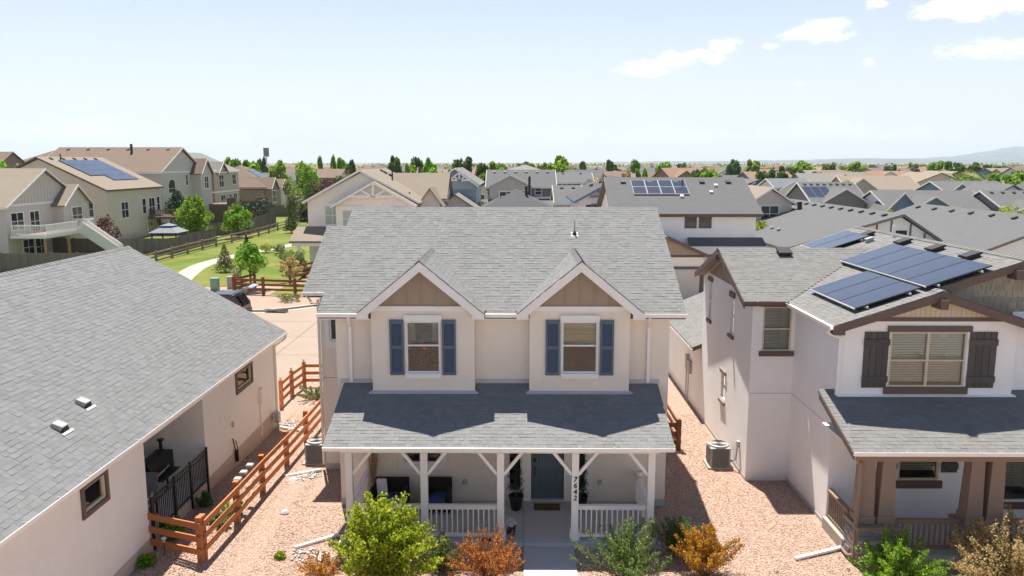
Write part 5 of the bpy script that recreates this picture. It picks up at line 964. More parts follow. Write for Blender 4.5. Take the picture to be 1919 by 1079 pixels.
    for (f, u, hw, e, p, fwd, wl, truss) in gables:
        F = FF[f]; g = MB(); back = 4.5
        g.add([F(u - hw, -.1 if fwd > .3 else e - .6, fwd), F(u + hw, -.1 if fwd > .3 else e - .6, fwd), F(u + hw, e, fwd), F(u, p - .05, fwd), F(u - hw, e, fwd), F(u - hw, -.1 if fwd > .3 else e - .6, -.2), F(u + hw, -.1 if fwd > .3 else e - .6, -.2), F(u + hw, e, -.2), F(u - hw, e, -.2)], [(0, 1, 2, 3, 4), (1, 6, 7, 2), (5, 0, 4, 8)]); g.build('gable_wall', wl, root)
        m = (p - e) / hw; h2 = hw + ov; e2 = e - ov * m; rr_ = MB(); t2 = MB()
        for s in (-1, 1):
            rr_.ext([F(u, p, fwd + ov), F(u + s * h2, e2, fwd + ov), F(u + s * h2, e2, -back), F(u, p, -back)], (0, 0, .13)); t2.ext([F(u, p - .1, fwd + ov + .004), F(u + s * h2, e2 - .1, fwd + ov + .004), F(u + s * h2, e2 + .115, fwd + ov + .004), F(u, p + .115, fwd + ov + .004)], Vector(F(0, 0, .05)) - Vector(F(0, 0, 0)))
        rr_.build('gable_roof', roof, root)
        if truss:
            tz = e + (p - e) * .38; half = hw * (p - tz) / (p - e) + .1
            t2.boxF(F, u - half, u + half, tz - .11, tz + .11, fwd + ov + .002, fwd + ov + .09); t2.boxF(F, u - .1, u + .1, tz, p - .1, fwd + ov + .001, fwd + ov + .085)
            for s in (-1, 1): t2.bar(F(u, tz - .05, fwd + ov + .04), F(u + s * half * .5, tz + (p - tz) * .48, fwd + ov + .04), .1, .16)
        t2.build('gable_trim', trim, root)
    if vents:
        n = vents
        for i in range(n):
            t = (i + .5) / n
            if axis[-1] == 'x': m = (zr - ze) / (hy - y0); c = 1 / math.sqrt(1 + m * m); box_vent(RF, x0 + (x1 - x0) * t, hy - .9, zr + th - .9 * m, Vector((1, 0, 0)), Vector((0, c, c * m)), Vector((0, -c * m, c)), 'vent', .22)
            else: m = (zr - ze) / (hx - x0); c = 1 / math.sqrt(1 + m * m); box_vent(RF, hx - .9, y0 + (y1 - y0) * t, zr + th - .9 * m, Vector((0, 1, 0)), Vector((c, 0, c * m)), Vector((-c * m, 0, c)), 'vent', .22)
    return root
def add_block(root, x0, x1, y0, y1, z0, ze, zr, axis, wall, roof, trim='white', ov=.35, th=.14):
    """an extra roofed volume of a house, as parts"""
    hx, hy = (x0 + x1) / 2, (y0 + y1) / 2; mb = MB(); mb.box(x0, x1, y0, y1, z0, ze); r = MB()
    if axis == 'x':
        mb.add([(x0, y0, ze), (x0, y1, ze), (x0, hy, zr), (x1, y0, ze), (x1, y1, ze), (x1, hy, zr)], [(0, 2, 1), (3, 4, 5)]); m = (zr - ze) / (hy - y0)
        for s, ye in ((-1, y0 - ov), (1, y1 + ov)): r.ext([(x0 - ov, hy, zr), (x1 + ov, hy, zr), (x1 + ov, ye, ze - ov * m), (x0 - ov, ye, ze - ov * m)], (0, 0, th))
    elif axis == 'y':
        mb.add([(x0, y0, ze), (x1, y0, ze), (hx, y0, zr), (x0, y1, ze), (x1, y1, ze), (hx, y1, zr)], [(0, 1, 2), (3, 5, 4)]); m = (zr - ze) / (hx - x0)
        for xe in (x0 - ov, x1 + ov): r.ext([(hx, y0 - ov, zr), (xe, y0 - ov, ze - ov * m), (xe, y1 + ov, ze - ov * m), (hx, y1 + ov, zr)], (0, 0, th))
    elif axis == 'shed': r.ext([(x0 - ov, y0 - ov, ze), (x1 + ov, y0 - ov, ze), (x1 + ov, y1, zr), (x0 - ov, y1, zr)], (0, 0, th))
    mb.build('wing_wall', wall, root); r.build('wing_roof', roof, root)
def pipe(root, x, y, z0, z1, r=.08, mat='vent'): MB().cyl((x, y, z0), (x, y, z1), r, r, 8).build('flue_pipe', mat, root)

for i, (x, w, r, e) in enumerate(((-17, 's_beige', 'r_tan', 5.6), (0, 's_tan', 'r_brown', 5.9), (16, 's_sage', 'r_tan', 5.6))): bg_house('house', ('beige house with tan roof', 'tan house with brown roof', 'sage house with tan roof')[i] + ' across the street, seen only as a reflection in window glass', x - 6, x + 6, -36, -24, e, e + 2.9, 'x', w, r, 'trim', [('N', x - 3.5, x - 2, 3.9, 5.2), ('N', x + 2, x + 3.5, 3.9, 5.2)])
# --- the row on the left, backs facing the path
a1 = bg_house('house', 'pale grey house with tan roof, white deck and white stairs at the far left', -66, -52, 80.6, 94.6, 5.75, 9.4, 'x', 's_grey', 'r_tan', 'white', [('E', 81.4, 83.4, 3.3, 5.0, 2), ('E', 84.6, 86.2, 2.9, 5.0, 2), ('E', 83.0, 84.8, .5, 2.1, 2), ('E', 85.2, 87.0, .1, 2.2, 2)], [('E', 91.6, 2.7, 5.6, 7.6, 1.2, 's_grey', False)])
flat_window(a1, FE(-50.8), 90.6, 92.6, 3.3, 5.1, 'white', .12, 2)
k = 81.6
while k < 93.6:
    t = 9.3 - abs(k - 87.6) * .52
    if t > 6.2: MB().boxF(FE(-52), k - .05, k + .05, 5.95, t, .001, .04).build('batten', 's_grey', a1)
    k += .6
MB().boxF(FE(-52), 80.6, 90, 5.72, 5.94, .001, .06).build('trim_board', 'white', a1)
dk = thing('deck', 'white raised deck with white stairs on the pale grey house', 'deck', (-50, 87, 0)); MB().box(-51.9, -48.2, 80.8, 90.5, 2.5, 2.8).build('platform', 'white', dk); MB().box(-51.85, -48.25, 80.85, 90.45, 2.801, 2.82).build('floor_boards', 'lane', dk)
for y in (80.9, 85.2, 90.3): MB().box(-48.5, -48.3, y - .1, y + .1, 0, 2.5).build('post', 'pine', dk)
railing(dk, (-48.25, 80.9), (-48.25, 86.9), 2.8, 'white', .16, .05, 1.05); railing(dk, (-51.8, 80.85), (-48.3, 80.85), 2.8, 'white', .16, .05, 1.05); railing(dk, (-48.25, 88.4), (-48.25, 90.4), 2.8, 'white', .12, .06, 1.05); railing(dk, (-51, 90.45), (-48.3, 90.45), 2.8, 'white', .12, .06, 1.05)
for s in (86.95, 88.25): MB().bar((-48.1, s, 2.75), (-44.3, s, .1), .06, .32).build('stringer', 'white', dk); MB().bar((-48.1, s, 3.35), (-44.3, s, .65), .07, 1.1).build('stair_panel', 'white', dk)
for i in range(14): t = i / 14; MB().box(-48.1 + 3.8 * t, -47.8 + 3.8 * t, 86.99, 88.21, 2.62 - 2.65 * t, 2.66 - 2.65 * t).build('step', 'pine', dk)
a2 = bg_house('house', 'grey-beige house with tan roof and a large solar array, beside the plum tree', -68.4, -52, 100.7, 116, 6.8, 10.74, 'y', 's_beige', 'r_tan', 'brown', [('E', 104.4, 106.2, 3.0, 5.0, 2, 'white'), ('E', 110.3, 111.3, 3.2, 5.2, 1, 'white'), ('E', 112.3, 114, 2.7, 5.2, 2, 'white'), ('E', 114.8, 115.6, 3.4, 5.3, 1, 'white'), ('E', 111.6, 113.0, .3, 2.0, 2, 'white'), ('E', 114.2, 115.6, -.1, 2.2, 2, 'white'), ('S', -58.5, -55.9, 4.9, 5.7, 1), ('S', -54.9, -53.7, 3.4, 5.3, 1, 'white'), ('S', -63.5, -62.2, 3.2, 5.0, 1, 'white')])
U2, S2 = Vector((0, 1, 0)), Vector((-math.cos(math.atan(.4805)), 0, math.sin(math.atan(.4805)))); N2 = U2.cross(S2); N2 = N2 if N2.z > 0 else -N2
sa = thing('solar_array', 'wide blue solar array on the tan roof of the grey-beige house', 'solar panels', (-56, 108, 9))
for r0 in range(4):
    for c0 in range(6):
        if r0 == 0 and c0 < 2: continue
        O = Vector((-52.6, 103.2 + c0 * 1.72, 7.25)) + S2 * (1.3 + r0 * 1.5) + N2 * .12; MB().add([O + U2 * .02 + S2 * .02, O + U2 * 1.70 + S2 * .02, O + U2 * 1.70 + S2 * 1.48, O + U2 * .02 + S2 * 1.48, O + U2 * .02 + S2 * .02 - N2 * .06, O + U2 * 1.70 + S2 * .02 - N2 * .06, O + U2 * 1.70 + S2 * 1.48 - N2 * .06, O + U2 * .02 + S2 * 1.48 - N2 * .06], [(0, 1, 2, 3), (0, 1, 5, 4), (1, 2, 6, 5), (3, 0, 4, 7)]).build('panel', 'solar', sa)
for i in range(5): box_vent(a2, -59.6, 102.5 + i * 2.7, 10.6, U2, S2, N2, 'vent', .22)
pipe(a2, -59.5, 104.5, 10.4, 11.3)
dk = thing('deck', 'brown wooden deck with dark railing behind the grey-beige house', 'deck', (-50.3, 114, 0)); MB().box(-51.9, -48.6, 111.6, 117.2, 2.35, 2.65).build('platform', 'deckwood', dk); railing(dk, (-48.65, 111.7), (-48.65, 117.1), 2.65, 'deckwood', .22, .07, 1.0); railing(dk, (-51.8, 111.65), (-48.7, 111.65), 2.65, 'deckwood', .22, .07, 1.0)
for y in (111.8, 117): MB().box(-48.9, -48.65, y - .12, y + .12, 0, 2.35).build('post', 'deckwood', dk)
for s in (117.3, 118.4): MB().bar((-48.8, s, 2.6), (-45.3, s, .1), .06, .32).build('stringer', 'deckwood', dk)
a3 = bg_house('house', 'tall grey house with arched window and brown gable roof in the left row', -72, -53.2, 119, 135, 8.77, 12.4, 'x', 's_grey', 'r_brown', 'trim', [('E', 121.7, 124, 5.6, 6.9, 1, 'white'), ('E', 128.2, 129, 6.6, 8.2, 1, 'white'), ('E', 127.5, 131, 2.5, 4.0, 2, 'white')], [('E', 132.6, 2.3, 8.6, 10.7, 1.6, 's_grey', False)], 6)
flat_window(a3, FE(-51.6), 131.8, 133.4, 6.0, 7.9, 'white', .12, 2); mb = MB(); mb.boxF(FE(-53.2), 119, 130.2, 8.6, 8.85, .001, .07); mb.build('trim_board', 'trim', a3)
mb = MB(); mb.ext([FE(-53.19)(122.85 + 1.2 * math.cos(t * math.pi / 8), 6.9 + .85 * math.sin(t * math.pi / 8), 0) for t in range(9)], (.07, 0, 0)); w_ = mb.build('arch_window', 'white', a3); mb = MB(); mb.ext([FE(-53.11)(122.85 + 1.02 * math.cos(t * math.pi / 8), 6.9 + .7 * math.sin(t * math.pi / 8), 0) for t in range(9)], (.02, 0, 0)); mb.build('pane', 'glass', w_)
pipe(a3, -60, 125, 11.6, 13.0, .2)
a4 = bg_house('house', 'olive and tan house with grey roof and twin small gables in the left row', -67, -53, 139.7, 152, 8.6, 11.8, 'y', 's_tan', 'r_sage', 'trim', [('E', 142, 144.2, 5.9, 8.0, 2, 'white'), ('E', 148.6, 150.4, 6.2, 8.0, 2, 'white'), ('E', 142.4, 144.6, 2.2, 4.4, 2, 'white'), ('E', 146.6, 147.7, 1.6, 4.4, 1, 'white'), ('E', 148.8, 150.6, 2.6, 4.5, 2, 'white')], [('E', 143.2, 2.2, 8.5, 10.2, .2, 's_tan', False)])
MB().box(-66.98, -53.02, 139.66, 139.7, -.1, 8.55).build('side_panel', 's_olive', a4); MB().boxF(FE(-53), 139.7, 152, 4.9, 5.15, .001, .06).build('trim_board', 'trim', a4); MB().boxF(FS(139.66), -67, -53, 4.9, 5.15, .001, .05).build('trim_board', 'trim', a4)
dk = thing('deck', 'dark brown deck with a long stair below the olive and tan house', 'deck', (-50, 137, 0)); MB().box(-53, -48.5, 133.2, 139.0, 3.0, 3.3).build('platform', 'deckwood', dk); MB().box(-48.6, -48.45, 133.2, 137, 3.3, 4.3).build('screen', 'deckwood', dk)
for s in (137.2, 138.9): MB().bar((-48.4, s, 3.2), (-44.6, s, .1), .12, .34).build('stringer', 'pine', dk)
MB().box(-48.6, -45.5, 139.0, 139.1, .0, 3.6).build('screen', 'deckwood', dk); MB().box(-53, -48.5, 133.2, 133.3, 0, 3.0).build('screen', 'deckwood', dk)
for i in range(14): t = i / 14; MB().box(-48.4 + 3.8 * t, -48.15 + 3.8 * t, 137.3, 138.8, 3.0 - 3.0 * t, 3.06 - 3.0 * t).build('step', 'pine', dk)
dk = thing('deck', 'grey-railed deck on the far end of the olive and tan house', 'deck', (-50, 150, 0)); MB().box(-53, -48.6, 148, 155, 2.3, 2.6).build('platform', 'deckwood', dk); railing(dk, (-48.7, 148.1), (-48.7, 155), 2.6, 'greywood', .25, .1, 1.1)
for y in (148.2, 154.8): MB().box(-48.9, -48.65, y - .12, y + .12, 0, 2.3).build('post', 'deckwood', dk)
a5 = bg_house('house', 'brown-roofed taupe house with small solar strip at the end of the left row', -69, -53.9, 170, 186, 4.96, 9.6, 'hy', 's_brown', 'r_brown', 'trim', [('E', 171, 173, 1.6, 4.0, 2, 'white'), ('E', 173.4, 175, 1.6, 4.0, 2, 'white'), ('E', 181, 182.5, 1.6, 4.0, 2, 'white')], [('E', 173, 2.6, 4.8, 6.9, 1.2, 's_brown', False), ('E', 181.5, 2.4, 4.8, 6.4, .8, 's_grey', False)])
flat_window(a5, FE(-52.7), 171.6, 174.4, 1.7, 4.1, 'white', .14, 3)
sa = thing('solar_array', 'narrow blue solar strip on the brown-roofed taupe house', 'solar panels', (-57, 178, 8))
for i in range(4): a = -59.8 + i * 1.1; z = 4.96 + (-53.5 - a) * .585 + .12; MB().add([(a, 176.5, z), (a + 1.05, 176.5, z - .614), (a + 1.05, 181.5, z - .614), (a, 181.5, z)], [(0, 1, 2, 3)]).build('panel', 'solar', sa)
bg_house('house', 'wide brown-roofed house on the rise beyond the pale grey house', -132, -104, 158, 172, 8.3, 12.2, 'x', 's_brown', 'r_brown', 'brown', [], [('S', -108, 4.5, 8.2, 11.4, .8, 's_brown', False)], 3)
bg_house('house', 'brown hip-roofed house on the skyline behind the solar-roofed grey-beige house', -118, -100, 186, 200, 9.6, 13.1, 'hx', 's_brown', 'r_brown', 'brown'); bg_house('house', 'low brown-roofed house at the skyline beside the tallest brown gable roof', -101, -89, 190, 204, 8.8, 12.2, 'y', 's_brown', 'r_brown', 'brown')
# fences and small things in the back yards
def privacy(name, label, p0, p1, h=1.8):
    A, B = Vector((*p0, 0)), Vector((*p1, 0)); L = (B - A).length; d = (B - A) / L; root = thing(name, label, 'fence', (p0[0], p0[1], 0), 'grey privacy fences of the back yards'); n = int(L / 2.4) + 1; mb = MB(); k = 0.; r = random.Random(int(p0[0] * 10))
    while k < L: mb.bar(A + d * k + Vector((0, 0, h / 2)), A + d * min(L, k + .145) + Vector((0, 0, h / 2)), .025 + r.uniform(0, .012), h + r.uniform(-.02, .02)); k += .15
    mb.build('planks', 'greywood', root, kind='stuff')
    for i in range(n + 1): q = A + d * L * i / n; MB().box(q.x - .07, q.x + .07, q.y - .07, q.y + .07, 0, h + .08).build('post', 'greywood', root)
privacy('privacy_fence', 'grey privacy fence in front of the pale grey house with the white deck', (-58, 73.5), (-38.9, 74)); privacy('privacy_fence', 'grey privacy fence beside the plum tree', (-56, 88.2), (-38.9, 88.6)); privacy('privacy_fence', 'grey privacy fence along the split-rail fence below the big green tree', (-38.9, 88.7), (-39.2, 103)); privacy('privacy_fence', 'grey privacy fence behind the second green tree', (-50, 111.5), (-38, 112)); privacy('privacy_fence', 'tall grey privacy fence below the brown-roofed taupe house', (-38, 112), (-39, 128), 2.3); privacy('privacy_fence', 'grey privacy fence at the far end of the lawn', (-52, 150), (-38, 152), 2.2)
SRP = [(-36.6, 72), (-36.7, 76), (-36.7, 80), (-36.8, 84), (-36.8, 88), (-36.7, 92), (-36.6, 96), (-36.3, 100.5), (-36.0, 105), (-35.8, 109.5), (-35.8, 114), (-36, 119), (-36.2, 124), (-36.6, 130), (-37, 136), (-37.4, 143)]
rail_fence('split_rail_fence', 'weathered split-rail fence along the lawn and curving path', SRP, 'railwood', (.35, .75, 1.15), .2, 1.35, (.09, .15), None)
gx, gy = -41.2, 93.6; gb = thing('gazebo', 'grey canvas gazebo behind the grey privacy fence', 'gazebo', (gx, gy, 0))
for x in (-1.4, 1.4):
    for y in (-1.4, 1.4): MB().box(gx + x - .06, gx + x + .06, gy + y - .06, gy + y + .06, 0, 2.2).build('post', 'black', gb)
MB().add([(gx + a, gy + b, z) for a, b, z in ((-1.7, -1.7, 2.1), (1.7, -1.7, 2.1), (1.7, 1.7, 2.1), (-1.7, 1.7, 2.1), (-.5, -.5, 2.8), (.5, -.5, 2.8), (.5, .5, 2.8), (-.5, .5, 2.8))], [(0, 1, 5, 4), (1, 2, 6, 5), (2, 3, 7, 6), (3, 0, 4, 7), (4, 5, 6, 7), (0, 3, 2, 1)]).build('canopy', 'canvas', gb); MB().add([(gx + a, gy + b, z) for a, b, z in ((-.75, -.75, 2.85), (.75, -.75, 2.85), (.75, .75, 2.85), (-.75, .75, 2.85), (0, 0, 3.15))], [(0, 1, 4), (1, 2, 4), (2, 3, 4), (3, 0, 4)]).build('vent_cap', 'canvas', gb)

# --- the tan house behind the beige house
b1 = bg_house('house', 'tan house with cream truss gable directly behind the beige house', -20.3, -9.9, 77, 92, 6.54, 9.37, 'y', 'stucco_c', 'r_tan', 'trim', [], [('S', -13.6, 3.65, 6.25, 8.3, 1.5, 'stucco_c', True)])
flat_window(b1, FS(75.5), -16.6, -15.2, 4.1, 5.7, 'trim', .12, 1, pane='glassp'); flat_window(b1, FS(77), -18.6, -17.2, 4.3, 6.0, 'trim', .11, 2, pane='glassp'); MB().boxF(FS(75.5), -16.9, -14.9, 5.82, 6.1, .001, .1).build('window_header', 'trim', b1); MB().boxF(FS(75.5), -12.0, -10.5, 5.75, 6.05, .001, .1).build('window_header', 'trim', b1); MB().boxF(FS(77), -18.8, -16.2, 6.12, 6.35, .001, .1).build('window_header', 'trim', b1)
MB().box(-16.9, -10.2, 76.2, 76.25, .2, 3.0).build('garage_door', 'white', b1); add_block(b1, -13, -7.6, 82, 90, 0, 6.6, 8.95, 'x', 's_grey', 'r_tan'); add_block(b1, -9.7, -7.7, 79, 84, 0, 6.2, 7.6, 'y', 's_grey', 'r_tan'); flat_window(b1, FS(79), -9.2, -8.3, 3.6, 5.4, 'white', .14, 1)
mb = MB(); mb.ext([(-21.4, 74.0, 2.75), (-17.3, 74.0, 2.75), (-17.3, 77, 3.9), (-21.4, 77, 3.9)], (0, 0, .18)); mb.build('porch_roof', 'r_tan', b1); MB().box(-21.2, -17.3, 74.1, 74.4, 2.45, 2.75).build('porch_beam', 'trim', b1)
for x in (-20.6, -18.0): MB().box(x - .13, x + .13, 74.15, 74.4, 0, 2.45).build('porch_post', 'trim', b1)
mb = MB()
for x in (-13.2, -12.7, -12.2): box_vent(b1, x, 78.5, 8.25 - abs(x + 13.6) * .55 + .2, Vector((0, 1, 0)), Vector((-.87, 0, .48)), Vector((.48, 0, .87)), 'vent', .2)
for x in (-14.6, -14.2, -13.7): box_vent(b1, x, 86, 9.5 - abs(x + 15.1) * .5, Vector((0, 1, 0)), Vector((-.89, 0, .45)), Vector((.45, 0, .89)), 'vent', .22)
pipe(b1, -13.0, 83, 8.3, 9.4); pipe(b1, -10.7, 79, 6.4, 7.3)
b2 = bg_house('house', 'pale blue house with tan roof and cream truss beside the tan house', -9.9, -5.0, 95, 108, 7.8, 9.4, 'y', 's_pblue', 'r_sage', 'trim', [], [('S', -6.9, 1.9, 7.6, 9.0, .3, 's_pblue', True)]); add_block(b2, -9, -4.8, 88, 95, 0, 5.2, 6.6, 'y', 's_grey', 'r_sage'); MB().box(-8.7, -5.1, 87.9, 87.98, .2, 3.4).build('garage_door', 'white', b2); flat_window(b2, FS(95), -8.6, -7.9, 5.9, 7.2, 'white', .12)
# --- centre
d1 = bg_house('house', 'long grey-roofed house with pinkish front gable in the centre distance', -4.5, 5.4, 121, 131, 6.6, 8.9, 'x', 's_shake', 'r_grey', 'white', [('S', 2.6, 3.5, 5.4, 6.4, 1)], [('S', -1.1, 3.0, 6.9, 8.4, 6, 's_pink', False)], 6)
flat_window(d1, FS(115), -2.6, -.8, 4.3, 6.0, 'white', .16, 2); flat_window(d1, FS(115), .4, 1.5, 4.9, 6.1, 'white', .16, 2); MB().boxF(FS(121), 1.8, 5.4, 4.75, 5.1, .001, .1).build('trim_board', 'white', d1); add_block(d1, 1.9, 6.0, 112, 121, 0, 3.2, 4.6, 'shed', 's_blue', 'r_grey'); add_block(d1, -4.9, -4.0, 112, 115, 0, 4.0, 4.8, 'shed', 's_blue', 'r_grey')
d2 = bg_house('house', 'dark grey hip roof with black flue in front of the pinkish gable', -4.8, 4.4, 85, 96, 4.7, 7.2, 'hy', 's_grey', 'r_dgrey', 'white'); pipe(d2, .9, 88.5, 6.0, 7.6, .16); pipe(d2, 1.3, 92, 6.4, 8.6, .14)
for i in range(8): box_vent(d2, -1.0 - i * .42, 89.2 - i * .45, 6.75 - i * .26, Vector((.7, .7, 0)), Vector((.6, -.6, .5)), Vector((-.3, .1, .94)), 'vent', .17)
d3 = bg_house('house', 'blue-walled house with grey roof in the centre distance, left of the columnar tree', 6.2, 12.4, 135, 146, 6.8, 8.3, 'x', 's_blue', 'r_grey', 'white', [('S', 7.4, 9.0, 5.6, 6.7, 2)], [('S', 11.8, 1.4, 6.4, 7.6, 1, 's_white', False)], 2)
add_block(d3, 9.5, 12.5, 118, 128, 0, 5.2, 6.0, 'x', 's_grey', 'r_grey'); 
d4 = bg_house('house', 'white house with slate-blue truss gables and black shutters behind the beige ridge', 5.6, 10.6, 74, 86, 6.75, 8.0, 'y', 's_white', 'r_dgrey', 's_blue', [('S', 6.85, 7.55, 5.1, 6.3, 1, 's_shake')], [], 0, ridge=7.9); add_block(d4, 8.4, 12.6, 80, 92, 0, 7.3, 8.6, 'y', 's_white', 'r_dgrey', 's_blue')
for u in (6.5, 7.9): MB().boxF(FS(74), u - .22, u + .22, 4.95, 6.3, .001, .06).build('shutter', 'black', d4)
mb = MB(); F = FS(73.6); mb.boxF(F, 6.6, 9.2, 7.0, 7.2, .02, .12); mb.boxF(F, 7.8, 8.0, 7.1, 7.9, .02, .11); mb.bar(F(7.9, 7.1, .07), F(7.3, 7.6, .07), .1, .14); mb.bar(F(7.9, 7.1, .07), F(8.5, 7.6, .07), .1, .14); mb.build('gable_truss', 's_blue', d4)
for i, (x, y) in enumerate(((7.3, 80), (8.6, 84), (9.2, 86))): box_vent(d4, x, y, 7.9 + i * .2, Vector((0, 1, 0)), Vector((1, 0, .3)), Vector((-.3, 0, .95)), 'vent', .2)
d5 = bg_house('house', 'plain grey roof with white vents beside the slate-blue truss gables', 4.7, 7.6, 96, 106, 5.4, 7.2, 'x', 's_grey', 'r_grey', 'white', [], [], 2)
d6 = bg_house('house', 'grey hip-roofed house standing above the long grey roof in the centre distance', -1.9, 4.6, 160, 172, 8.6, 9.7, 'hx', 's_tan', 'r_sage', 'brown')
# --- white house behind on the right, its garage faces the lane
c1 = bg_house('house', 'white house with grey roof and black solar panels behind the white neighbour', 7.6, 18.45, 62, 73, 6.3, 8.8, 'x', 'stucco_w', 'r_grey', 'brown', [('S', 13.05, 13.75, 5.25, 6.05, 1), ('S', 14.15, 14.9, 5.25, 6.05, 1)], [], 5)
c1r = (8.8 - 6.3) / 5.5; cc = 1 / math.sqrt(1 + c1r ** 2); UX, SY, NY = Vector((1, 0, 0)), Vector((0, cc, cc * c1r)), Vector((0, -cc * c1r, cc))
sa = thing('solar_array', 'small black solar array with white frame lines on the white house behind', 'solar panels', (10.4, 66, 8.2))
for r0 in range(2):
    for c0 in range(4):
        O = Vector((9.3 + c0 * 1.12, 64.5, 6.46 + 2.5 * c1r)) + SY * (r0 * 1.25) + NY * .14; f_ = MB().add([O, O + UX * 1.1, O + UX * 1.1 + SY * 1.22, O + SY * 1.22, O - NY * .1, O + UX * 1.1 - NY * .1, O + UX * 1.1 + SY * 1.22 - NY * .1, O + SY * 1.22 - NY * .1], [(0, 1, 2, 3), (0, 1, 5, 4), (1, 2, 6, 5), (3, 0, 4, 7)]).build('panel_frame', 'galv', sa)
        q = .028; MB().add([O + UX * q + SY * q + NY * .004, O + UX * (1.1 - q) + SY * q + NY * .004, O + UX * (1.1 - q) + SY * (1.22 - q) + NY * .004, O + UX * q + SY * (1.22 - q) + NY * .004], [(0, 1, 2, 3)]).build('panel', 'solar', f_)
for x, y in ((13.1, 64.2), (15.6, 64.9), (16.2, 66)): box_vent(c1, x, y, 6.46 + (y - 62) * c1r, UX, SY, NY, 'alu', .15)
pipe(c1, 13.4, 65.7, 8.1, 8.8, .05)
mb = MB(); mb.ext([(13.2, 59.6, 3.2), (19.0, 59.6, 3.2), (19.0, 62, 4.25), (13.2, 62, 4.25)], (0, 0, .18)); mb.build('porch_roof', 'r_grey', c1); add_block(c1, 8.2, 13.8, 58.8, 62, 0, 3.45, 4.7, 'y', 'stucco_c', 'r_grey', 'brown', .4); MB().boxF(FS(58.8), 11.2, 13.5, .05, 2.3, .001, .06).build('garage_door', 's_grey', c1); MB().boxF(FS(58.8), 10.5, 13.8, 2.36, 2.55, .001, .09).build('trim_board', 'brown', c1); MB().boxF(FS(58.8), 10, 13.8, 3.25, 3.4, .001, .09).build('trim_board', 'brown', c1); MB().boxF(FS(58.8), 13.5, 13.8, 0, 2.36, .001, .09).build('corner_post', 'brown', c1)
mb = MB(); mb.ext([(8.2, 58.79, 3.41), (13.75, 58.79, 3.41), (11, 58.79, 4.6)], (0, -.03, 0)); mb.build('gable_panel', 'tanboard', c1); mb = MB(); mb.ext([(11, 58.36, 4.62), (14.2, 58.36, 3.15), (14.2, 58.36, 3.4), (11, 58.36, 4.87)], (0, .05, 0)); mb.build('rake_board', 'brown', c1); add_block(c1, 13.9, 18.4, 60.2, 62, 0, 3.2, 3.2, 'none', 'stucco_w', 'r_grey') if False else None
# --- right side
bg_house('house', 'cream gabled house with dark shutters behind the white house with solar panels', 24.6, 29.0, 85, 97, 6.0, 7.45, 'y', 's_beige', 'r_tan', 'trim', [('S', 25.8, 27.6, 4.0, 5.6, 2, 'white')])
e1 = bg_house('house', 'grey-roofed house with half-timbered gable and a row of roof vents', 22.5, 36.0, 66.4, 94, 3.1, 5.85, 'y', 'stucco_w', 'r_grey', 's_shake', [], [], 12, ridge=31.8); F = FS(66.4)
for x in (25, 26.6, 28.2, 29.8, 31.0, 32.6, 33.8, 35.0): t = 5.7 - abs(x - 31.8) * (.3 if x < 31.8 else .65); MB().boxF(F, x - .08, x + .08, 1.5, max(2.6, t), .001, .05).build('timber', 's_shake', e1)
MB().boxF(F, 31.4, 32.3, 3.6, 4.6, .001, .06).build('attic_vent', 'vent', e1); MB().boxF(F, 22.5, 36, 3.0, 3.15, .001, .06).build('timber', 's_shake', e1); pipe(e1, 29.5, 84, 5.0, 6.1, .25)
for y in (75, 77): box_vent(e1, 24.5, y, 3.9, Vector((0, 1, 0)), Vector((.96, 0, .28)), Vector((-.28, 0, .96)), 'ventl', .16)
bg_house('house', 'broad grey-roofed house with five roof vents at the right edge', 33.5, 50, 60, 82, 3.0, 5.9, 'y', 'stucco_w', 'r_grey', 's_shake', [], [], 7, ridge=41)
e3 = bg_house('house', 'white and blue gabled house behind the yellow-green trees at right', 52, 66, 112, 124, 3.7, 6.0, 'x', 's_white', 'r_grey', 'white', [('S', 61, 62, 1.4, 3.0)], [('S', 57.4, 3.2, 3.6, 5.5, 1.2, 's_blue', False), ('S', 53.4, 2.3, 3.6, 6.0, .6, 's_blue', False)]); MB().boxF(FS(112), 58.5, 64, 1.0, 1.4, .5, .7).build('porch_rail', 'white', e3)
bg_house('house', 'grey-roofed house with slate front gables behind the broad vented roof', 66, 80, 108, 121, 3.6, 6.1, 'x', 's_shake', 'r_grey', 'white', [], [('S', 69, 3.4, 3.4, 5.0, 1.2, 's_shake', False), ('S', 73, 4.2, 3.5, 5.7, .5, 's_white', False)], 9)
bg_house('house', 'long grey-roofed house with bright blue wall at the right', 80, 92, 150, 162, 4.6, 6.5, 'x', 's_blue', 'r_grey', 'white', [], [('S', 82, 2.2, 4.6, 6.3, .8, 's_blue', False)]); bg_house('house', 'white house with slate-blue gables and tall windows at the right', 72, 80, 124, 134, 4.4, 6.7, 'y', 's_white', 'r_grey', 's_shake', [('S', 73, 74, 1.5, 3.6), ('S', 75, 76.5, 1.5, 3.6)]); bg_house('house', 'slate-gabled house cut by the right edge of the picture', 80, 93, 122, 136, 4.6, 7.2, 'y', 's_pblue', 'r_dgrey', 's_shake')
bg_house('house', 'grey-roofed house with solar panels and a small attic window at right centre', 44, 52, 120, 132, 4.4, 7.0, 'x', 's_shake', 'r_grey', 'white', [], [('S', 48.5, 3.0, 4.5, 6.3, .8, 's_shake', False)], 8); sa = thing('solar_array', 'pale blue solar array on the grey roof at right centre', 'solar panels', (45, 121, 5.6))
for i in range(3): MB().add([(43.8 + i * 1.3, 121, 5.0), (45.0 + i * 1.3, 121, 5.0), (45.0 + i * 1.3, 124.4, 6.5), (43.8 + i * 1.3, 124.4, 6.5)], [(0, 1, 2, 3)]).build('panel', 'solar', sa)
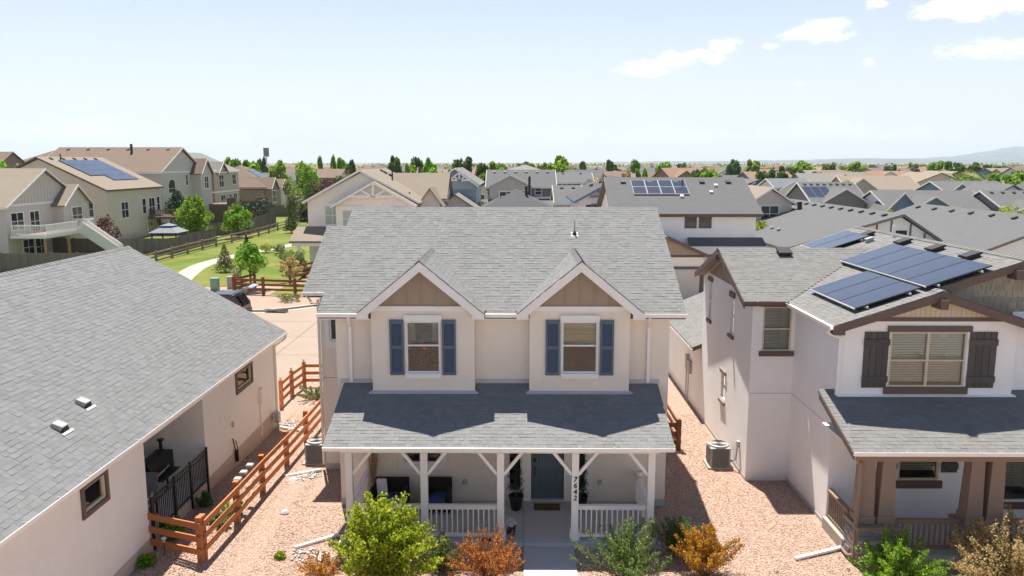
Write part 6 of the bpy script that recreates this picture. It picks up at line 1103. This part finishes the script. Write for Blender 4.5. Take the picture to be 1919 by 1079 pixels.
bg_house('house', 'tan-roofed greige house with two white windows beyond the blue gables', 69, 84, 168, 180, 4.6, 7.2, 'x', 's_sage', 'r_tan', 'trim', [('S', 74.5, 76, 2.9, 4.3, 2, 'white'), ('S', 78, 79.5, 2.9, 4.3, 2, 'white')], [('S', 71.5, 3.2, 4.6, 6.9, .5, 's_sage', False)]); bg_house('house', 'white and blue house with grey roof beyond the cream gabled house', 48, 55, 150, 160, 5.6, 7.0, 'x', 's_white', 'r_bluegrey', 'white', [('S', 49, 50, 3.6, 4.8), ('S', 53, 54, 3.6, 4.8)], [('S', 51, 2.2, 5.2, 6.6, .6, 's_white', False)])

# ================================================================== by the lane
FB = [(-22.0, 60.8), (-19.6, 60.4), (-17.0, 59.9), (-14.4, 59.7), (-11.8, 59.6)]
rail_fence('rail_fence', 'brown three-rail fence across the lane, in front of the small maple', FB, 'cedard', (.45, .8, 1.15), .2, 1.4, (.06, .17), None, None, lambda x, y: .1)
rail_fence('rail_fence', 'short brown fence return behind the green utility box', [(-22.0, 60.9), (-21.3, 63.6)], 'cedard', (.45, .8, 1.15), .18, 1.35, (.06, .17), None, None, lambda x, y: .1)
rail_fence('rail_fence', 'brown fence stepping up beside the porch of the tan house', [(-19.4, 67), (-18.2, 71), (-17.0, 74)], 'cedard', (.45, .85, 1.25), .18, 1.5, (.06, .18), None, None, lambda x, y: .1)
u = thing('utility_box', 'pale green utility box beside the orange marker post', 'utility box', (-24.2, 62.7, .1)); MB().box(-24.5, -23.9, 62.45, 62.95, .08, 1.05).build('cabinet', 'green', u, bevel=.04); MB().box(-24.53, -23.87, 62.42, 62.98, 1.051, 1.10).build('lid', 'green', u, bevel=.02); MB().box(-24.75, -23.7, 62.25, 63.15, .05, .079).build('pad', 'concw', u)
u = thing('utility_box', 'grey utility pedestal between the green box and the orange marker', 'utility box', (-23.3, 63.6, .1)); MB().box(-23.5, -23.12, 63.4, 63.8, .09, 1.05).build('cabinet', 'acgrey', u, bevel=.03); MB().box(-23.53, -23.09, 63.37, 63.83, 1.051, 1.09).build('lid', 'acgrey', u)
u = thing('marker_post', 'thin orange marker post standing beside the utility boxes', 'post', (-22.7, 63.3, .1)); MB().box(-22.74, -22.66, 63.28, 63.32, .1, 1.75).build('blade', 'orange', u); MB().box(-22.75, -22.65, 63.27, 63.33, 1.45, 1.75).build('decal', 'white', u)
# dark car with its tailgate up, half hidden by the near roof
cr = thing('car', 'dark car with raised tailgate parked in the lane, half hidden by the grey roof', 'car', (-20.3, 51.8, .006)); y0, y1 = 50.9, 52.7; X = -17.95
prof = [(0, .45), (.02, .95), (.12, 1.05), (.45, 1.62), (.75, 1.72), (2.0, 1.74), (2.6, 1.62), (3.35, 1.10), (4.35, .98), (4.65, .8), (4.7, .45), (4.5, .28), (.15, .28)]
mb = MB(); mb.ext([(X - a, y0, z) for a, z in prof], (0, y1 - y0, 0)); mb.build('body', 'carblack', cr, bevel=.07)
mb = MB(); mb.ext([(X - .34, y0 - .012, 1.1), (X - .60, y0 - .012, 1.58), (X - 2.05, y0 - .012, 1.64), (X - 2.6, y0 - .012, 1.52), (X - 3.15, y0 - .012, 1.1)], (0, .01, 0)); mb.build('side_window', 'glass', cr); mb = MB(); mb.ext([(X + .006, y0 + .2, .98), (X + .006, y1 - .2, .98), (X - .36, y1 - .28, 1.58), (X - .36, y0 + .28, 1.58)], (.012, 0, .012)); mb.build('cargo_opening', 'dark', cr)
for yy in (y0 - .01, y1 - .2): MB().box(X - .5, X - .1, yy, yy + .21, .95, 1.12).build('tail_light', 'red', cr)
for xx in (X - .9, X - 3.75):
    for yy in (y0 - .02, y1 - .2): w_ = MB().cyl((xx, yy, .34), (xx, yy + .22, .34), .34, .34, 18).build('wheel', 'rubber', cr); MB().cyl((xx, yy - .006, .34), (xx, yy + .226, .34), .2, .2, 14).build('rim', 'alu', w_)
mb = MB(); mb.ext([(X - .60, y0 + .15, 1.74), (X - .60, y1 - .15, 1.74), (X + .25, y1 - .12, 2.12), (X + .62, y1 - .2, 2.08), (X + .62, y0 + .2, 2.08), (X + .25, y0 + .12, 2.12)], (0, 0, .07)); tg_ = mb.build('tailgate', 'carlight', cr); mb = MB(); mb.ext([(X - .45, y0 + .3, 1.885), (X - .45, y1 - .3, 1.885), (X + .1, y1 - .3, 2.135), (X + .1, y0 + .3, 2.135)], (0, 0, .012)); mb.build('rear_window', 'glass', tg_); MB().box(X - .02, X + .07, y0 + .05, y1 - .05, .35, .62).build('bumper', 'carblack', cr, bevel=.03)
for yy in (y0 + .2, y1 - .22): MB().bar((X - .25, yy, 1.4), (X + .1, yy, 2.02), .03, .03).build('gas_strut', 'black', cr)

# ================================================================== trees and shrubs further back
tree('maple_tree', 'small dense green maple beside the brown lane fence', (-21.3, 62.6, .1), 4.2, 1.5, 'lf_mid', 4600, .17, 'tall', .07, .2)
tree('young_pine', 'thin young pine on the lawn inside the curving path', (-27.2, 73.2, .12), 2.8, 1.05, 'lf_sage', 1500, .16, 'cone', .06, .08); tree('young_pine', 'dark young pine behind the dense green maple', (-27.6, 80.5, .12), 2.9, .95, 'lf_dark', 1400, .16, 'cone', .06, .08)
tree('shade_tree', 'big spring-green tree in front of the gazebo', (-41.0, 100.5, 0), 6.5, 2.75, 'lf_mid', 5200, .28, 'tall', .14, .12); tree('shade_tree', 'second spring-green tree right of the gazebo, behind the split-rail fence', (-37.9, 107.5, 0), 5.3, 2.3, 'lf_mid', 4200, .26, 'tall', .12, .12)
tree('young_pine', 'green pine on the lawn near the far end of the split-rail fence', (-32.7, 114.6, .12), 3.4, 1.25, 'lf_green', 1500, .2, 'cone', .07, .1); tree('ornamental_tree', 'yellowish small tree beside the dense green maple', (-19.2, 66.2, .1), 2.6, 1.1, 'lf_tan', 1500, .16, 'loose', .05, .12)
tree('shrub', 'tall sage shrub in front of the tan house porch', (-20.2, 71.5, .1), 2.5, 1.35, 'lf_sage', 1900, .17, 'round', .05, .03, cat='shrub'); tree('shrub', 'round yellow shrub beside the path', (-28.4, 89.2, .12), 1.2, .95, 'lf_yellow', 900, .15, 'round', .04, .02, cat='shrub'); tree('shrub', 'blue-grey round shrub beside the yellow one', (-26.6, 88.5, .12), 1.1, .9, 'lf_sage', 800, .15, 'round', .04, .02, cat='shrub'); tree('shrub', 'low juniper in the gravel bed behind the kerb', (-16.9, 57.6, .1), .6, 1.0, 'lf_sage', 700, .13, 'round', .03, .02, cat='shrub'); tree('shrub', 'dark green shrub behind the tan house porch post', (-23.0, 78.5, .1), 1.6, 1.2, 'lf_green', 900, .17, 'round', .04, .03, cat='shrub'); tree('shrub', 'columnar green shrub left of the dense maple', (-23.6, 66.0, .1), 1.5, .6, 'lf_sage', 600, .13, 'col', .04, .03, cat='shrub')
tree('evergreen_tree', 'dark green tree against the arched-window house', (-50.6, 118.2, 0), 7.0, 1.9, 'lf_dark', 2600, .3, 'tall', .14, .08); tree('plum_tree', 'plum-leaved tree between the pale grey and the grey-beige houses', (-47.6, 92, 0), 4.6, 1.9, 'lf_purple', 1300, .2, 'tall', .09, .1); tree('shade_tree', 'bright green tree at the far left edge above the tan roof', (-83, 130, 0), 11.4, 3.2, 'lf_mid', 2200, .4, 'round', .2, .3)
tree('shade_tree', 'tall deep green tree left of the tan truss-gabled house', (-37.4, 141, 0), 11.0, 3.0, 'lf_mid', 3800, .36, 'round', .2, .12); tree('shade_tree', 'pale green tree in front of the tall deep green one', (-35.6, 127, 0), 8.2, 2.1, 'lf_sage', 3000, .3, 'round', .15, .1); tree('plum_tree', 'plum-coloured tree behind the tan truss-gabled house', (-28.2, 120, 0), 8.1, 3.2, 'lf_purple', 1700, .32, 'round', .15, .3); tree('shrub', 'wide dark shrub behind the tall grey privacy fence', (-44.5, 134, 0), 4.6, 3.2, 'lf_dark', 1700, .32, 'round', .08, .05, cat='shrub')
for i, (x, y) in enumerate(((-38.6, 139), (-36.6, 136), (-34.2, 133))): tree('evergreen_tree', ('leftmost', 'middle', 'rightmost')[i] + ' of three dark evergreens at the end of the lawn', (x, y, 0), 4.2 + i * .3, 1.2, 'lf_dark', 900, .26, 'cone', .07, .03, group='evergreens at the end of the lawn')
tree('columnar_tree', 'narrow green columnar tree just above the beige ridge', (4.75, 98, 0), 6.3, .85, 'lf_mid', 1100, .22, 'col', .08, .1); tree('shrub', 'small yellow-green tree left of the dark hip roof', (-4.4, 100, 0), 6.0, .9, 'lf_yellow', 700, .22, 'round', .08, .4, cat='tree'); tree('shade_tree', 'green upright tree in front of the blue gables at right', (55.6, 109.5, 0), 4.9, 1.6, 'lf_mid', 1500, .26, 'tall', .1, .06); tree('shade_tree', 'broad yellow-green tree in front of the white porch at right', (56.6, 103, 0), 4.9, 3.1, 'lf_yellow', 1900, .32, 'round', .1, .2); tree('shade_tree', 'yellow-green tree beside the slate-gabled houses at right', (62.5, 101.5, 0), 5.1, 2.4, 'lf_yellow', 1500, .3, 'round', .1, .2); tree('shrub', 'loose yellow-green tree left of the blue gables', (49.5, 106, 0), 4.4, 2.0, 'lf_yellow', 800, .3, 'loose', .08, .2, cat='tree'); tree('shrub', 'yellow-green shrub beside the white house with black solar panels', (24.2, 79.5, 0), 4.7, 1.7, 'lf_yellow', 1500, .26, 'round', .08, .1, cat='shrub'); tree('shrub', 'rounded green tree behind the cream gabled house', (32.8, 104, 0), 7.2, 1.7, 'lf_mid', 1000, .3, 'round', .1, .15, cat='tree')
for i, (x, y, h, r_, m_, lab) in enumerate(((-3.0, 141, 9.2, 2.6, 'lf_green', 'round green tree behind the long grey roof, left part'), (30.2, 140, 7.6, 2.4, 'lf_mid', 'green tree beyond the black solar panels'), (37, 150, 8.2, 2.8, 'lf_green', 'deep green tree right of the black solar panels'), (60.5, 148, 7.2, 2.6, 'lf_mid', 'green tree between the blue gables and the tan roof'), (92, 165, 9.6, 4.6, 'lf_mid', 'big green tree at right, behind the bright blue wall'), (44, 113, 4.6, 1.5, 'lf_mid', 'small green tree in front of the small attic window'), (13.6, 150, 8.4, 2.2, 'lf_tan', 'tan-leaved tree left of the black solar panels'), (16.4, 156, 8.2, 2.0, 'lf_green', 'green tree just left of the black solar panels'))): tree('shade_tree', lab, (x, y, 0), h, r_, m_, 1500, .34, 'round', .13, .16)
# trees out among the far roofs: a few crowns and trunks, shared by all
PROTO = []
for i, (st, nl) in enumerate((('round', 1700), ('tall', 1600), ('round', 1500), ('loose', 1300), ('cone', 900), ('tall', 1500))):
    rng = np.random.default_rng(60 + i); p = crown_points(st, nl, rng); p = p * np.array([.36, .36, .82]) + np.array([0, 0, .18]); me = quads_mesh('crown', leaf_arrays(p, .10, .075, rng=rng), 'lf_green')
    t_ = MB(); t_.cyl((0, 0, 0), (0, 0, .5), .022, .014, 6); t_.cyl((0, 0, .4), (.1, .05, .7), .012, .005, 5); t_.cyl((0, 0, .4), (-.1, -.03, .7), .012, .005, 5); tm = bpy.data.meshes.new('trunk'); tm.from_pydata(t_.v, [], t_.f); tm.materials.append(M['bark']); PROTO.append((me, tm))
CROWNS = {}
def far_tree(x, y, h, w, kind, leaf, label, group):
    key = (kind, leaf)
    if key not in CROWNS: m = PROTO[kind][0].copy(); m.materials.clear(); m.materials.append(M[leaf]); CROWNS[key] = m
    o = thing('far_tree', label, 'tree', (x, y, -.05), group); o.scale = (w, w, h); o.rotation_euler.z = rnd.uniform(0, 6.28); c = bpy.data.objects.new('crown', CROWNS[key]); C.objects.link(c); c.parent = o; t = bpy.data.objects.new('trunk', PROTO[kind][1]); C.objects.link(t); t.parent = o
NAMED = [(870, 290, 205, 36, 0, 'lf_green'), (1045, 288, 215, 46, 0, 'lf_mid'), (1052, 303, 200, 34, 2, 'lf_mid'), (808, 292, 230, 22, 0, 'lf_mid'), (740, 288, 240, 26, 0, 'lf_green'), (783, 292, 235, 24, 2, 'lf_green'), (803, 306, 190, 30, 0, 'lf_mid'), (770, 302, 220, 20, 0, 'lf_yellow'), (905, 303, 215, 24, 2, 'lf_green'), (932, 299, 225, 32, 0, 'lf_mid'), (985, 300, 235, 40, 3, 'lf_sage'), (1005, 303, 225, 36, 0, 'lf_sage'), (1022, 303, 220, 26, 2, 'lf_sage'), (1143, 296, 260, 20, 0, 'lf_green'), (1188, 297, 260, 18, 2, 'lf_mid'), (1312, 312, 200, 40, 0, 'lf_green'), (1325, 315, 190, 34, 2, 'lf_mid'), (1206, 312, 190, 16, 5, 'lf_mid'), (1170, 316, 185, 20, 0, 'lf_tan'), (1432, 314, 195, 36, 0, 'lf_green'), (1460, 318, 190, 22, 2, 'lf_green'), (1598, 300, 300, 38, 0, 'lf_mid'), (1497, 300, 300, 40, 2, 'lf_mid'), (1465, 308, 260, 26, 0, 'lf_green'), (1368, 296, 330, 26, 0, 'lf_green'), (1404, 296, 320, 24, 0, 'lf_mid'), (1548, 302, 300, 26, 0, 'lf_sage'), (1742, 299, 340, 26, 0, 'lf_mid'), (1775, 300, 330, 34, 0, 'lf_green'), (1760, 316, 210, 28, 3, 'lf_sage'), (1868, 321, 170, 54, 0, 'lf_mid'), (1815, 303, 320, 30, 2, 'lf_green'), (1850, 306, 300, 40, 0, 'lf_green'), (1905, 318, 220, 44, 2, 'lf_green'), (470, 296, 210, 40, 0, 'lf_mid'), (435, 291, 220, 26, 0, 'lf_mid'), (445, 295, 200, 24, 2, 'lf_mid'), (525, 296, 190, 30, 0, 'lf_mid'), (497, 291, 230, 20, 0, 'lf_green'), (603, 290, 260, 9, 2, 'lf_mid'), (628, 288, 260, 10, 2, 'lf_mid'), (645, 292, 255, 22, 0, 'lf_mid'), (662, 297, 250, 12, 2, 'lf_green'), (185, 281, 230, 18, 0, 'lf_mid'), (150, 290, 190, 20, 0, 'lf_mid'), (570, 300, 200, 20, 2, 'lf_green'), (1090, 300, 300, 12, 2, 'lf_green'), (1240, 300, 300, 26, 0, 'lf_mid'), (1275, 302, 290, 24, 3, 'lf_sage'), (1660, 306, 280, 22, 0, 'lf_green'), (1700, 302, 300, 24, 3, 'lf_sage')]
def zone(x, Y):
    p = 971 + 1493 * x / Y
    return ('close to the skyline ' if Y > 400 else 'among the distant roofs ') + ('above the left row of houses' if p < 560 else 'above the tan truss-gabled house' if p < 900 else 'above the middle of the beige ridge' if p < 1170 else 'above the black solar panels' if p < 1440 else 'above the rows of roof vents' if p < 1700 else 'below the hills at right')
WH = {'lf_green': 'green', 'lf_mid': 'fresh green', 'lf_sage': 'sage green', 'lf_yellow': 'yellow-green', 'lf_tan': 'tan-leaved', 'lf_dark': 'dark'}
for i, (px, ty, Y, wpx, k_, lf) in enumerate(NAMED):
    h = 10.25 - (ty - 304) * Y / 1493; far_tree((px - 971) / 1493 * Y, Y, h, wpx * Y / 1493 / .62, k_, lf, 'taller ' + WH[lf] + (' conifer ' if k_ == 4 else ' tree ') + zone((px - 971) / 1493 * Y, Y), 'taller ' + WH[lf] + (' conifers ' if k_ == 4 else ' trees ') + zone((px - 971) / 1493 * Y, Y))
# far houses, one row behind another
FH = {}
def far_proto(i):
    r = random.Random(100 + i); w, d, e, rz = r.uniform(11, 16), r.uniform(9, 13), r.choice((3.6, 5.0, 5.6)), 0; rz = e + r.uniform(1.7, 2.4); ax = r.choice('xxy'); a = MB(); a.box(-w / 2, w / 2, -d / 2, d / 2, 0, e); b = MB(); o = .45
    if ax == 'x':
        a.add([(-w / 2, -d / 2, e), (-w / 2, d / 2, e), (-w / 2, 0, rz), (w / 2, -d / 2, e), (w / 2, d / 2, e), (w / 2, 0, rz)], [(0, 2, 1), (3, 4, 5)]); m = (rz - e) / (d / 2)
        for s in (-1, 1): b.ext([(-w / 2 - o, s * (d / 2 + o), e - o * m), (w / 2 + o, s * (d / 2 + o), e - o * m), (w / 2 + o, 0, rz), (-w / 2 - o, 0, rz)], (0, 0, .2))
    else:
        a.add([(-w / 2, -d / 2, e), (w / 2, -d / 2, e), (0, -d / 2, rz), (-w / 2, d / 2, e), (w / 2, d / 2, e), (0, d / 2, rz)], [(0, 1, 2), (3, 5, 4)]); m = (rz - e) / (w / 2)
        for s in (-1, 1): b.ext([(s * (w / 2 + o), -d / 2 - o, e - o * m), (0, -d / 2 - o, rz), (0, d / 2 + o, rz), (s * (w / 2 + o), d / 2 + o, e - o * m)], (0, 0, .2))
    gx, gw = r.uniform(-w * .25, w * .25), r.uniform(2.2, 3.4); gp = min(rz - .15, e + gw * .6); y = -d / 2 - 1.2
    a.box(gx - gw, gx + gw, y, -d / 2, 0, e - .05); a.add([(gx - gw, y, e - .05), (gx + gw, y, e - .05), (gx, y, gp)], [(0, 1, 2)])
    for s in (-1, 1): b.ext([(gx, y - .35, gp), (gx + s * (gw + .35), y - .35, e - .25), (gx + s * (gw + .35), 0, e - .25), (gx, 0, gp)], (0, 0, .17))
    win = [(u, e - 1.9) for u in (gx - gw * .4, gx + gw * .45, gx + gw + 1.4, gx - gw - 1.5) if abs(u) < w / 2 - .8]
    return a, b, [(u, z, (y if abs(u - gx) < gw else -d / 2)) for u, z in win]
def far_mesh(i, wall, roof):
    if (i, wall, roof) not in FH:
        a, b, win = far_proto(i); ms_ = []
        for q, nm, mt in ((a, 'wall', wall), (b, 'roof', roof)): me = bpy.data.meshes.new(nm); me.from_pydata(q.v, [], q.f); me.materials.append(M[mt]); ms_.append(me)
        FH[(i, wall, roof)] = (*ms_, win)
    return FH[(i, wall, roof)]
wf = bpy.data.meshes.new('window'); q = MB(); q.box(-.75, .75, -.07, 0, -.1, 1.4); wf.from_pydata(q.v, [], q.f); wf.materials.append(M['white']); wp = bpy.data.meshes.new('pane'); q = MB(); q.box(-.6, .6, -.09, -.071, .05, 1.25); wp.from_pydata(q.v, [], q.f); wp.materials.append(M['glass'])
RC = {'r_brown': 'brown', 'r_tan': 'tan', 'r_grey': 'grey', 'r_rust': 'rust', 'r_sage': 'sage-grey', 'r_bluegrey': 'blue-grey'}; WC = {'s_tan': 'tan', 's_beige': 'beige', 's_brown': 'brown', 's_grey': 'grey', 's_blue': 'blue', 's_white': 'white', 's_pblue': 'pale blue', 's_sage': 'sage'}
for r_i, Y in enumerate((196, 216, 238, 262, 290, 320, 352, 390, 432, 480, 535, 600, 680)):
    x = -Y * .70
    while x < Y * .72:
        sp = rnd.uniform(14.5, 19.5) * (1 + Y / 1000); x += sp; yy = Y + rnd.uniform(-5, 5)
        if rnd.random() < .07 or (x < -Y * .36 and Y < 215 and x > -Y * .62) or (Y < 210 and -45 < x < -24): continue
        leftish = x / Y < -.05
        roof = rnd.choice(('r_brown', 'r_brown', 'r_rust', 'r_tan', 'r_brown', 'r_grey') if leftish else ('r_brown', 'r_tan', 'r_rust', 'r_grey', 'r_tan', 'r_bluegrey', 'r_brown')) if Y > 215 else rnd.choice(('r_grey', 'r_tan', 'r_brown', 'r_sage')); wall = rnd.choice(('s_tan', 's_beige', 's_brown', 's_tan', 's_grey', 's_sage') if leftish else ('s_tan', 's_beige', 's_grey', 's_blue', 's_white', 's_pblue', 's_brown')); i = rnd.randrange(9); a, b, win = far_mesh(i, wall, roof); two = Y > 480
        o = thing('far_house', ('tiny ' if Y > 400 else 'distant ') + WC[wall] + ', ' + RC[roof] + '-roofed house ' + zone(x, yy).replace('among the distant roofs ', ''), 'house', (x, yy, -.05), ('tiny ' if Y > 400 else 'distant ') + WC[wall] + ' houses with ' + RC[roof] + ' roofs ' + zone(x, yy))
        o.rotation_euler.z = rnd.choice((0, 0, .12, -.15, math.pi / 2 * .98, .3)); s = rnd.uniform(.92, 1.08); o.scale = (s, s, s)
        for nm, me in (('wall', a), ('roof', b)): c = bpy.data.objects.new(nm, me); C.objects.link(c); c.parent = o
        if Y < 270:
            for u_, z_, y_ in win: c = bpy.data.objects.new('window', wf); C.objects.link(c); c.parent = o; c.location = (u_, y_, z_ - .2); d_ = bpy.data.objects.new('pane', wp); C.objects.link(d_); d_.parent = c
for i in range(250):
    Y = 185 + 620 * rnd.random() ** 1.25; x = rnd.uniform(-.7, .72) * Y; lf = rnd.choice(('lf_green', 'lf_mid', 'lf_mid', 'lf_mid', 'lf_sage')); h = rnd.uniform(4.6, 7.8) + Y * .0022; far_tree(x, Y, h, h * rnd.uniform(.85, 1.35), rnd.choice((0, 0, 2, 2, 3, 5)), lf, 'small ' + WH[lf] + ' tree ' + zone(x, Y), 'small ' + WH[lf] + ' trees ' + zone(x, Y))
# belt of trees along the skyline, too far to tell apart
rng = np.random.default_rng(77); n = 30000; Yb = rng.uniform(850, 1500, n); P = np.stack([rng.uniform(-.75, .75, n) * Yb, Yb, np.zeros(n)], 1); cl_id = np.round(P[:, 0] / 14) * 14 + np.round(P[:, 1] / 40) * 3.1; hh = 3.6 + 5.2 * (np.sin(cl_id * 1.7) * .5 + .5) ** 2; P[:, 2] = rng.uniform(0, 1, n) * hh; P[:, 0] += rng.normal(size=n) * 1.5
tag(link('treeline', quads_mesh('treeline', leaf_arrays(P, 3.2, 2.4, rng=rng), 'lf_sage')), 'hazy belt of far trees along the skyline', 'trees', None, 'stuff')
u = thing('tower', 'slim white pole with grey block on top at the skyline', 'tower', (-125, 400, 0)); MB().cyl((-125, 400, 0), (-125, 400, 13), .45, .35, 8).build('pole', 'white', u); MB().box(-126.1, -123.9, 399, 401, 13, 17.3).build('head', 's_shake', u)

# ================================================================== the air
mb = MB(); mb.box(-17900, 17900, -880, 17900, -1.2, 420); hz = mb.build('haze', 'white', None, (0, 0, 0)); t = NT('haze_air'); t.t.nodes.clear(); o_ = t.n('ShaderNodeOutputMaterial'); v = t.n('ShaderNodeVolumePrincipled'); v.inputs['Color'].default_value = (.80, .91, 1, 1); v.inputs['Density'].default_value = 8.5e-5; v.inputs['Anisotropy'].default_value = .2; t.t.links.new(v.outputs[0], o_.inputs['Volume']); hz.data.materials.clear(); hz.data.materials.append(t.m); hz['kind'] = 'stuff'; hz['label'] = 'thin pale summer haze over the neighbourhood'; hz['category'] = 'haze'
